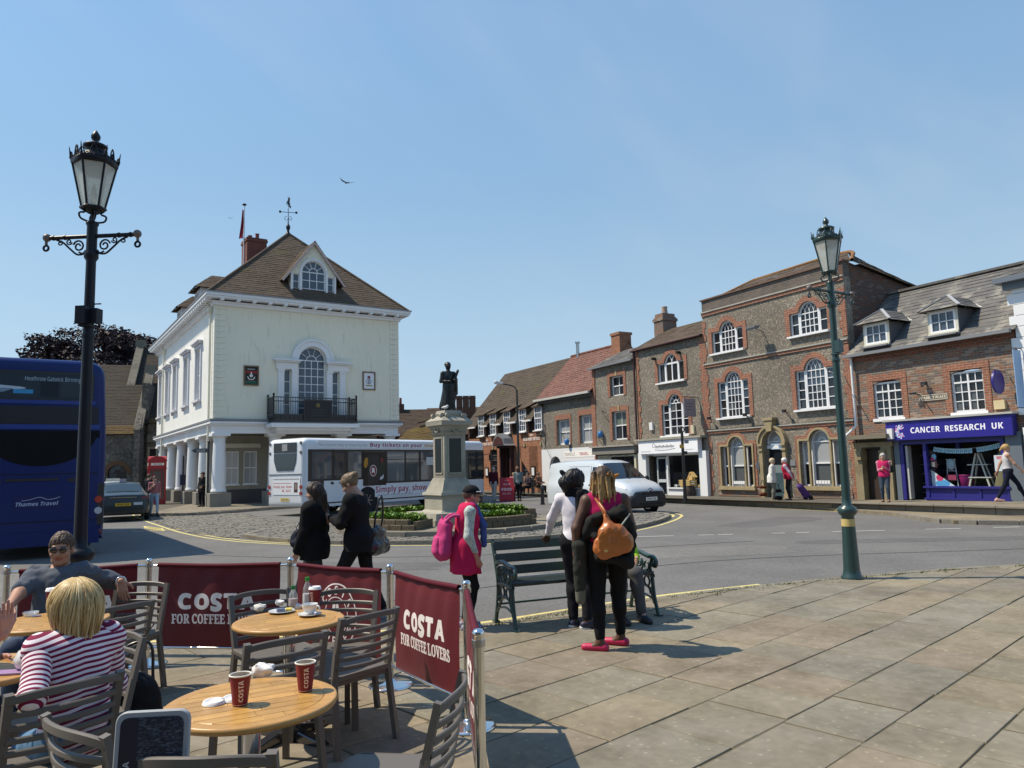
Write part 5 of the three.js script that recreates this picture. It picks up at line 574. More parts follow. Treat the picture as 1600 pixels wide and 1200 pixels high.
{ // ---- white rusticated building at the right edge
const t = rowThing('white_rusticated_building', 'white building of large cut blocks with blue-grey cornice at the right edge', 12.34), x0 = 0; seed = 307;
box1(t, 'wall', M.white, 6,6.5,0.35,3,3.25,-0.18); const g = boxUV(new THREE.BoxGeometry(0.74,0.3,0.07).toNonIndexed()), g2 = boxUV(new THREE.BoxGeometry(0.46,0.3,0.07).toNonIndexed()); for (let k = 0; k < 13; k++) for (let c = 0; c < 3; c++) part(t, 'stone_block', (k + c) % 2 ? g : g2, M.shopWhite).position.set(0.26 + c * 0.66,2.6 + k * 0.315,0.03);
nb().box(6.6,0.14,0.6,3.0,6.62,0.1).box(6.3,0.2,0.3,3.0,6.46,0.04).to(t, 'cornice', std([0.13,0.16,0.2],0.5)); roof(t, 'roof', M.slate, [[-0.3,6.7,0.4],[6,6.7,0.4],[-0.3,7.4,-1.6],[6,7.4,-1.6]]); box1(t, 'painted_base', std([0.16,0.2,0.24],0.6), 6,2.2,0.12,3,1.2,0.1); box1(t, 'ledge', M.shopWhite, 6,0.2,0.4,3.1,2.3,0.16); t.updateMatrixWorld();
const l = thing('vertical_banner', 'tall pale blue banner hanging from a bracket at the right edge', 'banner', t.localToWorld(V(0.12,2.95,0.12)), RANG); nb().box(0.02,1.62,0.4,0,0.82,0.2).to(l, 'cloth', std([0.25,0.4,0.62],0.7)); nb().bar([0,1.68,-0.1],[0,1.68,0.44],0.016).bar([0,0.0,-0.1],[0,0.0,0.44],0.014).to(l, 'bracket', M.black);
}
// ---------------------------------------------------------------- stone church building, copper beech, houses behind
{
const t = thing('stone_church', 'dark rubble stone church building with tiled roofs and stepped coped gables behind the bus', 'building', [-29,0,-57],0.3); seed = 401;
const rM = M.churchRoof, cop = sm(S.stone, 0.01,0.9,[0.5,0.48,0.45]);
part(t, 'wall', wallGeo(rectPts(-24,0,0.1,5.0), [opening(-1.9,1.0,-0.6,2.6, true)],0.5,0), M.church); part(t, 'wall', wallGeo(rectPts(0.1,0,7,5.9), [rectPts(0.55,2.3,2.0,4.0)],0.5,-1.2), M.church); nb().box(0.5,9,9,0.35,4.5,-5.7).box(0.5,9,9,6.8,4.5,-5.9).to(t, 'cross_wall', M.church);
roof(t, 'roof', rM, [[-24,4.9,0.25],[0.1,4.9,0.25],[-24,9.2,-4.4],[0.1,9.2,-4.4]]); roof(t, 'roof', rM, [[0.3,5.8,-0.9],[7,5.8,-0.9],[0.3,10.2,-5.6],[7,10.2,-5.6]]);
roof(t, 'roof', rM, [[-1.6,8,-6],[7,8,-6],[-1.6,13.4,-11],[7,13.4,-11]]); roof(t, 'roof', rM, [[-24,8,-6],[-1.8,8,-6],[-24,11.6,-10],[-1.8,11.6,-10]]);
const lich = sm(S.tile, 0.01,0.9,[1.0,0.85,0.35]); roof(t, 'lichen_tiles', lich, [[-8,4.92,0.27],[0.05,4.92,0.27],[-8,5.6,-0.46],[0.05,5.6,-0.46]]); roof(t, 'lichen_tiles', lich, [[0.7,5.82,-0.88],[7,5.82,-0.88],[0.7,6.2,-1.28],[7,6.2,-1.28]]);
const gab = (x, y0, z0, y1, z1) => { const b = nb(), n = 12; for (let i = 0; i < n; i++) { const a = i / n, c = (i + 0.97) / n; b.beam([x, lerp(y0, y1, a), lerp(z0, z1, a)],[x, lerp(y0, y1, c), lerp(z0, z1, c)],0.62,0.3); } b.box(0.8,0.6,0.7, x, y1 + 0.15, z1); b.to(t, 'gable_coping', cop); part(t, 'gable_wall', wallGeo([[-z0 - 0.3,0],[-z1,0],[-z1, y1 - 0.05],[-z0 - 0.3, y0]],[],0.4,0.2), M.church).matrixAutoUpdate = true; const w = t.children[t.children.length - 1]; w.rotation.y = PI / 2; w.position.set(x, 0,0); };
gab(0.15,5.2,0.35,10.4,-4.6); gab(-1.75,8.4,-6,13.6,-11);
const ar = nb().ext(poly([...arcPts(-1.25,1.9,1.0,0, PI, 14), ...arcPts(-1.25,1.9,0.66, PI, 0,14)]), 0.05).to(t, 'brick_arch', sm(S.red, 0.006,0.9,[0.45,0.5,0.4])); win(t, -1.25,1.0,-0.2,1.3,1.6, { arch: true, cols: 2, rows: 3, mat: M.dark, sill: 0 }); win(t, 1.27,2.3,-1.35,1.45,1.7, { cols: 2, rows: 2, f: 0.2, bar: 0.14, mat: std([0.35,0.31,0.24],0.8), sill: 0.2 }); nb().box(1.5,0.6,0.06,1.3,4.6,-1.15).to(t, 'wall_panel', cop); nb().box(1.2,1.3,0.08,1.1,0.9,-1.12).to(t, 'notice_board', std([0.3,0.27,0.2],0.8));
}
function leafyTree(name, label, x, z, h, rad, crownY, ry, n, c, group, sd) {
seed = sd; const t = thing(name, label, 'tree', [x, 0, z],0, group), tr = nb(); tr.cyl(0.5,0.3, crownY, 0, crownY / 2,0,10); for (let i = 0; i < 14; i++) { const a = rr(0,6.28), e = rr(0.2,1.2), L = rad * rr(0.5,0.95); tr.bar([0, crownY * rr(0.6,1), 0],[cos(a) * cos(e) * L, crownY + sin(e) * ry * rr(0.3,0.9), sin(a) * cos(e) * L],0.14,6,0.04); } tr.to(t, 'trunk', std([0.05,0.04,0.035],0.9));
const clumps = []; for (let i = 0; i < 80; i++) { const a = rr(0,6.28), u = rr(-0.75,1), q = Math.sqrt(1 - u * u), r = rr(0.55,1.0); clumps.push([cos(a) * q * rad * r, crownY + u * ry * r, sin(a) * q * rad * r, rr(0.7,1.6)]); }
const pos = [], col = []; for (let i = 0; i < n; i++) { const k = clumps[rnd() * clumps.length | 0], s = k[3], d = V(rr(-1,1), rr(-1,1), rr(-1,1)), p = V(k[0] + d.x * s, k[1] + d.y * s * 0.7, k[2] + d.z * s), L = rr(0.12,0.28), a = V(rr(-1,1), rr(-0.8,0.3), rr(-1,1)).normalize().multiplyScalar(L), b = V(rr(-1,1), rr(-1,1), rr(-1,1)).cross(a).normalize().multiplyScalar(L * 0.55); pos.push(...p.toArray(), ...p.clone().add(a).add(b).toArray(), ...p.clone().addScaledVector(a, 2).toArray(), ...p.toArray(), ...p.clone().addScaledVector(a, 2).toArray(), ...p.clone().add(a).sub(b).toArray()); const g = rr(0.6,1.5); for (let q = 0; q < 6; q++) col.push(c[0] * g, c[1] * g, c[2] * g); }
const g = new THREE.BufferGeometry(); g.setAttribute('position', new THREE.Float32BufferAttribute(pos, 3)); g.setAttribute('color', new THREE.Float32BufferAttribute(col, 3)); g.setAttribute('uv', new THREE.Float32BufferAttribute(new Float32Array(pos.length / 3 * 2), 2)); g.computeVertexNormals(); part(t, 'crown', g, phys([1,1,1],0.7, { vertexColors: true, side: THREE.DoubleSide })); return t;
}
{ // the cafe's own terrace behind the camera
const t = thing('cafe_building', 'long brick terrace of shop windows facing the square from behind the cafe tables', 'building', [-3,0,8.5], PI); seed = 450; const W = 34;
const hs = []; for (let k = 0; k < 9; k++) hs.push(rectPts(-15.5 + k * 3.6,4.2,-14.1 + k * 3.6,6.4), rectPts(-16 + k * 3.6,0.5,-13.6 + k * 3.6,3.0)); part(t, 'wall', wallGeo(rectPts(-W / 2,0, W / 2,8.2), hs, 0.35,0), M.mixed);
for (let k = 0; k < 9; k++) { win(t, -14.8 + k * 3.6,4.2,-0.15,1.4,2.2, { cols: 3, rows: 4 }); win(t, -14.8 + k * 3.6,0.5,-0.12,2.4,2.5, { cols: 2, rows: 1, mat: std([0.1,0.01,0.02],0.5) }); }
roof(t, 'roof', M.tile, [[-W / 2,8.1,0.4],[W / 2,8.1,0.4],[-W / 2,11.4,-4],[W / 2,11.4,-4]],[[W / 2,8.1,-8],[-W / 2,8.1,-8],[W / 2,11.4,-4],[-W / 2,11.4,-4]]); nb().box(0.35,8.2,8,-W / 2,4.1,-4).box(0.35,8.2,8, W / 2,4.1,-4).to(t, 'end_wall', M.mixed);
}
leafyTree('copper_beech_tree', 'large dark purple-leaved tree rising behind the stone church roofs', -43.5,-78,18,7.6,13.2,4.2,26000,[0.03,0.016,0.02], undefined, 41);
{
const t = thing('brown_house', 'long dark brown house with three-flue chimney seen between the town hall and the pub', 'building', [-9.6,0,-60],0.12); seed = 402;
nb().box(13,4.6,6,4.5,2.3,-3).to(t, 'wall', sm(S.mixed, 0.008,0.9,[0.4,0.36,0.34])); roof(t, 'roof', sm(S.tile, 0.012,0.9,[0.62,0.55,0.55]), [[-2.2,4.4,0.3],[11.2,4.4,0.3],[-2.2,6.75,-3],[11.2,6.75,-3]],[[11.2,4.4,-6],[-2.2,4.4,-6],[11.2,6.75,-3],[-2.2,6.75,-3]]);
const c = nb(); for (let k = 0; k < 3; k++) c.box(0.5,3.0,0.6,5.35 + k * 0.55,6.2,-1.6).box(0.54,0.1,0.66,5.35 + k * 0.55,7.5,-1.6); c.box(1.9,0.5,0.9,5.9,5.2,-1.6); c.to(t, 'chimney', sm(S.post, 0.006,0.9,[0.42,0.45,0.5])); const c2 = nb().box(1.1,1.6,0.8,0.15,6.4,-3).to(t, 'chimney', sm(S.red, 0.006,0.9,[0.35,0.35,0.4])); for (const x of [-0.1,0.4]) part(c2, 'chimney_pot', nb().lathe([[0.12,0],[0.1,0.5],[0.12,0.55],[0.08,0.56]],0,0,0,10).geo, std([0.2,0.05,0.04],0.8)).position.set(x, 7.2,-3);
for (const x of [1,3,7]) win(t, x, 2.2,0.02,1.1,1.2, { cols: 3, rows: 2, mat: M.trim });
const m = thing('mossy_cottage', 'low cottage with a mossy golden-brown roof behind the monument', 'building', [-8.4,0,-52],0.1); nb().box(5,3.0,5,2.4,1.5,-2.5).to(m, 'wall', sm(S.mixed, 0.008,0.9,[0.22,0.2,0.2])); roof(m, 'roof', sm(S.tile, 0.02,0.95,[1.25,1.2,0.6]), [[-0.6,2.9,0.4],[5.2,2.9,0.4],[0.9,4.5,-1.6],[3.6,5.3,-2.2]],[[-0.6,2.9,-5],[-0.6,2.9,0.4],[0.9,4.5,-2.4],[0.9,4.5,-1.6]],[[5.2,2.9,0.4],[5.2,2.9,-5],[3.6,5.3,-2.2],[3.6,5.3,-3]]); win(m, 2.4,1.2,0.02,1.2,1.1, { cols: 3, rows: 2 }); nb().beam([1.6,5.0,-1.8],[3.6,5.42,-2.2],0.2,0.1).to(m, 'ridge_tiles', M.redtile);
// further houses closing the street ends
for (const [x, z, w, h, r, l] of [[-60,-75,26,6,0.4, 'long brown tiled house far down the street at the left'],[2,-74,22,5,0, 'far brick house with tiled roof beyond the pub']]) { const b = thing('far_house', l, 'building', [x, 0, z], r); nb().box(w, h, 7,0, h / 2,-3.5).to(b, 'wall', sm(S.mixed, 0.008,0.9,[0.6,0.55,0.5])); roof(b, 'roof', M.tile, [[-w / 2, h, 0.3],[w / 2, h, 0.3],[-w / 2, h + 3,-3.5],[w / 2, h + 3,-3.5]]); for (let k = 0; k < 4; k++) win(b, -w / 3 + k * w / 4.5, h - 1.9,0.02,1.2,1.3, { cols: 2, rows: 2 }); }
}
// ---------------------------------------------------------------- signed distance meshing (figures, drapery)
const cap = (a, b, ra, rb = ra, k = 0.03) => ({ t: 0, a, b, ra, rb, k });
const ell = (c, r, q = null, k = 0.03) => ({ t: 1, c, r, q, k });
const cut = (p) => ({ ...p, cut: true });
const pln = (n, d) => ({ t: 2, n, d });   // keeps n.p < d
function sdfMesh(prims, cell, o = {}) {
const { noise = 0, freq = 20, color, uv, stretch = [1,1,1] } = o; let lo = [1e9,1e9,1e9], hi = [-1e9,-1e9,-1e9]; const bb = (p) => p.t === 0 ? [[0,1,2].map((i) => Math.min(p.a[i] - p.ra, p.b[i] - p.rb)), [0,1,2].map((i) => Math.max(p.a[i] + p.ra, p.b[i] + p.rb))] : (() => { const m = Math.max(...p.r); return p.q ? [p.c.map((v) => v - m), p.c.map((v) => v + m)] : [p.c.map((v, i) => v - p.r[i]), p.c.map((v, i) => v + p.r[i])]; })();
for (const p of prims) if (p.t < 2 && !p.cut) { const [l, h] = bb(p); for (let i = 0; i < 3; i++) { lo[i] = Math.min(lo[i], l[i]); hi[i] = Math.max(hi[i], h[i]); } }
const pad = cell * 3 + noise; lo = lo.map((v) => v - pad); hi = hi.map((v) => v + pad); const N = [0,1,2].map((i) => Math.ceil((hi[i] - lo[i]) / cell) + 1), [nx, ny, nz] = N, f = new Float32Array(nx * ny * nz).fill(0.2), I = (x, y, z) => x + nx * (y + ny * z);
for (const p of prims) {
let l, h; if (p.t === 2) { l = lo; h = hi; } else { [l, h] = bb(p); const e = (p.k || 0) + cell * 2.5 + 0.02; l = l.map((v) => v - e); h = h.map((v) => v + e); }
const i0 = l.map((v, i) => Math.max(0, Math.floor((v - lo[i]) / cell))), i1 = h.map((v, i) => Math.min(N[i] - 1, Math.ceil((v - lo[i]) / cell)));
let ax, ay, az, bx, by, bz, L2, iq; if (p.t === 0) { [ax, ay, az] = p.a; bx = p.b[0] - ax; by = p.b[1] - ay; bz = p.b[2] - az; L2 = bx * bx + by * by + bz * bz || 1e-9; } else if (p.t === 1 && p.q) iq = p.q.clone().invert(); const v = V();
for (let z = i0[2]; z <= i1[2]; z++) for (let y = i0[1]; y <= i1[1]; y++) for (let x = i0[0]; x <= i1[0]; x++) {
const px = lo[0] + x * cell, py = lo[1] + y * cell, pz = lo[2] + z * cell, id = I(x, y, z); let d;
if (p.t === 0) { const qx = px - ax, qy = py - ay, qz = pz - az, t = clamp((qx * bx + qy * by + qz * bz) / L2,0,1), ex = qx - bx * t, ey = qy - by * t, ez = qz - bz * t; d = Math.sqrt(ex * ex + ey * ey + ez * ez) - (p.ra + (p.rb - p.ra) * t); }
else if (p.t === 1) { v.set(px - p.c[0], py - p.c[1], pz - p.c[2]); if (iq) v.applyQuaternion(iq); const a = v.x / p.r[0], b = v.y / p.r[1], c = v.z / p.r[2], k0 = Math.sqrt(a * a + b * b + c * c), a2 = a / p.r[0], b2 = b / p.r[1], c2 = c / p.r[2], k1 = Math.sqrt(a2 * a2 + b2 * b2 + c2 * c2); d = k1 < 1e-6 ? -Math.min(...p.r) : k0 * (k0 - 1) / k1; }
else d = px * p.n[0] + py * p.n[1] + pz * p.n[2] - p.d;
const F = f[id]; if (p.t === 2) { if (d > F) f[id] = d; } else if (p.cut) { const k = p.k || 1e-4, hh = Math.max(k - Math.abs(-d - F), 0) / k; f[id] = Math.max(F, -d) + hh * hh * k * 0.25; } else { const k = p.k || 1e-4, hh = Math.max(k - Math.abs(d - F), 0) / k; f[id] = Math.min(F, d) - hh * hh * k * 0.25; }
}
}
if (noise) for (let z = 0; z < nz; z++) for (let y = 0; y < ny; y++) for (let x = 0; x < nx; x++) { const id = I(x, y, z); if (Math.abs(f[id]) < noise * 2 + cell * 2) { const a = (lo[0] + x * cell) * freq * stretch[0], b = (lo[1] + y * cell) * freq * stretch[1], c = (lo[2] + z * cell) * freq * stretch[2]; f[id] += noise * (noise3(a, b, c) + 0.5 * noise3(a * 2.1 + 7, b * 2.1, c * 2.1)); } }
const vid = new Int32Array(nx * ny * nz).fill(-1), pos = [], idx = [], E = [[0,1],[2,3],[4,5],[6,7],[0,2],[1,3],[4,6],[5,7],[0,4],[1,5],[2,6],[3,7]];
for (let z = 0; z < nz - 1; z++) for (let y = 0; y < ny - 1; y++) for (let x = 0; x < nx - 1; x++) { const c = [I(x, y, z), I(x + 1, y, z), I(x, y + 1, z), I(x + 1, y + 1, z), I(x, y, z + 1), I(x + 1, y, z + 1), I(x, y + 1, z + 1), I(x + 1, y + 1, z + 1)]; let m = 0; for (let i = 0; i < 8; i++) if (f[c[i]] < 0) m |= 1 << i; if (m === 0 || m === 255) continue; let sx = 0, sy = 0, sz = 0, n = 0; for (const [a, b] of E) { const fa = f[c[a]], fb = f[c[b]]; if ((fa < 0) === (fb < 0)) continue; const t = fa / (fa - fb); sx += lerp(a & 1, b & 1, t); sy += lerp((a >> 1) & 1, (b >> 1) & 1, t); sz += lerp(a >> 2, b >> 2, t); n++; } vid[c[0]] = pos.length / 3; pos.push(lo[0] + (x + sx / n) * cell, lo[1] + (y + sy / n) * cell, lo[2] + (z + sz / n) * cell); }
const quad = (a, b, c, d, flip) => { if (a < 0 || b < 0 || c < 0 || d < 0) return; flip ? idx.push(a, c, b, a, d, c) : idx.push(a, b, c, a, c, d); };
for (let z = 1; z < nz - 1; z++) for (let y = 1; y < ny - 1; y++) for (let x = 1; x < nx - 1; x++) { const s = f[I(x, y, z)] < 0; if (s !== f[I(x + 1, y, z)] < 0) quad(vid[I(x, y - 1, z - 1)], vid[I(x, y, z - 1)], vid[I(x, y, z)], vid[I(x, y - 1, z)], !s); if (s !== f[I(x, y + 1, z)] < 0) quad(vid[I(x - 1, y, z - 1)], vid[I(x - 1, y, z)], vid[I(x, y, z)], vid[I(x, y, z - 1)], !s); if (s !== f[I(x, y, z + 1)] < 0) quad(vid[I(x - 1, y - 1, z)], vid[I(x, y - 1, z)], vid[I(x, y, z)], vid[I(x - 1, y, z)], !s); }
const g = new THREE.BufferGeometry(); g.setAttribute('position', new THREE.Float32BufferAttribute(pos, 3)); g.setIndex(idx); g.computeVertexNormals(); const n = pos.length / 3, uvs = new Float32Array(n * 2);
for (let i = 0; i < n; i++) { const q = uv ? uv(pos[i * 3], pos[i * 3 + 1], pos[i * 3 + 2]) : [pos[i * 3] + pos[i * 3 + 2], pos[i * 3 + 1]]; uvs[i * 2] = q[0]; uvs[i * 2 + 1] = q[1]; } g.setAttribute('uv', new THREE.BufferAttribute(uvs, 2));
if (color) { const cs = new Float32Array(n * 3); for (let i = 0; i < n; i++) { const c = color(pos[i * 3], pos[i * 3 + 1], pos[i * 3 + 2]); cs[i * 3] = c[0]; cs[i * 3 + 1] = c[1]; cs[i * 3 + 2] = c[2]; } g.setAttribute('color', new THREE.BufferAttribute(cs, 3)); }
return g;
}
// ---------------------------------------------------------------- monument on the island
{
const t = thing('stone_monument', 'pale stone pedestal monument with dark bronze panels on the round island', 'monument', [SX, 0.2, SZ],0.585); seed = 501; const st = M.stone;
const sq = (w, y0, y1, nm, w1 = w, bev = 0.012) => { const g = new THREE.CylinderGeometry(w1 / Math.SQRT2, w / Math.SQRT2, y1 - y0,4,1); g.rotateY(PI / 4); g.translate(0, (y0 + y1) / 2,0); const q = g.toNonIndexed(); q.computeVertexNormals(); return part(t, nm, boxUV(q), st); };
sq(1.95,0,0.14, 'base_step'); sq(1.86,0.14,0.3, 'base_step', 1.8); sq(1.2,0.3,0.36, 'pedestal_moulding', 1.06); sq(1.04,0.36,0.76, 'pedestal'); sq(1.16,0.76,0.84, 'pedestal_cornice', 1.1); sq(1.0,0.84,1.16, 'flared_base', 0.74); sq(0.74,1.16,1.22, 'shaft_moulding', 0.68);
sq(0.66,1.22,2.4, 'shaft'); sq(0.72,2.4,2.46, 'necking', 0.78); sq(0.66,2.46,2.66, 'capital', 0.86); sq(0.95,2.66,2.78, 'cornice', 0.98); sq(0.99,2.78,2.92, 'sloped_cap', 0.62); sq(0.62,2.92,2.99, 'cap_step', 0.66); sq(0.56,2.99,3.08, 'cap_step', 0.5);
const ang = (z) => { for (let k = 0; k < 4; k++) { const a = k * PI / 2; z(a); } };
ang((a) => { const p = part(t, 'bronze_panel', boxUV(new THREE.BoxGeometry(0.36,0.92,0.02).toNonIndexed()), std([0.03,0.034,0.034],0.35, { metalness: 0.5 })); p.position.set(sin(a) * 0.332,1.83, cos(a) * 0.332); p.rotation.y = a; const f = nb(); f.box(0.04,1.0,0.03,-0.21,0,0).box(0.04,1.0,0.03,0.21,0,0).box(0.46,0.04,0.03,0,0.49,0).box(0.46,0.04,0.03,0,-0.49,0); const m = part(t, 'panel_moulding', f.geo, st); m.position.copy(p.position); m.rotation.y = a; const w = part(t, 'wreath', new THREE.TorusGeometry(0.1,0.022,8,20), st); w.position.set(sin(a) * 0.385,2.57, cos(a) * 0.385); w.rotation.y = a; for (const s of [-1,1]) { const sc_ = part(t, 'scroll', new THREE.CylinderGeometry(0.06,0.06,0.1,12), st); sc_.rotation.set(PI / 2,0,0); sc_.position.set(sin(a + s * 0.6) * 0.44,2.94, cos(a + s * 0.6) * 0.44); } });
// bronze figure
const f = thing('bronze_statue', 'dark bronze standing robed figure holding a lyre on top of the monument', 'statue', [SX, 3.27, SZ],0.35); const br = std([0.014,0.017,0.018],0.42, { metalness: 0.25 });
const P = [ell([0,1.27,0.02],[0.075,0.1,0.088]), ell([0,1.33,-0.03],[0.09,0.075,0.09]), cap([0,1.1,0],[0,1.24,0],0.05,0.045), cap([-0.14,1.06,0],[0.14,1.06,0],0.07,0.07), ell([0,0.95,0],[0.165,0.2,0.12]), ell([0,0.72,0],[0.16,0.2,0.13]), cap([0.03,0.7,0],[-0.06,0.05,-0.02],0.17,0.16), cap([0.02,0.7,0.04],[0.09,0.03,0.06],0.14,0.1), cap([-0.02,0.6,-0.02],[-0.17,0.12,-0.06],0.12,0.09),
cap([-0.16,1.06,0],[-0.22,0.84,0.03],0.062,0.05), cap([-0.21,0.84,0.03],[-0.03,0.82,0.18],0.05,0.035), ell([0.0,0.82,0.2],[0.05,0.035,0.05]), cap([0.16,1.06,0],[0.21,0.86,0.02],0.062,0.05), cap([0.21,0.86,0.02],[0.13,0.86,0.17],0.05,0.035), cap([0.17,0.92,0.14],[0.26,1.14,0.1],0.035,0.04,0.01), cap([0.2,0.9,0.06],[0.24,0.5,0.04],0.06,0.03), cap([0.17,0.86,0.12],[0.2,0.6,0.1],0.05,0.03), cap([0.22,0.6,0.0],[0.12,0.3,0.04],0.06,0.07), ell([0.05,0.02,0.15],[0.045,0.035,0.09])];
for (let k = 0; k < 9; k++) { const a = k / 9 * 6.28; P.push(cap([0.13 * cos(a), 0.66,0.11 * sin(a)],[0.15 * cos(a) - 0.05,0.02,0.13 * sin(a)],0.025,0.035,0.03)); }
part(f, 'body', sdfMesh(P, 0.016, { noise: 0.006, freq: 26, stretch: [1,0.35,1] }), br); nb().box(0.42,0.05,0.34,0,-0.0,0).to(f, 'plinth', br);
const gull = thing('perched_gull', 'white gull perched at the foot of the bronze statue', 'bird', [SX - 0.06,3.3, SZ + 0.3],1.2); nb().add(sdfMesh([ell([0,0.06,0],[0.035,0.04,0.08]), ell([0,0.1,0.06],[0.025,0.025,0.03]), cap([0,0.06,-0.06],[0,0.05,-0.13],0.02,0.01)],0.012)).to(gull, 'body', std([0.7,0.7,0.68],0.8)); nb().bar([0,0.1,0.08],[0,0.095,0.115],0.008,5,0.003).to(gull, 'beak', M.gold);
}
// ---------------------------------------------------------------- lamp posts
function lampPost(label, pos, turn, metal, groupName) {
const t = thing('lamp_post', label, 'lamp post', pos, turn);
nb().lathe([[0,0],[0.17,0],[0.17,0.04],[0.14,0.07],[0.125,0.14],[0.11,0.5],[0.1,0.8],[0.095,0.86],[0.13,0.88],[0.155,0.93],[0.13,0.98],[0.078,1.0],[0.068,1.1],[0.062,2.2],[0.057,2.98],[0.068,3.0],[0.068,3.02],[0.055,3.05],[0.052,3.75],[0.075,3.78],[0.075,3.83],[0.056,3.86],[0.056,4.1],[0.068,4.12],[0.068,4.14],[0.0,4.16]],0,0,0,24).to(t, 'post', metal).scale.set(0.87,1,0.87);
nb().lathe([[0.0902,0.72],[0.091,0.72],[0.0902,0.82]],0,0,0,24).to(t, 'painted_band', M.gold);
nb().box(0.1,0.17,0.07,-0.02,3.2,0.08).box(0.06,0.14,0.1,0.08,3.2,0).box(0.12,0.015,0.12,0,3.1,0.02).bar([-0.05,3.04,0],[-0.13,2.99,0.04],0.007).bar([0.04,3.32,0],[0.12,3.32,0],0.007).to(t, 'fuse_box', metal);
const arm = nb(); for (const s of [-1,1]) { arm.bar([s * 0.05,4.0,0],[s * 0.44,4.0,0],0.021,8); for (const k of [0.28,0.4]) arm.bar([s * (k - 0.008), 4.0,0],[s * (k + 0.008), 4.0,0],0.027,8); arm.tube([[s * 0.06,3.83,0],[s * 0.14,3.82,0],[s * 0.22,3.88,0],[s * 0.3,3.95,0],[s * 0.37,3.98,0]],0.01,20,5); const sp = (cx, cy, r, a0, n, w = 0.009) => arm.tube(Array.from({ length: 14 }, (_, i) => { const k = i / 13, a = a0 + k * n, R = r * (1 - 0.72 * k); return [s * (cx + R * cos(a)), cy + R * sin(a), 0]; }), w, 36,5); sp(0.135,3.905,0.06,0.3,9); sp(0.235,3.955,0.032,3.4,8,0.007); sp(0.33,3.945,0.026,2,7,0.007); arm.tube([[s * 0.06,3.86,0],[s * 0.09,3.83,0],[s * 0.13,3.845,0]],0.009,10,5); } arm.to(t, 'cross_arm', metal);
for (const s of [-1,1]) { const b = nb().sph(0.04,0.04,0.04, s * 0.47,4.005,0,14).cyl(0.014,0.014,0.04, s * 0.475,3.955,0,8).to(t, 'ball_end', std([0.16,0.13,0.12],0.45)); const r = part(t, 'hook_ring', new THREE.TorusGeometry(0.026,0.011,8,16), metal); r.position.set(s * 0.475,3.9,0); }
// lantern: stem, scrolls, glass body, crown, chimney
const st = nb().bar([0,4.13,0],[0,4.27,0],0.016,8); for (let k = 0; k < 4; k++) { const a = k * PI / 2 + PI / 4; st.tube([[0.03 * cos(a), 4.14,0.03 * sin(a)],[0.11 * cos(a), 4.17,0.11 * sin(a)],[0.12 * cos(a), 4.22,0.12 * sin(a)],[0.07 * cos(a), 4.235,0.07 * sin(a)],[0.1 * cos(a), 4.27,0.1 * sin(a)]],0.01,16,5); } st.to(t, 'lantern_bracket', metal);
const n = 6, r0_ = 0.1, r1_ = 0.198, y0 = 4.28, y1 = 4.73, lan = nb(); lan.lathe([[0, y0 - 0.04],[0.07, y0 - 0.04],[0.12, y0 - 0.01],[0.125, y0 + 0.01],[0.1, y0 + 0.015]],0,0,0, n).lathe([[r1_ - 0.01, y1 - 0.02],[r1_ + 0.012, y1 - 0.015],[r1_ + 0.02, y1 + 0.03],[r1_ + 0.012, y1 + 0.045],[0.17, y1 + 0.05]],0,0,0, n);
for (let k = 0; k < n; k++) { const a = k / n * 2 * PI, s = sin(a), c = cos(a); lan.bar([r0_ * s, y0, r0_ * c],[r1_ * s, y1, r1_ * c],0.011,6); const p = (u, y, R = r1_ + 0.012) => { const b0 = a, b1 = a + 2 * PI / n; return [lerp(sin(b0), sin(b1), u) * R, y, lerp(cos(b0), cos(b1), u) * R]; }; for (let q = 0; q < 7; q++) { const u = q / 7; lan.tube([p(u, y1 + 0.04), p(u + 0.07, y1 + 0.06 + 0.02 * (q === 3)), p(u + 0.14, y1 + 0.04)],0.006,6,4); } lan.tube([p(0.36, y1 + 0.05), p(0.4, y1 + 0.11), p(0.5, y1 + 0.15), p(0.6, y1 + 0.11), p(0.64, y1 + 0.05)],0.008,14,4).tube([p(0.44, y1 + 0.06), p(0.5, y1 + 0.1), p(0.56, y1 + 0.06)],0.007,8,4).bar(p(0, y1 + 0.03), p(0, y1 + 0.15, r1_ + 0.03), 0.012,6,0.003); lan.tube([p(-0.12, y1 + 0.04), p(-0.06, y1 + 0.09), p(0, y1 + 0.1), p(0.06, y1 + 0.09), p(0.12, y1 + 0.04)],0.007,12,4); } lan.to(t, 'lantern_frame', metal);
nb().lathe([[0.175, y1 + 0.03],[0.165, y1 + 0.06],[0.12, y1 + 0.1],[0.085, y1 + 0.13],[0.085, y1 + 0.16],[0.11, y1 + 0.17],[0.115, y1 + 0.195],[0.09, y1 + 0.21],[0.045, y1 + 0.225],[0.025, y1 + 0.245],[0.042, y1 + 0.27],[0.044, y1 + 0.3],[0.026, y1 + 0.33],[0.01, y1 + 0.355],[0, y1 + 0.36]],0,0,0,18).to(t, 'lantern_roof', metal);
for (let k = 0; k < n; k++) { const a0 = k / n * 2 * PI, a1 = (k + 1) / n * 2 * PI, q = 0.985, A = [r0_ * q * sin(a0), y0, r0_ * q * cos(a0)], Bq = [r0_ * q * sin(a1), y0, r0_ * q * cos(a1)], Cq = [r1_ * q * sin(a1), y1, r1_ * q * cos(a1)], D = [r1_ * q * sin(a0), y1, r1_ * q * cos(a0)], g = new THREE.BufferGeometry(); g.setAttribute('position', new THREE.Float32BufferAttribute([...A, ...Bq, ...Cq, ...A, ...Cq, ...D],3)); g.computeVertexNormals(); part(t, 'glass_pane', boxUV(g), LANTERN); } t.scale.y = 1.02;
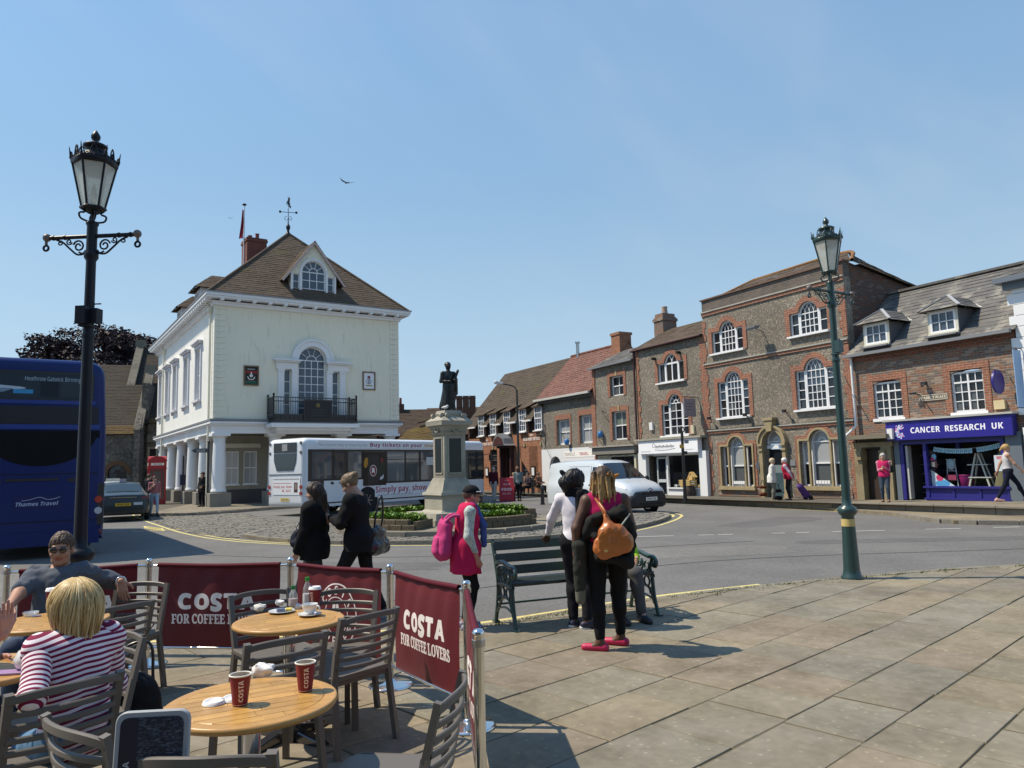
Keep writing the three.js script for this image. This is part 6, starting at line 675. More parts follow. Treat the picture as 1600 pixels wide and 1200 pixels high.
nb().lathe([[0, y1 - 0.12],[0.1, y1 - 0.1],[0.16, y1 - 0.02]],0,0,0,16).to(t, 'reflector', std([0.28,0.25,0.2],0.7)); nb().lathe([[0.0, y0 + 0.02],[0.025, y0 + 0.03],[0.03, y0 + 0.2],[0, y0 + 0.26]],0,0,0,10).to(t, 'bulb', M.trim);
return t;
}
const LANTERN = phys([0.86,0.88,0.82],0.7, { transmission: 0.6, thickness: 0, side: THREE.DoubleSide });
lampPost('near-black Victorian lamp post with glass lantern and cross arm in front of the blue bus', [-4.17,0,-7.2],-0.06, M.iron);
lampPost('dark green Victorian lamp post with glass lantern standing alone at the plaza kerb', [4.65,0,-10.52],0.52, M.green);
// ---------------------------------------------------------------- bollards, signs, street lamp, phone box
function bollard(label, x, y, z, h = 0.85, gold = true) { const t = thing('bollard', label, 'bollard', [x, y, z]); nb().lathe([[0,0],[0.1,0],[0.1,0.06],[0.08,0.1],[0.075, h * 0.78],[0.095, h * 0.8],[0.095, h * 0.85],[0.07, h * 0.88],[0.085, h * 0.93],[0.06, h * 0.99],[0, h]],0,0,0,16).to(t, 'post', M.black); if (gold) nb().lathe([[0.0955, h * 0.8],[0.097, h * 0.825],[0.0955, h * 0.85]],0,0,0,16).to(t, 'gold_band', M.gold); }
bollard('black bollard with gold ring beside the monument base, behind the pink rucksack', -1.0,0.2,-18.0,0.75); bollard('black bollard with gold ring beyond the right flower bed', -1.25,0,-27.5,0.8); bollard('black gold-ringed bollard behind the woman in the white top', 1.52,0.1,-17.6,0.8); bollard('plain black bollard by the kerb in front of the pub', 1.2,0,-32.6,0.85, false); bollard('plain black bollard beside the pub wall', 1.0,0.12,-41.5,0.95, false);
{ const t = thing('sign_post', 'thin black post with small yellow notice in front of the white-fronted shop', 'sign', [gp(1071,785,0.12).x, 0.12, gp(1071,785,0.12).z]); nb().cyl(0.065,0.055,2.75,0,1.375,0,12).cyl(0.08,0.07,0.5,0,0.25,0,12).to(t, 'post', M.black); part(t, 'ring_top', new THREE.TorusGeometry(0.1,0.025,8,16), M.black).position.y = 2.84; nb().box(0.16,0.14,0.02,-0.05,2.18,0.07).to(t, 'yellow_notice', std([0.6,0.33,0.02],0.5)); nb().box(0.16,0.12,0.1,0.08,1.93,0.02).to(t, 'bracket', M.black); nb().box(0.17,0.14,0.02,0.16,2.36,0.0).to(t, 'small_plate', std([0.3,0.3,0.32],0.6)); }
{ const b = ap(812,780,37), t = thing('street_light', 'tall dark street light with curved arm and white head in front of the pub', 'street light', [b.x, 0, b.z]); nb().cyl(0.075,0.045,5.5,0,2.75,0,10).cyl(0.09,0.09,1.1,0,0.55,0,10).tube([[0,5.4,0],[-0.08,5.62,0],[-0.4,5.75,0.05],[-0.75,5.82,0.1]],0.035,14,6).to(t, 'column', M.black); nb().add(sdfMesh([cap([-0.7,5.83,0.1],[-1.05,5.9,0.12],0.05,0.1)],0.03)).to(t, 'lamp_head', std([0.55,0.57,0.6],0.4)); }
{ const p = gp(324,792,0.12), t = thing('finger_post', 'black fingerpost sign in front of the town hall corner column', 'sign', [p.x, 0.12, p.z],0.2); nb().cyl(0.06,0.05,3.1,0,1.55,0,12).cyl(0.08,0.08,0.5,0,0.25,0,12).sph(0.07,0.07,0.07,0,3.14,0,8).to(t, 'post', M.black); nb().ext(poly([[-0.06,-0.1],[-0.62,-0.1],[-0.78,0],[-0.62,0.1],[-0.06,0.1]]), 0.04, T(0,2.72,-0.02)).to(t, 'finger_sign', std([0.05,0.06,0.07],0.5)); for (let k = 0; k < 2; k++) board(t, 'lettering', std([0.4,0.4,0.4],0.7), 0.4,0.03,-0.34,2.75 - k * 0.06,0.024); }
{ const p = gp(285,784,0.12), t = thing('litter_bin_post', 'slim dark post carrying a small dark blue litter box beside the town hall columns', 'post', [p.x, 0.12, p.z],0.4); nb().cyl(0.045,0.045,2.7,0,1.35,0,10).to(t, 'post', M.black); nb().box(0.3,0.55,0.3,0,1.25,0.17).box(0.34,0.06,0.34,0,1.55,0.17).to(t, 'bin', std([0.015,0.02,0.07],0.45)); }
{ const p = ap(244,780,42), t = thing('telephone_box', 'red telephone box with domed top beside the town hall side columns', 'telephone box', [p.x, 0.1, p.z],0.5); const rd = phys([0.36,0.016,0.022],0.4, { clearcoat: 0.3 }), b = nb(); b.box(0.92,0.16,0.92,0,0.08,0).box(0.92,0.5,0.92,0,2.2,0).box(0.98,0.06,0.98,0,1.97,0).box(0.98,0.08,0.98,0,2.42,0); for (const x of [-0.41,0.41]) for (const z of [-0.41,0.41]) b.box(0.1,2.0,0.1, x, 1.1, z); const R = 1.0; for (const r of [0, PI / 2]) b.ext(poly([[-0.46,2.46],[0.46,2.46], ...arcPts(0,2.06,0.61,0.72, PI - 0.72,10)]), 0.92, M4().makeRotationY(r).multiply(M4().makeTranslation(0,0,-0.46))); b.to(t, 'cabinet', rd); for (let s = 0; s < 4; s++) { const a = s * PI / 2, q = nb(); for (const x of [-0.22,0.22]) q.box(0.03,1.75,0.03, x, 1.1,0.43); for (let k = 0; k < 8; k++) q.box(0.74,0.025,0.03,0,0.3 + k * 0.22,0.43); q.box(0.74,0.1,0.04,0,0.22,0.43); const m = part(t, 'door_frame', q.geo, rd); m.rotation.y = a; const g = board(m, 'pane', phys([0.12,0.13,0.12],0.08), 0.74,1.75,0,1.1,0.41); const sgn = board(m, 'sign_strip', text('TELEPHONE', 'bold 22px sans-serif', 180,30, '#222', '#e8e4d8'), 0.66,0.13,0,2.22,0.466); } }
// ---------------------------------------------------------------- park bench at the plaza edge
{
const t = thing('park_bench', 'dark green park bench with ornate cast iron ends standing at the kerb', 'bench', [0.66,0.016,-8.27],0.385); seed = 520; const gm = M.green, slat = sm(S.wood, 0.001,0.45,[0.035,0.1,0.3]);
for (const s of [-1,1]) { const b = nb(), x = s * 0.84; const Tt = (pts, r, n = 24, sg = 6) => b.tube(pts.map((p) => [x, p[0], p[1]]), r, n, sg); Tt([[0,-0.32],[0.06,-0.3],[0.2,-0.25],[0.42,-0.22],[0.6,-0.27],[0.82,-0.36],[0.87,-0.38]],0.024); Tt([[0,0.27],[0.05,0.25],[0.2,0.2],[0.42,0.17]],0.024); Tt([[0.42,-0.22],[0.43,0],[0.42,0.2]],0.022,12); Tt([[0.62,-0.28],[0.66,-0.1],[0.63,0.1],[0.62,0.22],[0.57,0.27],[0.53,0.24],[0.55,0.19]],0.026); Tt([[0.42,0.17],[0.5,0.14],[0.6,0.18]],0.02,12); Tt([[0.12,-0.26],[0.28,-0.1],[0.3,0],[0.28,0.1],[0.12,0.2]],0.016); Tt([[0.16,-0.24],[0.2,0.0],[0.16,0.2]],0.012,10); for (const [y, z, r] of [[0.35,-0.1,0.055],[0.35,0.06,0.055],[0.53,-0.08,0.07],[0.53,-0.08,0.03],[0.52,0.07,0.045],[0.25,-0.19,0.035],[0.25,0.15,0.035]]) b.add(new THREE.TorusGeometry(r, 0.012,6,18), M4().makeTranslation(x, y, z).multiply(M4().makeRotationY(PI / 2))); for (const z of [-0.32,0.27]) b.box(0.06,0.02,0.09, x, 0.01, z); b.sph(0.04,0.03,0.045, x, 0.555,0.235,8); b.to(t, 'cast_iron_end', gm); }
for (let k = 0; k < 3; k++) { const m = part(t, 'backrest_slat', nb().ext(rrect(1.7,0.085,0.015), 0.026, T(0,0,-0.013), 0.004).geo, slat); m.position.set(0,0.55 + k * 0.125,-0.228 - k * 0.055); m.rotation.x = -0.36; }
for (let k = 0; k < 5; k++) part(t, 'seat_slat', nb().ext(rrect(1.7,0.078,0.015), 0.026, M4().makeRotationX(-PI / 2), 0.004).geo, slat).position.set(0,0.44,0.16 - k * 0.09);
nb().bar([-0.84,0.2,-0.24],[0.84,0.2,-0.24],0.012,6).to(t, 'tie_rod', gm);
}
// birds in the sky
{ const bird = (l, p, s, r) => { const t = thing('flying_gull', l, 'bird', p, r); nb().add(sdfMesh([cap([0,0,0.15 * s],[0,0.01,-0.18 * s],0.05 * s, 0.025 * s)],0.02 * s)).to(t, 'body', std([0.1,0.1,0.11],0.9)); for (const q of [-1,1]) { const g = new THREE.ExtrudeGeometry(poly([[0,0.07],[0.3,0.16],[0.62,0.0],[0.3,0.02],[0,-0.07]].map((v) => [v[0] * s, v[1] * s])), { depth: 0.012 * s, bevelEnabled: false }); g.rotateX(-PI / 2); g.rotateZ(0.35); if (q < 0) g.scale(-1,1,1); part(t, 'wing', g, std([0.09,0.09,0.1],0.9)); } }; bird('dark gull gliding in the open sky right of the town hall roof', ap(542,286,42), 0.85,0.8); bird('tiny distant bird left of the flagpole', ap(360,341,60), 0.4,0.3); }
// ---------------------------------------------------------------- vehicles
function carLoft(st) {   // stations along z: [z, top, halfBelt, halfRoof, belt, bottom]
const sec = (s) => { const [z, top, wb, wr, yb, y0] = s, b = Math.min(yb, top - 0.05), r = top - b; return [[0, y0],[wb * 0.8, y0],[wb * 0.96, y0 + 0.05],[wb * 1.0, lerp(y0, b, 0.35)],[wb * 1.005, lerp(y0, b, 0.7)],[wb * 0.985, b - 0.03],[wb * 0.965, b],[lerp(wb * 0.96, wr, 0.5), b + r * 0.45],[wr, b + r * 0.8],[wr * 0.95, b + r * 0.93],[wr * 0.8, b + r * 0.985],[wr * 0.45, top + 0.004],[0, top + 0.012]].map((p) => [p[0], p[1], z]); };
const pos = [], K = 13, rows = st.map((s) => { const h = sec(s); return [...h, ...h.slice(0,-1).reverse().map((p) => [-p[0], p[1], p[2]])]; }), n = rows[0].length;
for (let i = 0; i < rows.length - 1; i++) for (let j = 0; j < n - 1; j++) { const a = rows[i][j], b = rows[i][j + 1], c = rows[i + 1][j + 1], d = rows[i + 1][j]; pos.push(...a, ...b, ...c, ...a, ...c, ...d); }
for (const [r, f] of [[rows[0],1],[rows[rows.length - 1],-1]]) for (let j = 1; j < n - 1; j++) f > 0 ? pos.push(...r[0], ...r[j + 1], ...r[j]) : pos.push(...r[0], ...r[j], ...r[j + 1]);
const g = new THREE.BufferGeometry(); g.setAttribute('position', new THREE.Float32BufferAttribute(pos, 3)); return boxUV(toCreasedNormals(g, 0.75));
}
function carSurf(st) { const at = (z) => { let i = 0; while (i < st.length - 2 && st[i + 1][0] < z) i++; const a = st[i], b = st[i + 1], t = clamp((z - a[0]) / (b[0] - a[0]), 0,1); return a.map((v, k) => lerp(v, b[k], t)); }; return { top: (z) => at(z)[1], side: (z, y) => { const [, top, wb, wr, yb] = at(z), b = Math.min(yb, top - 0.05), r = top - b; return y < b ? wb * 0.985 : y < b + r * 0.45 ? lerp(wb * 0.965, lerp(wb * 0.96, wr, 0.5), (y - b) / (r * 0.45)) : lerp(lerp(wb * 0.96, wr, 0.5), wr, clamp((y - b - r * 0.45) / (r * 0.35), 0,1)); }, wr: (z) => at(z)[3] }; }
function gridPoly(pts, n, map) { const g = new THREE.BufferGeometry(), pos = [],[a, b, c, d] = pts, P = (u, v) => map(lerp(lerp(a[0], b[0], u), lerp(d[0], c[0], u), v), lerp(lerp(a[1], b[1], u), lerp(d[1], c[1], u), v)); for (let i = 0; i < n; i++) for (let j = 0; j < n; j++) { const q = P(i / n, j / n), r = P((i + 1) / n, j / n), s = P((i + 1) / n, (j + 1) / n), t = P(i / n, (j + 1) / n); pos.push(...q, ...r, ...s, ...q, ...s, ...t); } g.setAttribute('position', new THREE.Float32BufferAttribute(pos, 3)); g.computeVertexNormals(); return boxUV(g); }
function wheel(t, x, z, r, hub, w = 0.2) { const s = Math.sign(x), m = part(t, 'wheel', boxUV(new THREE.CylinderGeometry(r * 0.66, r * 0.66, w * 0.9,20).toNonIndexed()), hub); m.rotation.z = PI / 2; m.position.set(x - s * w / 2, r, z); const ty = new THREE.TorusGeometry(r * 0.82, r * 0.2,10,26); ty.rotateX(PI / 2); ty.scale(1, w / (r * 0.4), 1); part(m, 'tyre', ty, M.rubber); const a = new THREE.TorusGeometry(r * 1.1,0.02,6,24, PI); const rim = nb(); for (let k = 0; k < 7; k++) rim.box(0.04,0.02, r * 0.55, sin(k / 7 * 6.283) * r * 0.3,-s * w * 0.46, cos(k / 7 * 6.283) * r * 0.3, k / 7 * 6.283); part(m, 'rim', rim.geo, std([0.3,0.3,0.32],0.35, { metalness: 0.8 })); }
const plate = (parent, txt, bg, x, y, z, ry, w = 0.52, h = 0.115, nm = 'number_plate') => board(parent, nm, text(txt, 'bold 44px sans-serif', 256,56, '#15130f', bg), w, h, x, y, z, ry);
const carGlass = phys([0.012,0.016,0.02],0.04, { clearcoat: 0.6, clearcoatRoughness: 0.02 });
{ // silver panel van
const p = ap(938,790,26), t = thing('panel_van', 'silver-blue panel van with dark bumper driving round beyond the island', 'van', [3.15,0,-26.4],0.62); seed = 601;
const paint = phys([0.64,0.69,0.72],0.32, { metalness: 0.12, clearcoat: 0.8, clearcoatRoughness: 0.06 });
const st = [[-2.2,0.9,0.8,0.7,0.85,0.4],[-2.17,1.62,0.84,0.68,1.02,0.3],[-2.1,1.76,0.88,0.72,1.04,0.26],[-1.5,1.82,0.905,0.77,1.05,0.25],[-0.4,1.84,0.91,0.79,1.04,0.25],[0.3,1.82,0.91,0.78,1.03,0.25],[0.62,1.74,0.91,0.76,1.02,0.25],[1.36,1.16,0.905,0.76,1.0,0.25],[1.42,1.13,0.905,0.78,0.99,0.25],[1.8,1.04,0.88,0.74,0.92,0.26],[2.05,0.93,0.82,0.66,0.82,0.28],[2.17,0.8,0.74,0.6,0.72,0.32],[2.2,0.66,0.68,0.56,0.6,0.36]];
part(t, 'body', carLoft(st), paint); const S_ = carSurf(st), sd = (s, d) => (z, y) => [s * (S_.side(z, y) + d), y, z];
const ws = (z0, z1, w0, w1, d) => gridPoly([[-w0, z0],[w0, z0],[w1, z1],[-w1, z1]],8, (x, z) => [x, S_.top(z) + d - 0.05 * Math.pow(Math.abs(x) / 0.8,4), z]);
part(t, 'windscreen', ws(1.33,0.68,0.76,0.64,0.03), carGlass);
for (const s of [-1,1]) { part(t, 'side_window', gridPoly([[0.32,1.08],[1.12,1.08],[0.62,1.58],[0.36,1.6]],6, sd(s, 0.008)), carGlass); part(t, 'quarter_window', gridPoly([[1.14,1.08],[1.3,1.08],[0.8,1.52],[0.7,1.52]],4, sd(s, 0.009)), carGlass); part(t, 'door_seam', gridPoly([[0.25,0.4],[0.265,0.4],[0.29,1.64],[0.275,1.64]],6, sd(s, 0.004)), M.dark); part(t, 'door_seam', gridPoly([[-0.9,1.62],[0.2,1.62],[0.2,1.61],[-0.9,1.61]],6, sd(s, 0.004)), M.dark); part(t, 'rubbing_strip', gridPoly([[-1.0,0.5],[0.95,0.5],[0.95,0.64],[-1.0,0.64]],6, sd(s, 0.015)), M.rubber); part(t, 'door_handle', nb().box(0.03,0.05,0.2, s * 0.925,0.98,0.35).geo, M.rubber); const mr = nb().add(sdfMesh([ell([s * 1.05,1.14,1.08],[0.09,0.12,0.07]), cap([s * 0.88,1.06,1.1],[s * 1.02,1.1,1.1],0.03)],0.02)); mr.to(t, 'wing_mirror', M.rubber);
part(t, 'wheel_arch', boxUV(new THREE.CylinderGeometry(0.38,0.38,0.02,26).toNonIndexed().rotateZ(PI / 2).translate(s * 0.905,0.33,1.35)), M.rubber); part(t, 'wheel_arch', boxUV(new THREE.CylinderGeometry(0.38,0.38,0.02,26).toNonIndexed().rotateZ(PI / 2).translate(s * 0.912,0.33,-1.35)), M.rubber); wheel(t, s * 0.945,1.35,0.31, M.steel); wheel(t, s * 0.945,-1.35,0.31, M.steel);
part(t, 'headlight', gridPoly([[s * 0.5,1.98],[s * 0.74,1.72],[s * 0.83,1.9],[s * 0.62,2.12]],4, (x, z) => [x * 1.02, S_.top(z) - 0.06 - 0.28 * Math.pow(Math.abs(x) - 0.45,1.2), z + 0.06]), phys([0.7,0.74,0.78],0.05, { metalness: 0.6, clearcoat: 1 })); }
const bst = [[1.55,0.62,0.925,0.9,0.55,0.22],[1.85,0.68,0.915,0.84,0.58,0.22],[2.08,0.74,0.86,0.74,0.6,0.22],[2.2,0.76,0.76,0.64,0.62,0.24],[2.255,0.7,0.64,0.54,0.6,0.28],[2.27,0.6,0.5,0.45,0.5,0.34]];
part(t, 'bumper', carLoft(bst), std([0.02,0.021,0.024],0.55)); nb().box(1.05,0.06,0.03,0,0.36,2.262).box(0.8,0.1,0.03,0,0.68,2.245).to(t, 'grille', M.dark); plate(t, 'BU65 ZGB', '#e8e8e2', 0,0.52,2.29,0);
nb().beam([-0.13,0.8,2.24],[0,0.87,2.24],0.02,0.03).beam([0,0.87,2.24],[0.13,0.8,2.24],0.02,0.03).beam([-0.13,0.73,2.24],[0,0.8,2.24],0.02,0.03).beam([0,0.8,2.24],[0.13,0.73,2.24],0.02,0.03).to(t, 'badge', M.chrome); nb().bar([0.6,1.2,1.32],[-0.05,1.22,1.22],0.012).bar([0,1.17,1.36],[-0.6,1.2,1.26],0.012).to(t, 'wiper', M.rubber); nb().bar([0,1.83,0.1],[0,1.98,-0.1],0.008).to(t, 'aerial', M.rubber);
}
{ // white single-deck bus
const f = V(0.583,0,-0.8125), rgt = V(0.8125,0,0.583), W = 2.3, L = 11.1, b0 = V(-7.891,0,-28).addScaledVector(rgt, -W / 2), t = thing('white_bus', 'white single-decker bus with ticket advert lettering passing the town hall', 'bus', [b0.x, 0, b0.z], Math.atan2(f.x, f.z)); seed = 602;
const paint = phys([0.74,0.77,0.80],0.3, { clearcoat: 0.5, clearcoatRoughness: 0.1 }), hx = W / 2;
const cs = new THREE.Shape(); cs.moveTo(-hx, 0.34); cs.lineTo(hx, 0.34); cs.lineTo(hx, 2.72); cs.quadraticCurveTo(hx, 2.98, hx - 0.3,2.98); cs.lineTo(-hx + 0.3,2.98); cs.quadraticCurveTo(-hx, 2.98,-hx, 2.72); cs.closePath();
part(t, 'body', boxUV(toCreasedNormals(new THREE.ExtrudeGeometry(cs, { depth: L - 0.5, bevelEnabled: true, bevelSize: 0.22, bevelThickness: 0.24, bevelSegments: 4, bevelOffset: -0.22, curveSegments: 8 }).translate(0,0,0.25), 0.7)), paint);
const X = -hx - 0.004, fl = (y0, y1, s0, s1, d = 0.002, mat = carGlass, nm = 'window_band', o = t) => part(o, nm, boxUV(new THREE.BoxGeometry(0.012, y1 - y0, s1 - s0).toNonIndexed().translate(-hx - d, (y0 + y1) / 2, (s0 + s1) / 2)), mat);
const tint = phys([0.012,0.013,0.015],0.06, { clearcoat: 0.5 }), seatc = [[0.09,0.1,0.11],[0.05,0.055,0.06],[0.12,0.13,0.13],[0.03,0.034,0.04],[0.16,0.17,0.17],[0.1,0.105,0.1]];
const band = fl(1.32,2.53,0.18,3.0,0.0, M.black); fl(1.12,2.53,3.0,10.95,0.0, M.black); [[0.35,1.3],[1.45,1.95],[2.15,2.85],[2.98,4.2],[4.32,5.35],[5.45,6.25],[6.4,7.5],[7.6,8.6],[8.7,9.7],[9.8,10.85]].forEach(([a, b], i) => { const m = fl(i < 3 ? 1.4 : 1.2,2.45, a, b, 0.008, phys(seatc[i % 6],0.06, { clearcoat: 0.6 }), 'side_window'); if (i > 3) part(m, 'window_bar', boxUV(new THREE.BoxGeometry(0.014,0.03, b - a).toNonIndexed().translate(-hx - 0.012,2.12, (a + b) / 2)), M.black); });
const bd = (mat, s0, s1, y0, y1, nm, d = 0.018) => board(t, nm, mat, s1 - s0, y1 - y0,-hx - d, (y0 + y1) / 2, (s0 + s1) / 2,-PI / 2);
const clear = (w, h, draw) => printMat(w, h, (x) => { x.fillStyle = '#e3e7ea'; x.fillRect(0,0, w, h); x.textBaseline = 'middle'; draw(x); }, 0.35);
bd(clear(1024,64, (x) => { x.fillStyle = '#9aa1a8'; x.font = '32px sans-serif'; x.fillText('The smarter way to travel by bus', 4,36,346); x.fillStyle = '#8a1c4e'; x.font = 'bold 46px sans-serif'; x.fillText('Buy tickets on your', 366,34,430); x.fillStyle = '#c98a2c'; x.fillText('smartphone', 812,34,208); }), 0.6,8.2,2.58,2.88, 'roof_lettering', 0.012);
bd(clear(1024,128, (x) => { x.fillStyle = '#a3184a'; x.font = 'bold 92px sans-serif'; x.fillText('Simply pay, show & Go', 6,50,880); x.fillStyle = '#6d747b'; x.font = '24px sans-serif'; x.fillText('Live timetable information and bus tickets', 30,112,560); }), 3.6,8.4,0.58,1.06, 'side_lettering', 0.012);
bd(printMat(256,224, (x) => { x.fillStyle = '#14161a'; x.fillRect(0,0,256,224); x.fillStyle = '#b9842a'; x.beginPath(); x.ellipse(30,70,22,36,0.3,0,7); x.fill(); x.fillStyle = '#2b2a2e'; x.fillRect(52,20,120,200); x.fillStyle = '#7a1c28'; x.beginPath(); x.arc(110,124,36,0,7); x.fill(); x.lineWidth = 6; x.strokeStyle = '#d9d2cc'; x.stroke(); x.fillStyle = '#e9e4df'; x.beginPath(); x.moveTo(96,104); x.lineTo(124,108); x.lineTo(128,146); x.lineTo(110,132); x.lineTo(92,146); x.fill(); x.fillStyle = '#1d3328'; x.beginPath(); x.ellipse(206,120,34,74,0.2,0,7); x.fill(); x.fillStyle = '#8c2630'; x.fillRect(196,40,24,30); x.fillStyle = '#cfd3d6'; x.beginPath(); x.moveTo(180,176); x.lineTo(228,150); x.lineTo(222,178); x.lineTo(190,190); x.fill(); }, 0.3), 2.95,4.25,1.05,2.42, 'advert_graphic', 0.02);
bd(std([0.6,0.6,0.6],0.6), 6.75,7.3,1.85,2.2, 'paper_notice', 0.02); nb().box(0.01,0.05,8.4,-hx - 0.004,0.47,5.3).to(t, 'skirt_line', M.black); nb().box(0.014,0.94,0.62,-hx - 0.004,0.86,0.62).to(t, 'engine_grille', M.black); nb().box(0.012,0.1,0.14,-hx - 0.004,1.22,1.35).box(0.012,0.05,0.22,-hx - 0.004,1.22,1.8).to(t, 'flap', M.black);
for (const s of [-1,1]) for (const z of [3.2,9.2]) { part(t, 'wheel_arch', boxUV(new THREE.CylinderGeometry(0.56,0.56,0.03,28,1).toNonIndexed().rotateZ(PI / 2).translate(s * (hx - 0.006), 0.46, z)), M.dark); wheel(t, s * (hx + 0.02), z, 0.46, M.steel, 0.26); }
// rear
const rb = (mat, xa, xb, y0, y1, nm, d = 0.004) => board(t, nm, mat, xb - xa, y1 - y0, (xa + xb) / 2, (y0 + y1) / 2,-d, PI);
{ const g = new THREE.ExtrudeGeometry(poly([[-0.68,2.4],[0.68,2.4],[0.66,2.1],[0.5,1.74],[-0.5,1.74],[-0.66,2.1]]), { depth: 0.02, bevelEnabled: false }); part(t, 'rear_window', boxUV(g.translate(0,0,-0.012)), tint); nb().box(1.36,0.38,0.03,0,2.62,-0.0).to(t, 'destination_box', M.black); rb(std([0.32,0.32,0.32],0.6), -0.16,0.16,2.5,2.76, 'number_blind', 0.02); }
rb(clear(256,180, (x) => { x.fillStyle = '#6f7479'; x.font = 'bold 22px sans-serif'; for (let i = 0; i < 20; i++) x.fillRect(8 + i * 12,16,8,14); x.fillStyle = '#b03a3e'; for (let i = 0; i < 17; i++) x.fillRect(6 + i * 10,60,7,8); x.font = 'bold 34px sans-serif'; x.fillText('Simply pay, show', 4,98,176); x.fillText('& GO', 88,138,90); x.fillStyle = '#4a3030'; x.fillRect(200,56,34,100); x.fillStyle = '#8c7a70'; x.fillRect(206,66,22,60); }), -0.92,0.74,0.82,1.5, 'rear_lettering'); plate(t, 'OU05 ABK', '#d8c27a', 0,0.64,-0.005, PI, 0.52,0.13); nb().box(2.0,0.02,0.02,0,1.6,-0.002).to(t, 'panel_seam', M.dark);
for (const s of [-1,1]) { const l = nb(); for (const [y, c] of [[2.78,0],[2.42,0]]) l.add(new THREE.CylinderGeometry(0.06,0.06,0.03,14).rotateX(PI / 2), T(s * 0.93, y, 0.01)); l.to(t, 'rear_light', std([0.1,0.08,0.08],0.3)); nb().add(new THREE.CylinderGeometry(0.07,0.07,0.03,14).rotateX(PI / 2), T(s * 0.95,0.88,0.0)).add(new THREE.CylinderGeometry(0.07,0.07,0.03,14).rotateX(PI / 2), T(s * 0.95,1.12,0.0)).to(t, 'rear_light', std([0.32,0.03,0.03],0.3)); }
const fg = nb().box(2.1,1.3,0.03,0,1.85, L - 0.01).to(t, 'windscreen', tint); nb().bar([-hx, 2.3, L - 0.2],[-hx - 0.2,2.35, L + 0.15],0.02).box(0.12,0.3,0.08,-hx - 0.2,2.15, L + 0.15).to(t, 'wing_mirror', M.black);
}
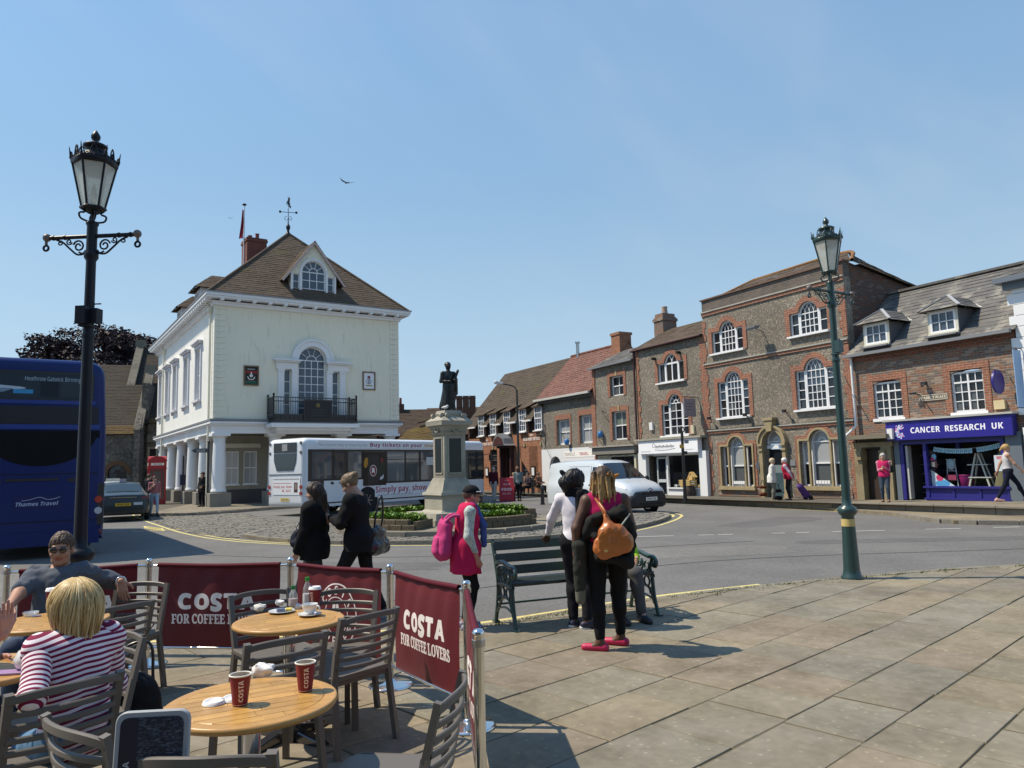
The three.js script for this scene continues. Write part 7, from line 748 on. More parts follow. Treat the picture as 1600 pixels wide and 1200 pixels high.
{ // blue double-deck bus, rear towards us
const c = V(-10.05,0,-15.75), t = thing('blue_double_decker_bus', 'dark blue double-decker bus standing with its rear towards the cafe', 'bus', c, 0.607); seed = 603;   // local +z is the rear
const paint = phys([0.009,0.023,0.118],0.3, { specularIntensity: 0.55 }), lite = phys([0.02,0.05,0.24],0.25, { clearcoat: 0.6 }), W = 2.5, hx = 1.25, L = 10.3;
const cs = new THREE.Shape(); cs.moveTo(-hx, 0.34); cs.lineTo(hx, 0.34); cs.lineTo(hx, 2.4); cs.lineTo(hx - 0.06,3.9); cs.quadraticCurveTo(hx - 0.08,4.24, hx - 0.45,4.26); cs.lineTo(-hx + 0.45,4.26); cs.quadraticCurveTo(-hx + 0.08,4.24,-hx + 0.06,3.9); cs.lineTo(-hx, 2.4); cs.closePath();
part(t, 'body', boxUV(toCreasedNormals(new THREE.ExtrudeGeometry(cs, { depth: L - 0.6, bevelEnabled: true, bevelSize: 0.16, bevelThickness: 0.2, bevelSegments: 5, bevelOffset: -0.16, curveSegments: 8 }).translate(0,0,-L + 0.4), 0.7)), paint);
const Z = 0.004, rb = (mat, xa, xb, y0, y1, nm, d = 0.006) => board(t, nm, mat, xb - xa, y1 - y0, (xa + xb) / 2, (y0 + y1) / 2, Z + d);
nb().ext(rrect(1.96,0.62,0.1,-0.02,3.66), 0.02, T(0,0,-0.008)).to(t, 'window_surround', M.black); const uw = rb(printMat(512,150, (x) => { const g = x; g.fillStyle = '#33404a'; g.fillRect(0,0,512,150); g.fillStyle = '#2a343c'; g.fillRect(250,50,90,90); g.fillStyle = '#3c474f'; g.fillRect(352,40,120,96); g.fillStyle = '#4b5a66'; g.fillRect(470,30,36,100); g.fillStyle = '#aebfcb'; g.font = '34px sans-serif'; g.fillText('Heathrow Gatwick Birmingham', 170,44,330); g.fillStyle = '#b4c4d2'; g.beginPath(); g.moveTo(0,56); g.lineTo(16,38); g.lineTo(40,74); g.lineTo(150,82); g.quadraticCurveTo(176,86,180,92); g.quadraticCurveTo(150,102,30,96); g.lineTo(0,90); g.fill(); g.fillStyle = '#7c90a2'; g.beginPath(); g.moveTo(60,92); g.lineTo(40,116); g.lineTo(70,116); g.lineTo(120,94); g.fill(); g.fillStyle = '#3f93c4'; g.fillRect(118,98,96,24); }, 0.1), -0.96,0.92,3.38,3.92, 'upper_window', 0.012); rb(lite, -1.02,1.0,3.27,3.35, 'blue_trim'); rb(std([0.012,0.013,0.02],0.4), -1.06,1.06,2.84,3.22, 'dark_panel'); rb(lite, -1.1,1.1,2.73,2.83, 'blue_trim');
{ const e = new THREE.ExtrudeGeometry(poly([[-1.1,2.7],[-1.1,2.55], ...arcPts(0,2.78,1.02, PI + 0.24,2 * PI - 0.24,18).map((p) => [p[0] * 1.05,2.6 + (p[1] - 2.6) * 0.78]), [1.1,2.55],[1.1,2.7]]), { depth: 0.015, bevelEnabled: false }); part(t, 'lower_window', boxUV(e.translate(0,0, Z - 0.006)), phys([0.012,0.013,0.015],0.1, { specularIntensity: 0.35 })); }
nb().box(2.2,0.012,0.02,0,1.78, Z).box(2.2,0.012,0.02,0,0.78, Z).to(t, 'panel_seam', M.dark); nb().box(0.4,0.07,0.02,-0.86,1.64, Z).box(0.4,0.07,0.02,0.72,1.64, Z).box(0.95,0.05,0.02,-0.12,1.66, Z).to(t, 'vent', M.black);
rb(printMat(384,120, (x) => { x.fillStyle = '#0d1c55'; x.fillRect(0,0,384,120); x.fillStyle = '#aebbd0'; x.font = 'italic bold 50px sans-serif'; x.textBaseline = 'middle'; x.fillText('Thames Travel', 6,78,366); x.strokeStyle = '#aebbd0'; x.lineWidth = 5; x.beginPath(); x.moveTo(60,44); x.bezierCurveTo(150,50,190,-10,250,34); x.bezierCurveTo(280,48,330,38,376,18); x.stroke(); }, 0.3), -0.42,0.42,1.06,1.33, 'operator_lettering'); plate(t, 'WF10 CUE', '#c79a1c', 0.0,0.5, Z + 0.008,0,0.56,0.13);
nb().box(2.3,0.3,0.1,0,0.42,-0.02).to(t, 'bumper', paint); for (const s of [-1,1]) { for (const [y, c, nm] of [[1.2,[0.45,0.05,0.03], 'red_light'],[0.96,[0.5,0.5,0.52], 'white_light'],[0.5,[0.2,0.01,0.02], 'reflector']]) nb().add(new THREE.CylinderGeometry(y < 0.6 ? 0.03 : 0.075,0.075,0.05,18).rotateX(PI / 2), T(s * 1.12, y, 0.0)).to(t, nm, std(c, 0.25)); nb().box(0.2,0.9,0.02, s * 1.12,1.1,-0.012).to(t, 'light_cluster', M.black); for (const z of [-2.4,-8.4]) wheel(t, s * 1.22, z, 0.48, M.steel, 0.28); }
for (const s of [-1,1]) { nb().box(0.01,0.7,9, s * (hx - 0.045), 3.55,-5.2,0,0,-s * 0.04).to(t, 'upper_side_windows', carGlass); nb().box(0.01,0.95,8, s * (hx + 0.003), 2.0,-5.4).to(t, 'lower_side_windows', carGlass); }
}
function saloon(label, pos, turn, paint, plateT) {
const t = thing('parked_car', label, 'car', pos, turn); // local +z is the rear
const st = [[-2.3,0.5,0.66,0.5,0.45,0.3],[-2.2,0.72,0.8,0.6,0.62,0.25],[-1.3,0.95,0.92,0.78,0.85,0.22],[-0.95,1.0,0.93,0.8,0.9,0.22],[-0.25,1.4,0.93,0.62,0.93,0.22],[0.4,1.46,0.93,0.62,0.95,0.22],[0.95,1.38,0.93,0.62,0.97,0.22],[1.62,1.07,0.93,0.74,0.98,0.22],[2.05,1.04,0.9,0.76,0.96,0.24],[2.24,0.98,0.84,0.72,0.9,0.26],[2.32,0.72,0.8,0.7,0.66,0.28],[2.34,0.45,0.74,0.7,0.42,0.32]];
part(t, 'body', carLoft(st), paint); const S_ = carSurf(st); part(t, 'rear_window', gridPoly([[-0.7,1.55],[0.7,1.55],[0.56,0.98],[-0.56,0.98]],8, (x, z) => [x, S_.top(z) + 0.02 - 0.04 * Math.pow(Math.abs(x) / 0.7,4), z]), phys([0.03,0.045,0.055],0.08));
for (const s of [-1,1]) { part(t, 'side_window', gridPoly([[-0.8,1.0],[1.3,1.02],[0.8,1.33],[-0.2,1.34]],6, (z, y) => [s * (S_.side(z, y) + 0.008), y, z]), carGlass); nb().add(sdfMesh([ell([s * 0.66,0.86,2.2],[0.2,0.07,0.08])],0.02)).to(t, 'tail_light', std([0.35,0.01,0.02],0.2)); wheel(t, s * 0.94,1.35,0.32, M.steel); wheel(t, s * 0.94,-1.4,0.32, M.steel); nb().add(sdfMesh([ell([s * 1.02,1.0,-0.7],[0.09,0.07,0.06])],0.02)).to(t, 'wing_mirror', paint); }
nb().box(1.5,0.04,0.06,0,0.36,2.33).to(t, 'bumper_strip', M.black); nb().box(0.9,0.025,0.04,0,0.9,2.31).to(t, 'chrome_strip', M.chrome); plate(t, plateT, '#c8a32a', 0,0.64,2.37,0); return t;
}
{ const c = ap(191,775,30), c2 = ap(176,765,37); const d = phys([0.012,0.018,0.02],0.3, { clearcoat: 0.25 }); const a = saloon('dark green-grey saloon taxi parked tail-on beside the blue bus', [c.x, 0, c.z],0.5, d, 'OX62 TGV'); nb().box(0.24,0.13,0.4,0,1.52,0.2).to(a, 'taxi_sign', std([0.45,0.4,0.42],0.5)); nb().box(0.3,0.1,0.02,0.5,0.66,2.36).to(a, 'licence_plate', std([0.5,0.55,0.6],0.5)); const b = saloon('pale silver car with roof sign parked ahead of the dark taxi', [c2.x, 0, c2.z],0.5, phys([0.3,0.32,0.33],0.35), 'OE11 KXB'); nb().box(0.6,0.14,0.2,0,1.53,0.2).to(b, 'taxi_sign', std([0.6,0.58,0.5],0.5)); }
// ---------------------------------------------------------------- cafe barriers
const maroon = [0.095,0.008,0.018];
const bTex = {}, bannerTex = (kind) => bTex[kind] ??= canvasTex(1024,620, (x, w, h) => {
x.fillStyle = '#60111d'; x.fillRect(0,0, w, h); x.fillStyle = '#651019'; x.fillRect(0,0, w, 74); x.fillStyle = 'rgba(255,255,255,0.05)'; x.fillRect(0,74, w, 4); x.fillStyle = '#efe9e4'; x.textAlign = 'center'; x.textBaseline = 'alphabetic';
if (kind === 'text') { x.font = 'bold 190px sans-serif'; x.lineWidth = 14; x.strokeStyle = '#efe9e4'; x.lineJoin = 'round'; const ls = ['C', 'O', 'S', 'T', 'A'], xs = [235,385,510,622,762]; ls.forEach((l, i) => { x.save(); x.translate(xs[i],328 + [0,0,14,-4,0][i]); x.scale(0.98,[0.88,0.88,1.02,0.88,0.88][i]); x.fillText(l, 0,0); x.strokeText(l, 0,0); x.restore(); }); x.font = 'bold 92px serif'; x.save(); x.translate(w / 2,440); x.scale(0.78,1.05); x.lineWidth = 4; x.fillText('FOR COFFEE LOVERS', 0,0); x.strokeText('FOR COFFEE LOVERS', 0,0); x.restore(); }
else { x.translate(w / 2,330); x.strokeStyle = '#efe9e4'; x.lineWidth = 11; x.beginPath(); x.arc(0,0,232,0,7); x.stroke(); x.lineWidth = 7; x.beginPath(); x.arc(0,0,140,0,7); x.stroke(); const ring = (s, a0, da, up) => [...s].forEach((c, i) => { x.save(); const a = a0 + (i - (s.length - 1) / 2) * da; x.rotate(a); x.translate(0, up ? -158 : 216); x.font = 'bold 84px sans-serif'; x.fillText(c, 0,0); x.restore(); }); ring('COSTA', 0,0.46, true); ring('COFFEE', 0,-0.42, false); x.fillStyle = '#efe9e4'; for (const [cx, cy, r] of [[-46,20,0.5],[46,20,-0.5],[0,-52,0]]) { x.save(); x.translate(cx, cy); x.rotate(r); x.beginPath(); x.ellipse(0,0,38,60,0,0,7); x.fill(); x.strokeStyle = '#6e1420'; x.lineWidth = 7; x.beginPath(); x.moveTo(-4,-58); x.bezierCurveTo(18,-20,-18,20,4,58); x.stroke(); x.restore(); } }
});
const POSTS = { F: [-4.42,-6.55], E: [-3.31,-6.8], D: [-1.97,-6.58], Cc: [-1.0,-5.96], Bb: [-0.335,-5.0], A: [-0.185,-3.52] };
function barrierPost(label, [x, z]) { const t = thing('barrier_post', label, 'barrier post', [x, 0.018, z],0, 'chrome posts of the cafe barrier'); nb().cyl(0.026,0.026,0.9,0,0.46,0,20).to(t, 'tube', M.chrome); nb().lathe([[0.0,0.925],[0.02,0.922],[0.029,0.91],[0.029,0.895],[0.026,0.893]],0,0,0,20).to(t, 'cap', M.chrome); nb().lathe([[0.17,0],[0.172,0.008],[0.16,0.018],[0.06,0.03],[0.03,0.05],[0.026,0.055]],0,0,0,32).to(t, 'base_disc', M.chrome); const b = nb(); for (const y of [0.86,0.14]) b.cyl(0.032,0.032,0.03,0, y, 0,14); b.to(t, 'collar', M.steel); return t; }
barrierPost('chrome barrier post at the left behind the seated man', POSTS.F); barrierPost('chrome barrier post left of the dark frontal coffee banner', POSTS.E); barrierPost('chrome barrier post at the right of the dark frontal coffee banner', POSTS.D); barrierPost('chrome barrier post at the left edge of the sunlit angled red banner', POSTS.Cc); barrierPost('chrome barrier post at the right edge of the sunlit angled red banner', POSTS.Bb); barrierPost('nearest tall-looking chrome barrier post at the bottom edge of the photo', POSTS.A);
function banner(label, p, q, kind, bow = 0.02) {
const d = V(q[0] - p[0],0, q[1] - p[1]), L = d.length() - 0.19; d.normalize(); const m = [(p[0] + q[0]) / 2,0.018, (p[1] + q[1]) / 2], t = thing('barrier_banner', label, 'banner', m, Math.atan2(-d.z, d.x)), y0 = 0.15, y1 = 0.86;
const g = new THREE.PlaneGeometry(L, y1 - y0,30,20), a = g.attributes.position; for (let i = 0; i < a.count; i++) { const u = a.getX(i) / L, v = (a.getY(i) / (y1 - y0)) + 0.5; a.setZ(i, bow * (1 - 4 * u * u) * sin(v * PI) + 0.006 * sin(u * 14 + v * 3) * sin(v * PI) + 0.004 * sin(u * 31 - v * 5) * v); a.setY(i, a.getY(i) + (y0 + y1) / 2 - 0.012 * (1 - 4 * u * u) * (v > 0.5 ? 1 : -0.4)); } g.computeVertexNormals();
part(t, 'canvas', g, phys([1,1,1],0.62, { map: bannerTex(kind), side: THREE.DoubleSide, sheen: 0.2, transmission: 0.05, thickness: 0 })); const b = nb(); for (const y of [y0, y1]) b.bar([-L / 2 - 0.085, y, 0],[L / 2 + 0.085, y, 0],0.011,8); b.to(t, 'rail', M.chrome); nb().tube([[-L / 2, y1 + 0.006,0],[0, y1 - 0.004,0.002],[L / 2, y1 + 0.006,0]],0.02,20,8).to(t, 'top_hem', cloth(maroon, 0.7)); return t;
}
banner('maroon coffee banner behind the seated man at the far left', POSTS.F, POSTS.E, 'text'); banner('large dark maroon coffee banner with white lettering facing the tables', POSTS.E, POSTS.D, 'text'); banner('maroon banner with round white bean emblem behind the middle table', POSTS.D, POSTS.Cc, 'logo'); banner('bright red sunlit coffee banner at an angle beside the paving', POSTS.Cc, POSTS.Bb, 'text', 0.03); banner('red barrier banner seen edge-on at the bottom', POSTS.Bb, POSTS.A, 'text');
// ---------------------------------------------------------------- tables
const discP = Array.from({ length: 48 }, (_, k) => [0.289 * cos(k / 48 * 2 * PI), 0.289 * sin(k / 48 * 2 * PI)]), plankM = [0.95,1.05,0.88,1.12,1.0].map((k) => sm(S.wood, 0.0006,0.34,[k, k * (0.96 + 0.05 * k), k * 0.92]));
function table(label, x, z, turn) {
const t = thing('cafe_table', label, 'table', [x, 0.018, z], turn), R = 0.345, y = 0.73, grp = nb();
nb().lathe([[0, y - 0.034],[R - 0.02, y - 0.034],[R - 0.004, y - 0.028],[R + 0.002, y - 0.016],[R - 0.002, y - 0.005],[R - 0.01, y - 0.001],[0.292, y - 0.001],[0.29, y - 0.008],[0, y - 0.008]],0,0,0,56).to(t, 'table_top', M.wood);
const n = 9, w = 0.58 / n; seed = 700 + Math.floor(x * 10 + 100); for (let i = 0; i < n; i++) { const a = -0.29 + i * w + 0.0018, b = a + w - 0.0036, h = Math.sqrt(Math.max(0.002,0.0841 - Math.min(a * a, b * b))); let u = -h; while (u < h - 0.02) { const l = Math.min(h - u, rr(0.12,0.3)), end = u + l > h - 0.06 ? h : u + l; part(t, 'plank', slab(clipConvex([[u + 0.0008, a],[end - 0.0008, a],[end - 0.0008, b],[u + 0.0008, b]], discP), () => y - 0.001,0.006,0.0012), plankM[rnd() * 5 | 0]); u = end; } }
nb().cyl(0.038,0.038,0.66,0,0.36,0,20).to(t, 'column', M.chrome); nb().cyl(0.05,0.14,0.02,0,0.686,0,16).to(t, 'top_plate', M.black); for (let k = 0; k < 4; k++) { const a = k * PI / 2 + 0.5; const m = part(t, 'foot', nb().ext(poly([[0,0.0],[0.3,0.0],[0.31,0.012],[0.27,0.03],[0.05,0.075],[0,0.08]]), 0.06, T(0,0,-0.03), 0.006).geo, phys([0.02,0.022,0.028],0.2, { clearcoat: 1 })); m.rotation.y = a; } return t;
}
table('round wooden cafe table in front with two paper cups', -1.11,-3.19,0.5); table('round wooden cafe table in the middle with saucer and bottles', -1.46,-4.86,0.55); table('round wooden cafe table in front of the man in sunglasses', -3.09,-5.04,0.3); table('round wooden cafe table at the left edge with white teapot', -2.69,-3.8,0.2);
// ---------------------------------------------------------------- chairs
const resin = std([0.125,0.112,0.097],0.5);
const chairParts = (() => { const leg = (p, q, w = 0.036, d = 0.03) => nb().beam(p, q, w, d).geo; const curve = (y, w, h, top) => { const n = 14, pos = [], t = 0.009, zz = (u) => -0.215 - (y - 0.45) * 0.2 - 0.05 * (1 - 4 * u * u), ring = (u) => { const yc = y - (top ? 0.02 * Math.pow(Math.abs(u * 2), 3) : 0), z = zz(u), x = u * w, q = h / 2, e = 0.005; return [[x, yc - q + e, z + t],[x, yc + q - e, z + t],[x, yc + q, z + t - e],[x, yc + q, z - t + e],[x, yc + q - e, z - t],[x, yc - q + e, z - t],[x, yc - q, z - t + e],[x, yc - q, z + t - e]]; }; for (let i = 0; i < n; i++) { const a = ring(-0.5 + i / n), b = ring(-0.5 + (i + 1) / n); for (let k = 0; k < 8; k++) { const l = (k + 1) % 8; pos.push(...a[k], ...b[k], ...b[l], ...a[k], ...b[l], ...a[l]); } } const g = new THREE.BufferGeometry(); g.setAttribute('position', new THREE.Float32BufferAttribute(pos, 3)); return boxUV(toCreasedNormals(g, 0.6)); };
const seatG = (() => { const s = rrect(0.44,0.43,0.06), g = new THREE.ExtrudeGeometry(s, { depth: 0.02, bevelEnabled: true, bevelSize: 0.012, bevelThickness: 0.008, bevelSegments: 2, curveSegments: 8 }); g.rotateX(-PI / 2); g.translate(0,0.425,0); const p = g.attributes.position; for (let i = 0; i < p.count; i++) { const x = p.getX(i) / 0.22, z = p.getZ(i) / 0.22; p.setY(i, p.getY(i) - 0.014 * Math.max(0,1 - x * x) * Math.max(0,1 - z * z) - (z > 0.7 ? (z - 0.7) * 0.04 : 0)); } g.computeVertexNormals(); return boxUV(g); })();
return { seat: seatG, legs: [leg([-0.2,0.43,0.19],[-0.215,0,0.21]), leg([0.2,0.43,0.19],[0.215,0,0.21]), leg([-0.205,0.44,-0.2],[-0.225,0,-0.26]), leg([0.205,0.44,-0.2],[0.225,0,-0.26])], posts: [-1,1].map((s) => nb().beam([s * 0.205,0.43,-0.2],[s * 0.212,0.6,-0.235],0.034,0.03).beam([s * 0.212,0.59,-0.233],[s * 0.214,0.8,-0.286],0.034,0.028).geo), slats: [0.5,0.553,0.606,0.659,0.712].map((y) => curve(y, 0.42,0.026)), top: curve(0.79,0.445,0.036, true), rail: [nb().box(0.4,0.035,0.02,0,0.41,0.195).geo, nb().box(0.4,0.035,0.02,0,0.41,-0.2).geo, nb().box(0.02,0.035,0.38,0.205,0.41,0).geo, nb().box(0.02,0.035,0.38,-0.205,0.41,0).geo] }; })();
let chair0 = null;
function chair(label, x, z, dx, dz) {   // faces (dx, dz)
const turn = Math.atan2(dx, dz); let t;
if (!chair0) { t = chair0 = thing('cafe_chair', label, 'chair', [0,0,0],0, 'slatted cafe chairs'); const c = chairParts; part(t, 'seat', c.seat, resin); c.legs.forEach((g) => part(t, 'leg', g, resin)); c.posts.forEach((g) => part(t, 'back_post', g, resin)); c.slats.forEach((g) => part(t, 'slat', g, resin)); part(t, 'top_rail', c.top, resin); c.rail.forEach((g) => part(t, 'seat_rail', g, resin)); }
else { t = chair0.clone(); t.name = numbered('cafe_chair'); t.userData = { label, category: 'chair', group: 'slatted cafe chairs' }; scene.add(t); }
t.position.set(x, 0.018, z); t.rotation.set(0, turn, 0); return t;
}
// from the two ends of its top rail as seen in the photo, left and right
function chairBack(label, lp, rp, sgn = 1) { const l = V2(gp(...lp, 0.82)), r = V2(gp(...rp, 0.82)), mx = (l[0] + r[0]) / 2, mz = (l[1] + r[1]) / 2; let dx = (r[1] - l[1]), dz = -(r[0] - l[0]); const k = hyp(dx, dz); dx *= sgn / k; dz *= sgn / k; return chair(label, mx + dx * 0.31, mz + dz * 0.31, dx, dz); }
chairBack('dark slatted chair with sunlit seat right of the middle table', [537,967],[625,948]);
chairBack('dark slatted chair back between the front and middle tables', [385,1008],[515,985]);
chairBack('dark slatted chair left of the middle table against the dark banner', [357,930],[450,918],-1);
chair('pale sunlit slatted chair behind the middle table before the emblem banner', -1.26,-5.22,-0.1,1);
chairBack('large slatted chair turned to the front table at the bottom right by the barrier', [693,1100],[733,1045]);
chair('slatted chair cut off by the bottom edge below the front table', -0.99,-2.7,0,-1);
chairBack('slatted chair at the bottom left with sunlit curved top rail', [60,1118],[152,1152]);
const strCh = chairBack('dark slatted chair in which the woman in stripes sits', [25,1085],[185,1050]);
chairBack('pale sunlit slatted chair with a dark bag beside the woman in stripes', [160,984],[225,993],-1);
chair('sunlit slatted chair under the hand of the man in sunglasses', -3.07,-5.85,-0.12,0.95);
chairBack('dark slatted chair at the right of the man’s table', [160,951],[228,939]);
chair('slatted chair in which the man in sunglasses sits', -3.5,-5.75,0.22,0.95);
chair('slatted chair at the left edge beside the teapot table', -3.2,-3.86,1,0.05);
// ---------------------------------------------------------------- things on the tables
const TOP = 0.018 + 0.731, cupTex = canvasTex(256,128, (x) => { x.fillStyle = '#7c1425'; x.fillRect(0,0,256,128); x.fillStyle = '#e6dccb'; for (const cx of [64,192]) { x.save(); x.translate(cx, 64); x.rotate(-PI / 2); x.font = 'bold 30px sans-serif'; x.textAlign = 'center'; x.textBaseline = 'middle'; x.fillText('COSTA', 0,0); x.restore(); } x.fillStyle = '#d8c9b4'; x.fillRect(0,122,256,2); }), cupM = std(null, 0.45, { map: cupTex }), paper = std([0.74,0.71,0.64],0.6), china = phys([0.74,0.75,0.75],0.15, { clearcoat: 0.6 });
function paperCup(label, p, turn, lid, s = 1) { const t = thing('paper_cup', label, 'paper cup', p, turn); const g = new THREE.CylinderGeometry(0.042,0.029,0.118,32,1, true); g.translate(0,0.059,0); part(t, 'sleeve', g, cupM); const r = part(t, 'rim', new THREE.TorusGeometry(0.042,0.0032,8,32).rotateX(PI / 2), paper); r.position.y = 0.118; nb().lathe([[0.041,0.117],[0.03,0.012],[0,0.012]],0,0,0,28).to(t, 'lining', std([0.55,0.48,0.38],0.6)); nb().cyl(0.0285,0.0285,0.004,0,0.002,0,24).to(t, 'foot', paper); if (lid) nb().lathe([[0,0.128],[0.03,0.128],[0.032,0.134],[0.039,0.134],[0.0435,0.12],[0.045,0.116],[0.043,0.114]],0,0,0,28).to(t, 'lid', M.trim); t.scale.setScalar(s); return t; }
const tp = (px, py) => { const p = gp(px, py, TOP); return [p.x, TOP, p.z]; };
paperCup('open red paper coffee cup at the left of the front table', tp(375,1101), -1.15, false); paperCup('open red paper coffee cup at the right back of the front table', tp(477,1079), -1.2, false); paperCup('red paper cup with white lid on the middle table', tp(492,947), 1.2, true); paperCup('red paper cup with white lid in front of the man in sunglasses', tp(82,952), -0.95, true, 1.12);
function crumple(name, label, cat, p, r, sd, mat, flat = 0.6) { seed = sd; const pr = []; for (let i = 0; i < 7; i++) { const a = rr(0,6.28), q = rr(0,0.6) * r; pr.push(cap([cos(a) * q, r * flat * 0.45, sin(a) * q * 0.7],[cos(a + 1.4) * q * 1.7, r * flat * rr(0.3,0.9), sin(a + 1.4) * q], r * 0.3, r * 0.2,0.012)); } const m = solo(name, label, cat, sdfMesh(pr, r * 0.07, { noise: r * 0.13, freq: 2.6 / r }), mat); m.position.set(...p); return m; }
crumple('paper_napkin', 'crumpled white napkin at the back of the front table', 'napkin', tp(412,1054), 0.075,11, std([0.78,0.77,0.75],0.9)); crumple('paper_napkin', 'crumpled napkin ball at the left of the middle table', 'napkin', tp(405,953), 0.055,12, std([0.74,0.72,0.66],0.9)); crumple('paper_napkin', 'white tissue scrap on the plate of the middle table', 'napkin', [tp(437,948)[0], TOP + 0.016, tp(437,948)[2]],0.045,13, std([0.78,0.77,0.74],0.9)); crumple('paper_napkin', 'crumpled tissue behind the saucer on the middle table', 'napkin', tp(466,950), 0.04,14, std([0.74,0.72,0.7],0.9));
{ const lid = (l, p) => { const t = thing('plastic_cup_lid', l, 'lid', p, 0.4); nb().lathe([[0,0.004],[0.03,0.004],[0.033,0.012],[0.041,0.013],[0.0445,0.002],[0.046,0]],0,0,0,30).to(t, 'disc', M.trim); nb().box(0.014,0.003,0.006,0.034,0.0145,0).to(t, 'sip_tab', std([0.6,0.6,0.6],0.5)); }; lid('white plastic cup lid lying on the left of the front table', tp(334,1099)); lid('white plastic cup lid beside the left paper cup', tp(365,1093)); }
{ const p = tp(440,957), t = thing('tea_plate', 'white plate with torn wrappers on the middle table', 'plate', p); nb().lathe([[0,0.006],[0.05,0.006],[0.085,0.014],[0.088,0.012],[0.055,0.001],[0,0.001]],0,0,0,36).to(t, 'dish', china); nb().box(0.05,0.02,0.04,0.0,0.02,0.02,0.5).to(t, 'butter_wrapper', std([0.12,0.15,0.22],0.5)); nb().box(0.04,0.014,0.03,0.045,0.018,-0.01,0.2,0.2).to(t, 'yellow_wrapper', std([0.6,0.46,0.08],0.6)); }
{ const p = tp(484,962), t = thing('cup_and_saucer', 'white cup on a pale blue-white saucer on the middle table', 'cup', p, -0.5); nb().lathe([[0,0.005],[0.04,0.005],[0.075,0.016],[0.078,0.014],[0.045,0.0],[0,0]],0,0,0,36).to(t, 'saucer', china); nb().lathe([[0,0.012],[0.028,0.012],[0.03,0.02],[0.048,0.05],[0.053,0.076],[0.05,0.076],[0.045,0.05],[0.02,0.022],[0,0.022]],0,0,0,32).to(t, 'cup', china); const h = part(t, 'handle', new THREE.TorusGeometry(0.02,0.005,8,18), china); h.position.set(0.066,0.048,0); nb().bar([0.03,0.02,0.05],[-0.05,0.022,0.055],0.003,6).to(t, 'teaspoon', M.chrome); }
{ const bottle = (l, p, cap_, h, lab) => { const t = thing('plastic_bottle', l, 'bottle', p), k = h / 0.2; nb().lathe([[0,0],[0.026,0],[0.03,0.01],[0.03,0.1 * k],[0.027,0.13 * k],[0.012,0.165 * k],[0.012,0.18 * k]],0,0,0,24).to(t, 'bottle_body', phys([0.88,0.9,0.9],0.06, { transmission: 0.85, thickness: 0 })); nb().cyl(0.0305,0.0305,0.06 * k, 0,0.055 * k, 0,24).to(t, 'label', std(lab, 0.5)); nb().cyl(0.015,0.015,0.025,0,0.185 * k, 0,16).to(t, 'cap', std(cap_, 0.4)); }; bottle('small plastic bottle with green cap, taller one, on the middle table', tp(480,947), [0.02,0.25,0.03],0.2,[0.6,0.62,0.62]); bottle('small plastic pot with green lid left of the bottle on the middle table', tp(458,950), [0.02,0.16,0.05],0.15,[0.45,0.38,0.36]); }
{ const p = tp(48,1046), t = thing('teapot', 'round white china teapot on the left edge table', 'teapot', p, 2.4); nb().lathe([[0,0],[0.045,0],[0.07,0.03],[0.075,0.06],[0.055,0.095],[0.04,0.1],[0.035,0.1]],0,0,0,32).to(t, 'pot', china); const l = nb().lathe([[0,0.118],[0.03,0.112],[0.045,0.1],[0.04,0.097]],0,0,0,28).to(t, 'lid', china); part(l, 'knob', new THREE.SphereGeometry(0.015,14,10), china).position.y = 0.13; nb().add(sdfMesh([cap([0.06,0.04,0],[0.11,0.085,0],0.016,0.009)],0.004)).to(t, 'spout', china); const h = part(t, 'handle', new THREE.TorusGeometry(0.032,0.007,8,20), china); h.position.set(-0.085,0.055,0); }
{ const p = tp(66,1036), t = thing('tea_cup', 'large white cup behind the teapot on the left edge table', 'cup', p); nb().lathe([[0,0],[0.036,0],[0.04,0.01],[0.055,0.06],[0.06,0.1],[0.057,0.1],[0.05,0.06],[0.03,0.012],[0,0.012]],0,0,0,32).to(t, 'cup', china); const h = part(t, 'handle', new THREE.TorusGeometry(0.024,0.006,8,18), china); h.position.set(0.07,0.055,0); board(t, 'print', std([0.35,0.12,0.15],0.5), 0.03,0.01,0.01,0.075,0.058); const s = thing('milk_jug', 'little white glass jug by the woman’s arm', 'jug', tp(92,1046)); nb().lathe([[0,0],[0.022,0],[0.026,0.03],[0.02,0.055],[0.024,0.065],[0.021,0.064]],0,0,0,20).to(s, 'jug', china); const hh = part(s, 'handle', new THREE.TorusGeometry(0.014,0.004,6,14), china); hh.position.set(0.03,0.035,0); }
{ const p = tp(14,1052), t = thing('mobile_phone', 'phone in a mauve case lying on the left edge table', 'phone', p, 0.35); nb().ext(rrect(0.075,0.15,0.012), 0.008, M4().makeRotationX(-PI / 2).multiply(M4().makeRotationZ(PI / 2 - 0.2)), 0.0015).to(t, 'case', std([0.32,0.2,0.38],0.5)); }
{ const p = tp(48,962), t = thing('glass_ashtray', 'small clear glass dish on the man’s table', 'ashtray', p); nb().lathe([[0,0.004],[0.035,0.004],[0.045,0.026],[0.05,0.026],[0.042,0],[0,0]],0,0,0,24).to(t, 'dish', phys([0.85,0.88,0.9],0.05, { transmission: 0.6, thickness: 0 })); nb().box(0.05,0.004,0.03,0.06,0.003,0.03,0.4).to(t, 'foil', std([0.2,0.22,0.4],0.3)); }
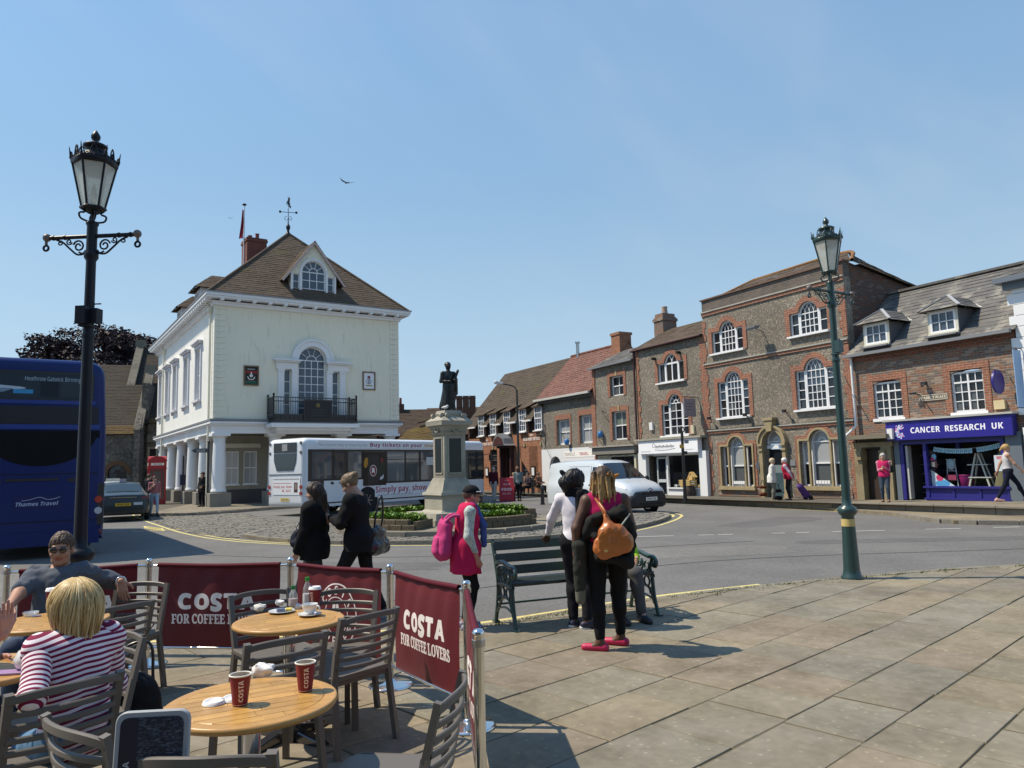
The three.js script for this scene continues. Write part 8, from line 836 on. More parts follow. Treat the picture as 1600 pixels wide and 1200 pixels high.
// dark board with pale rim standing at the bottom
{ const p = ap(222,1160,2.35), t = thing('menu_board', 'dark blue mottled board with pale rounded rim standing among the near chairs', 'sign', [p.x, 0.018, p.z],0.12); const w = 0.215, h = 0.62; const g = nb().ext(rrect(w, h, 0.035,0,0.62), 0.016, T(0,0,-0.008), 0.003); g.to(t, 'frame', std([0.34,0.36,0.38],0.5)); board(t, 'face', printMat(256,720, (x) => { x.fillStyle = '#1b2233'; x.fillRect(0,0,256,720); let s = 5; const R = () => { s = (s * 16807) % 2147483647; return s / 2147483647; }; for (let i = 0; i < 2600; i++) { const px = 70 + R() * 186, py = R() * 720; x.fillStyle = ['#3d4a58', '#566472', '#2c3848', '#6d7a86'][R() * 4 | 0]; x.globalAlpha = 0.5; x.fillRect(px, py, 4 + R() * 16,2 + R() * 4); } x.globalAlpha = 1; x.save(); x.translate(34,200); x.rotate(-PI / 2); x.fillStyle = '#b9bcc0'; x.font = 'bold 34px sans-serif'; x.fillText('COSTA', -60,10); x.restore(); }, 0.35), w - 0.024, h - 0.03,0,0.62,0.0125); t.children[1].geometry = new THREE.ShapeGeometry(rrect(w - 0.026, h - 0.028,0.028)); { const q = t.children[1].geometry, a = q.attributes.position, u = q.attributes.uv; for (let i = 0; i < a.count; i++) u.setXY(i, a.getX(i) / (w - 0.026) + 0.5, a.getY(i) / (h - 0.028) + 0.5); } nb().box(0.12,0.02,0.16,0,0.01,0).bar([0,0,0],[0,0.32,0],0.012).to(t, 'stand', M.steel); t.rotation.x = -0.08; }
{ const t = thing('handbag', 'black bag hanging on the pale chair beside the woman in stripes', 'bag', [-2.15,0.3,-4.3],0.3); part(t, 'bag_body', sdfMesh([ell([0,0.14,0],[0.13,0.15,0.07]), ell([0,0.05,0],[0.15,0.08,0.08])],0.014, { noise: 0.008, freq: 24 }), cloth([0.016,0.016,0.018],0.6)); nb().tube([[-0.09,0.24,0],[-0.06,0.42,-0.02],[0.06,0.44,-0.02],[0.09,0.24,0]],0.009,20,6).to(t, 'strap', M.black); nb().beam([-0.05,0.36,0.05],[0.1,0.56,0.06],0.02,0.006).to(t, 'lanyard', M.black); }
{ const t = thing('shoulder_bag', 'dark bag with a white tag under the woman’s chair', 'bag', [-1.95,0.018,-3.05],0.6); part(t, 'bag_body', sdfMesh([ell([0,0.14,0],[0.2,0.13,0.11]), ell([0,0.08,0],[0.22,0.08,0.12])],0.016, { noise: 0.01, freq: 18 }), cloth([0.014,0.014,0.018],0.7)); nb().box(0.04,0.07,0.004,0.03,0.2,0.125).to(t, 'tag', M.trim); }
// ---------------------------------------------------------------- people
const ad = (a, b, k = 1) => [a[0] + b[0] * k, a[1] + b[1] * k, a[2] + b[2] * k], sb = (a, b) => [a[0] - b[0], a[1] - b[1], a[2] - b[2]], ln = (a) => hyp(a[0], a[1], a[2]), nm = (a) => { const l = ln(a) || 1; return [a[0] / l, a[1] / l, a[2] / l]; }, crs = (a, b) => [a[1] * b[2] - a[2] * b[1], a[2] * b[0] - a[0] * b[2], a[0] * b[1] - a[1] * b[0]], dt = (a, b) => a[0] * b[0] + a[1] * b[1] + a[2] * b[2];
function ik(a, c, l1, l2, pole) { let d = sb(c, a), L = ln(d); const m = (l1 + l2) * 0.995; if (L > m) { c = ad(a, d, m / L); d = sb(c, a); L = m; } const u = nm(d), x = clamp((l1 * l1 - l2 * l2 + L * L) / (2 * L), -l1, l1), h = Math.sqrt(Math.max(0, l1 * l1 - x * x)); let p = sb(pole, u.map((v) => v * dt(pole, u))); p = nm(p); return [ad(ad(a, u, x), p, h), c]; }
function handPrims(w, dir, pn, side, curl, s) {   // palm, four fingers and a thumb
dir = nm(dir); pn = nm(sb(pn, dir.map((v) => v * dt(pn, dir)))); const ac = crs(dir, pn).map((v) => v * side), P = [], at = (f, a, n = 0) => ad(ad(ad(w, dir, f * s), ac, a * s), pn, n * s);
const fl = [0.068,0.078,0.072,0.056], off = [0.028,0.009,-0.011,-0.029];
fl.forEach((L, i) => { const k0 = at(0.085 - Math.abs(i - 1.2) * 0.004, off[i]); P.push(cap(at(0.005, off[i] * 0.6), k0,0.0135 * s, 0.0115 * s, 0.012)); let p = k0, a = curl * (0.5 + 0.12 * i); for (const [f, r] of [[0.45,0.0092],[0.31,0.0083],[0.24,0.0074]]) { const d = ad(ad(dir.map((v) => v * cos(a)), pn, sin(a)), ac, off[i] * 2.2), q = ad(p, nm(d), L * f * s); P.push(cap(p, q, r * s, (r - 0.0006) * s, 0.003)); p = q; a += curl * 0.75; } });
const t0 = at(0.022,0.03,0.004), t1 = ad(t0, nm(ad(ad(dir.map((v) => v * 0.7), ac, 0.75), pn, 0.35)), 0.042 * s), t2 = ad(t1, nm(ad(ad(dir.map((v) => v * 0.92), ac, 0.25), pn, 0.4)), 0.032 * s); P.push(cap(at(0.01,0.015), t0,0.014 * s, 0.013 * s, 0.01), cap(t0, t1,0.0125 * s, 0.0105 * s, 0.006), cap(t1, t2,0.0105 * s, 0.0085 * s, 0.004)); return P;
}
function headGeo(cell, skin, brow) {
const P = [ell([0,0.03,-0.012],[0.074,0.088,0.094]), ell([0,-0.03,0.015],[0.061,0.085,0.073]), cap([-0.026,-0.084,0.032],[0.026,-0.084,0.032],0.03), ell([0,-0.098,0.06],[0.02,0.016,0.018], null, 0.02), cap([0,0.008,0.084],[0,-0.028,0.099],0.008,0.0125,0.012), cap([-0.012,-0.032,0.09],[0.012,-0.032,0.09],0.008,0.008,0.008), cap([-0.036,0.024,0.076],[0.036,0.024,0.076],0.01,0.01,0.02), cap([0,-0.08,-0.02],[0,-0.17,-0.035],0.05,0.056)];
for (const s of [-1,1]) P.push(ell([s * 0.036,-0.03,0.056],[0.026,0.022,0.022], null, 0.02), ell([s * 0.075,-0.008,-0.008],[0.011,0.03,0.018], null, 0.008), cut(ell([s * 0.031,0.007,0.09],[0.017,0.009,0.012], null, 0.008)), ell([s * 0.03,0.007,0.073],[0.0125,0.011,0.011], null, 0.002));
P.push(cap([-0.018,-0.054,0.081],[0.018,-0.054,0.081],0.006,0.006,0.006), cap([-0.014,-0.063,0.08],[0.014,-0.063,0.08],0.007,0.007,0.006));
const lip = [skin[0] * 0.85, skin[1] * 0.55, skin[2] * 0.55];
return sdfMesh(P, cell, { color: (x, y, z) => { const ex = Math.abs(x) - 0.03, ey = y - 0.007; if (z > 0.068 && ex * ex / 0.00013 + ey * ey / 0.00005 < 1) return Math.abs(ex) < 0.006 ? [0.02,0.015,0.012] : [0.6,0.58,0.55]; if (z > 0.07 && Math.abs(x) > 0.012 && Math.abs(x) < 0.05 && y > 0.022 && y < 0.033) return brow; if (z > 0.07 && Math.abs(x) < 0.026 && y > -0.07 && y < -0.047) return lip; return skin; } });
}
function person(label, pos, face, o) {
const { h = 1.65, cell = 0.014, g = 1, skin = [0.46,0.27,0.19], head = [0,0], sit = false, hairC = [0.06,0.035,0.02], near = false } = o, s = h / 1.7, turn = Math.atan2(face[0], face[1]), t = thing('person', label, 'person', pos, turn, o.group), S3 = (p) => p.map((v) => v * s), c_ = cos(turn), s_ = sin(turn);
const L_ = (p) => p.W ? (() => { const q = sb(p.W, pos); return [q[0] * c_ - q[2] * s_, q[1], q[0] * s_ + q[2] * c_]; })() : S3(p);
const hipY = sit ? 0.545 / s : 0.952, ln_ = o.lean || [0,0,0], pel = S3([o.px || 0, hipY, o.pz || 0]), ch = ad(pel, S3([0, sit ? 0.36 : 0.34,0]), 1).map((v, i) => v + ln_[i] * 0.75), nk = ad(pel, S3([0, sit ? 0.535 : 0.505,-0.01])).map((v, i) => v + ln_[i]), hc = ad(nk, S3([0,0.14,0.025])).map((v, i) => v + (o.headOff || [0,0,0])[i]);
const sh = [1,-1].map((k) => ad(nk, S3([k * 0.172 * (0.8 + 0.2 * g), -0.055,0.005]))), hp = [1,-1].map((k) => ad(pel, S3([k * 0.088 * g, -0.02,0])));
const hands = [L_(o.lh || [0.23,0.78,0.05]), L_(o.rh || [-0.23,0.78,0.05])], poles = [o.lp || [0.5,-0.2,-1], o.rp || [-0.5,-0.2,-1]]; const arms = [0,1].map((i) => ik(sh[i], hands[i],0.285 * s, 0.255 * s, poles[i]));
const feet = [L_(o.lf || (sit ? [0.11,0.085,0.42] : [0.1,0.085,0])), L_(o.rf || (sit ? [-0.11,0.085,0.42] : [-0.1,0.085,0]))], kp = o.kp || [0,0.15,1]; const legs = [0,1].map((i) => ik(hp[i], feet[i],0.43 * s, 0.43 * s, kp)); const toes = [0,1].map((i) => { const d = o.toe ? o.toe[i] : [0,0,1]; return ad(legs[i][1], ad(nm(d).map((v) => v * 0.155 * s), [0,-0.055 * s, 0])); });
const torso = (e, vest) => [ell(pel, [0.165 * g * s + e, 0.125 * s + e, 0.122 * g * s + e], null, 0.05), ell([(pel[0] + ch[0]) / 2, (pel[1] + ch[1]) / 2, (pel[2] + ch[2]) / 2],[0.138 * g * s + e, 0.15 * s + e, 0.1 * g * s + e], null, 0.06), ell(ch, [0.162 * (0.5 + 0.5 * g) * s + e, 0.16 * s + e, 0.112 * (0.5 + 0.5 * g) * s + e], null, 0.06), vest ? cap(ad(nk, sb(sh[0], nk), 0.68), ad(nk, sb(sh[1], nk), 0.68), 0.056 * s + e * 0.7,0.056 * s + e * 0.7,0.05) : cap(sh[0], sh[1],0.06 * s + e, 0.06 * s + e, 0.05), ...(o.bust ? [1,-1].map((k) => ell(ad(ch, S3([k * 0.07,-0.03,0.085 * g])), [0.065 * s + e, 0.065 * s + e, 0.06 * s + e], null, 0.04)) : [])];
const armP = (e, f = 2, e2 = e) => [0,1].flatMap((i) => { const [el, w] = arms[i], P = []; const a0 = sh[i]; if (f > 0) P.push(cap(a0, f < 1 ? ad(a0, sb(el, a0), f) : el, 0.053 * g * s + e, (0.053 - 0.011 * Math.min(1, f)) * g * s + e, 0.03)); if (f > 1) { const k = f - 1; P.push(cap(el, ad(el, sb(w, el), k), 0.043 * g * s + e, (0.043 - 0.015 * k) * s + e2,0.02)); } return P; });
const legP = (e, f = 2, e2 = e) => [0,1].flatMap((i) => { const [k, a] = legs[i], P = [cap(hp[i], f < 1 ? ad(hp[i], sb(k, hp[i]), f) : k, 0.09 * g * s + e, 0.056 * g * s + e, 0.03)]; if (f > 1) { const q = f - 1, b = ad(k, sb(a, k), q); P.push(cap(k, b, 0.056 * g * s + e, lerp(0.056,0.037, q) * s + e2,0.02)); const m = ad(k, sb(a, k), 0.32); P.push(ell(ad(m, [0,0,-0.014 * s]), [0.05 * g * s + e, 0.09 * s, 0.052 * g * s + e], null, 0.03)); } return P; });
const footP = (e) => [0,1].flatMap((i) => { const a = legs[i][1], d = nm(sb(toes[i], a)), b = ad(ad(a, [0,-0.05 * s, 0]), [d[0],0, d[2]],-0.045 * s); return [cap(ad(b, [0,0.003,0]), toes[i],0.034 * s + e, 0.03 * s + e, 0.02), cap(a, ad(a, [d[0] * 0.07 * s, -0.045 * s, d[2] * 0.07 * s]), 0.036 * s + e, 0.036 * s + e, 0.03)]; });
const tint = (gm, c) => { const n = gm.attributes.position.count, a = new Float32Array(n * 3); for (let i = 0; i < n; i++) { a[i * 3] = c[0]; a[i * 3 + 1] = c[1]; a[i * 3 + 2] = c[2]; } gm.setAttribute('color', new THREE.BufferAttribute(a, 3)); return gm; };
const hq = new THREE.Quaternion().setFromEuler(new THREE.Euler(-head[1], head[0], o.roll || 0, 'YXZ')), hs = s * (o.hs || 1.0), hm = M4().compose(V(...hc), hq, V(hs, hs, hs)), pieces = [tint(sdfMesh([...torso(0), ...armP(0), ...legP(0), ...footP(-0.004), cap(ad(nk, [0,-0.03,0]), ad(hc, [0,-0.05 * s, -0.02 * s]), 0.058 * s * (0.6 + 0.4 * g), 0.05 * s, 0.04)], cell), skin), headGeo(near ? 0.0045 : cell > 0.02 ? 0.012 : 0.007, skin, hairC).applyMatrix4(hm)];
[0,1].forEach((i) => { const [el, w] = arms[i], d = o.hd?.[i] || sb(w, el), pn = o.hpn?.[i] || [i ? 1 : -1,0,0.3]; pieces.push(tint(sdfMesh(handPrims(w, d, pn, i ? -1 : 1, o.curl?.[i] ?? 0.35, s), near ? 0.0038 : cell > 0.02 ? 0.009 : 0.0055), skin)); });
part(t, 'body', mergeGeometries(pieces, false), phys([1,1,1],0.55, { vertexColors: true, sheen: 0.1 }));
const cl = (name, P, mat, op = {}) => part(t, name, sdfMesh(P, op.cell || cell, { noise: op.noise ?? (cell < 0.02 ? 0.006 : 0), freq: op.freq || 13, uv: op.uv, stretch: op.stretch }), mat);
if (o.legs) { const L = o.legs; cl(L.name || 'trousers', [...legP(L.e ?? 0.012, L.to ?? 1.93, L.e2 ?? L.e ?? 0.012), ell(pel, [0.165 * g * s + 0.012,0.125 * s + 0.012,0.122 * g * s + 0.012], null, 0.04), pln([0,1,0], pel[1] + 0.1 * s)], cloth(L.c, 0.85)); }
if (o.shoes) cl('shoes', o.flats ? footP(0.006).filter((_, i) => i % 2 === 0) : [...footP(0.008), pln([0,1,0], Math.max(legs[0][1][1], legs[1][1][1]) + (o.shoeTop ?? -0.005))], phys(o.shoes, 0.5), { noise: 0, cell: Math.min(cell, 0.012) });
if (o.top) { const T_ = o.top, e = T_.e ?? 0.016, P = [...torso(e, T_.sleeve === 0 && !T_.full), ...(T_.sleeve === undefined || T_.sleeve > 0 ? armP(e, T_.sleeve ?? 1.95, T_.e2 ?? e * 0.8) : [])]; if (T_.skirt) { const y = T_.hem * s; P.push(cap(ad(pel, [0.045,0,0]), [pel[0] + 0.06 * g, y, pel[2]],0.135 * g * s + e, T_.skirt, 0.05), cap(ad(pel, [-0.045,0,0]), [pel[0] - 0.06 * g, y, pel[2]],0.135 * g * s + e, T_.skirt, 0.05)); } if (T_.open) P.push(cut(cap([0, T_.hem * s - 0.1,0.35],[0, ch[1] + 0.25,0.3],0.19,0.16,0.02))); P.push(pln([0,-1,0],-(T_.hem ?? 0.85) * s), cut(cap(ad(nk, [0,0.0,0.02]), ad(nk, [0,0.2,0.06]), (T_.neck ?? 0.062) * s, 0.09 * s, 0.01))); cl(T_.name || 'top', P, T_.mat || cloth(T_.c, 0.9), { stretch: T_.stretch, uv: T_.uv, noise: T_.noise, freq: T_.freq, cell: T_.cell }); }
if (o.under) cl('shirt', [...torso(0.006), ...(o.under.sleeve ? armP(0.009, o.under.sleeve) : []), pln([0,-1,0],-0.9 * s), cut(cap(ad(nk, [0,0.02,0.02]), ad(nk, [0,0.2,0.05]), 0.058 * s, 0.08,0.01))], o.under.mat || cloth(o.under.c, 0.9));
if (o.hair) { const P = o.hair.map((p) => p), m = part(t, o.hairName || 'hair', sdfMesh(P, near ? 0.0048 : cell > 0.02 ? 0.016 : 0.009, { noise: o.hairN ?? 0.004, freq: o.hairF || 60, stretch: [1,0.25,1], color: o.hairCol }), phys(o.hairCol ? [1,1,1] : hairC, 0.6, { vertexColors: !!o.hairCol })); m.applyMatrix4(hm); m.castShadow = true; }
t.userData.rig = undefined; delete t.userData.rig; return { t, hm, hc, nk, ch, pel, arms, sh, s, legs, L_, world: (p) => { t.updateMatrixWorld(); return t.localToWorld(V(...p)); }, cl };
}
// hair shapes in head space
const capHair = (e = 0.012, low = -0.06) => [ell([0,0.036,-0.016],[0.074 + e, 0.09 + e, 0.094 + e], null, 0.02), cut(ell([0,-0.035,0.09],[0.068,0.085,0.085], null, 0.02)), pln([0,-1,0],-low)];
const bob = (len, e = 0.02) => [ell([0,0.036,-0.016],[0.078 + e, 0.09 + e, 0.098 + e], null, 0.03), cap([-0.055,0.02,-0.02],[-0.06, len, -0.01],0.04 + e * 0.5,0.03,0.04), cap([0.055,0.02,-0.02],[0.06, len, -0.01],0.04 + e * 0.5,0.03,0.04), cap([0,0.02,-0.06],[0, len, -0.06],0.06,0.045,0.04), cut(ell([0,-0.045,0.1],[0.062,0.1,0.085], null, 0.02))];
const W = (v) => ({ W: v.isVector3 ? v.toArray() : v }), dark = [0.012,0.012,0.014], brownSkin = [0.075,0.036,0.022];
{ // man in sunglasses
const pos = [-3.5,0.0,-5.74], p = person('man in sunglasses and grey T-shirt sitting with one arm along a chair back', pos, [0.2,0.95], { h: 1.66, hs: 1.04, sit: true, near: true, cell: 0.011, skin: [0.42,0.22,0.14], g: 1.08, head: [0.12,-0.06], lean: [0.0,-0.07,-0.1], lh: W(ap(189,908,5.84)), lp: [0.6,-0.5,-1], rh: W([-3.56,0.77,-5.28]), rp: [-1,-0.6,0.1], hd: [[0.25,-1,0.15],[0.5,-0.1,1]], hpn: [[0,-0.2,-1],[0.2,-1,0]], curl: [0.3,0.2], legs: { c: [0.05,0.075,0.13], e: 0.018 }, shoes: [0.05,0.05,0.05], top: { name: 'grey_t_shirt', c: [0.10,0.115,0.14], sleeve: 0.82, hem: 0.5 / 1.03, e: 0.018, noise: 0.014, freq: 19, stretch: [1,0.7,1] }, hairC: [0.055,0.033,0.018], hair: capHair(0.008,-0.045), hairN: 0.007, hairF: 110, hairCol: (x, y, z) => { const k = 0.6 + 0.8 * (0.5 + 0.5 * noise3(x * 200, y * 120, z * 200)); return [0.075 * k, 0.045 * k, 0.026 * k]; } });
const gl = nb(); for (const s of [-1,1]) gl.sph(0.027,0.021,0.009, s * 0.032,0.006,0.094,16).bar([s * 0.058,0.01,0.088],[s * 0.08,0.008,-0.01],0.0025,5); gl.bar([-0.012,0.012,0.1],[0.012,0.012,0.1],0.003,5); const m = part(p.t, 'sunglasses', gl.raw, phys([0.02,0.014,0.01],0.05, { clearcoat: 1 })); m.applyMatrix4(p.hm);
const w = part(p.t, 'wristwatch', new THREE.TorusGeometry(0.032,0.007,8,20), M.chrome); w.position.set(...p.arms[0][1]); w.lookAt(p.world(p.arms[0][0])); const ch = nb(), nk = p.nk, s1 = ad(nk, [0.05,-0.01,0.085]), s2 = ad(nk, [-0.05,-0.01,0.085]); ch.tube([s1, ad(nk, [0.015,-0.14,0.125]), ad(nk, [0.0,-0.17,0.132])],0.003,16,5).tube([s2, ad(nk, [-0.015,-0.14,0.125]), ad(nk, [0.0,-0.17,0.132])],0.003,16,5); ch.to(p.t, 'neck_chain', M.steel);
}
{ // blonde woman in stripes
const c = strCh.position, f = [sin(strCh.rotation.y), cos(strCh.rotation.y)], pos = [c.x + 0.17,0.018, c.z + 0.02];
const str = canvasTex(8,256, (x) => { x.fillStyle = '#e6dde2'; x.fillRect(0,0,8,256); x.fillStyle = '#7c1340'; for (let i = 0; i < 8; i++) x.fillRect(0, i * 32,8,15); }); str.wrapS = str.wrapT = THREE.RepeatWrapping; const sm_ = phys([1,1,1],0.9, { map: str, sheen: 0.2 });
const hand = gp(38,1088,0.742), p = person('woman with blonde bob and crimson striped top sitting with her back to us', pos, f, { h: 1.42, hs: 1.2, sit: true, near: true, cell: 0.01, g: 0.98, skin: [0.50,0.28,0.19], head: [0.25,-0.05], lean: [0.0,-0.03,0.05], headOff: [0,-0.03,0.02], lh: W(hand), lp: [0.35,-1,-0.5], rh: [-0.16,0.74,0.34], hd: [[0.1,-0.12,1], null], hpn: [[0,-1,0], null], legs: { c: [0.1,0.2,0.32], e: 0.016 }, shoes: dark, top: { name: 'striped_top', mat: sm_, sleeve: 0, full: 1, hem: 0.45, e: 0.022, noise: 0.006, freq: 14, neck: 0.075, uv: (x, y, z) => [x, (y + 0.1 * Math.abs(x) + 0.12 * x) / 0.19] }, hairC: [0.5,0.36,0.17], hair: [ell([0,0.035,-0.018],[0.09,0.101,0.106], null, 0.03), cap([0,0.0,-0.06],[0,-0.045,-0.055],0.076,0.05,0.04), cut(ell([0,-0.04,0.115],[0.06,0.1,0.08], null, 0.02))], hairN: 0.001 });
// strands of the bob, in four tones
seed = 808; const tones = [[0.58,0.43,0.2],[0.48,0.34,0.15],[0.66,0.52,0.28],[0.36,0.24,0.1]], sets = tones.map(() => nb());
for (let i = 0; i < 560; i++) { const az = rr(-2.5,2.5), len = (2.45 + 0.3 * cos(az)) * rr(0.6,1.06), R = rr(1.0,1.12), sw = rr(-0.34,0.34), pts = []; for (let q = 0; q <= 6; q++) { const t = q / 6, th = 0.12 + len * t, a = az * (0.75 + 0.25 * t) + sw * t * t, k = R * (t > 0.7 ? 1 - (t - 0.7) * 0.75 : 1), st = sin(Math.min(th, 1.62)), dn = th > 1.62 ? (th - 1.62) * 0.115 : 0; pts.push([0.097 * k * st * sin(a), 0.036 + 0.108 * R * cos(Math.min(th, 1.62)) - dn, -0.02 - 0.112 * k * st * cos(a)]); } sets[rnd() < 0.12 ? 3 : rnd() * 3 | 0].tube(pts, rr(0.0032,0.0058), 9,4); }
sets.forEach((b, i) => { part(p.t, 'hair', b.raw, phys(tones[i],0.42, { specularIntensity: 0.6 })).applyMatrix4(p.hm); });
for (let i = 0; i < 2; i++) { const a = p.sh[i],[el, w] = p.arms[i], ax = nm(sb(el, a)); p.cl('striped_sleeve', [cap(ad(a, ax, -0.02), el, 0.062,0.053,0.02), cap(el, ad(el, sb(w, el), 0.12), 0.053,0.051,0.02)], sm_, { cell: 0.009, noise: 0.004, uv: (x, y, z) => [x, dt(sb([x, y, z], a), ax) / 0.19] }); }
}
{ // companion at the left edge, mostly out of the picture
const p = person('seated person at the left edge raising a bare forearm beside the teapot', [-3.16,0.018,-3.86],[1,0.05], { h: 1.7, sit: true, near: true, cell: 0.016, skin: [0.44,0.22,0.16], lean: [0,-0.04,0.2], rh: W(ap(6,990,3.84)), rp: [0.1,-1,0.6], lh: [0.2,0.72,0.4], hd: [null, [-0.1,1,0.15]], hpn: [null, [0.3,0,-1]], curl: [0.3,0.12], legs: { c: [0.04,0.05,0.08] }, shoes: dark, top: { c: [0.45,0.2,0.25], sleeve: 0.7, hem: 0.48 }, hairC: [0.1,0.06,0.03], hair: bob(-0.09) });
}
{ // two women in black walking
const a = person('woman with long dark brown hair in black coat walking behind the banners', [-2.3,0,-8.62],[-1,-0.2], { h: 1.53, cell: 0.014, g: 0.98, rh: [-0.16,0.98,0.2], rp: [-0.6,-0.8,-0.6], lh: [0.22,0.86,0.14], lf: [0.1,0.1,-0.3], rf: [-0.1,0.085,0.34], legs: { c: [0.03,0.03,0.033] }, shoes: dark, top: { name: 'black_coat', c: [0.009,0.009,0.011], hem: 0.77, skirt: 0.14, e: 0.03, neck: 0.05, noise: 0.012, freq: 8 }, head: [0.5,-0.1], hair: [...bob(-0.12,0.018), cap([0,-0.05,-0.08],[0.0,-0.33,-0.1],0.075,0.045,0.04), cap([0.05,-0.1,-0.05],[0.08,-0.36,-0.05],0.04,0.025,0.03)], hairN: 0.008, hairCol: (x, y, z) => { const k = ss(-0.1,-0.34, y); return [0.03 + 0.12 * k, 0.017 + 0.055 * k, 0.011 + 0.02 * k]; } });
const q = a.world([-0.12,0.92,0.26]), b = thing('navy_bag', 'dark navy bag held in front of the long-haired woman in black', 'bag', q, 0.4); part(b, 'bag_body', sdfMesh([ell([0,0,0],[0.09,0.1,0.07]), ell([0,-0.06,0.02],[0.1,0.07,0.08])],0.014, { noise: 0.01, freq: 20 }), cloth([0.01,0.012,0.026],0.6)); nb().tube([[-0.05,0.07,0],[0,0.16,-0.06],[0.05,0.07,0]],0.008,12,5).to(b, 'strap', M.black);
const p = person('woman with fair tied-up hair in black jacket looking down at her phone', [-1.79,0,-8.6],[-1,-0.12], { h: 1.63, cell: 0.014, lh: [0.06,1.2,0.33], rh: [-0.05,1.18,0.34], lp: [0.7,-1,-0.2], rp: [-0.7,-1,-0.2], curl: [0.8,0.8], hd: [[-0.3,0.3,1],[0.3,0.3,1]], lf: [0.1,0.1,0.36], rf: [-0.1,0.12,-0.26], legs: { c: [0.013,0.013,0.015] }, shoes: dark, lean: [0,0,0.05], head: [0,-0.5], headOff: [0,-0.01,0.05], top: { name: 'black_jacket', c: [0.011,0.011,0.013], hem: 0.8, skirt: 0.15, e: 0.026, neck: 0.07, noise: 0.01, freq: 10 }, under: { c: [0.3,0.36,0.55] }, hairC: [0.16,0.105,0.055], hair: [...capHair(0.012,-0.07), ell([0,0.07,-0.11],[0.05,0.045,0.045], null, 0.02)], hairN: 0.006 });
const ph = thing('mobile_phone', 'black phone in the hands of the woman in the black jacket', 'phone', p.world([0.0,1.24 * p.s, 0.42 * p.s]), 0.2); nb().ext(rrect(0.072,0.14,0.01), 0.008, M4().makeRotationX(-1.0), 0.001).to(ph, 'case', M.black);
const bg = thing('shoulder_bag', 'big black leather bag slung behind the woman with the phone', 'bag', p.world([-0.2,0.88,-0.15]), 1.35); part(bg, 'bag_body', sdfMesh([cap([-0.13,-0.08,0],[0.14,-0.08,0],0.09,0.1), cap([-0.12,0.08,0],[0.12,0.06,0],0.05,0.05), ell([0,0,0],[0.17,0.17,0.07])],0.014, { noise: 0.014, freq: 14 }), phys([0.014,0.015,0.02],0.32, { clearcoat: 0.3 })); nb().tube([[-0.1,0.1,0],[-0.06,0.34,0.02],[0.0,0.5,0.05],[0.08,0.3,0.04],[0.1,0.1,0]],0.013,24,6).to(bg, 'handles', M.black);
}
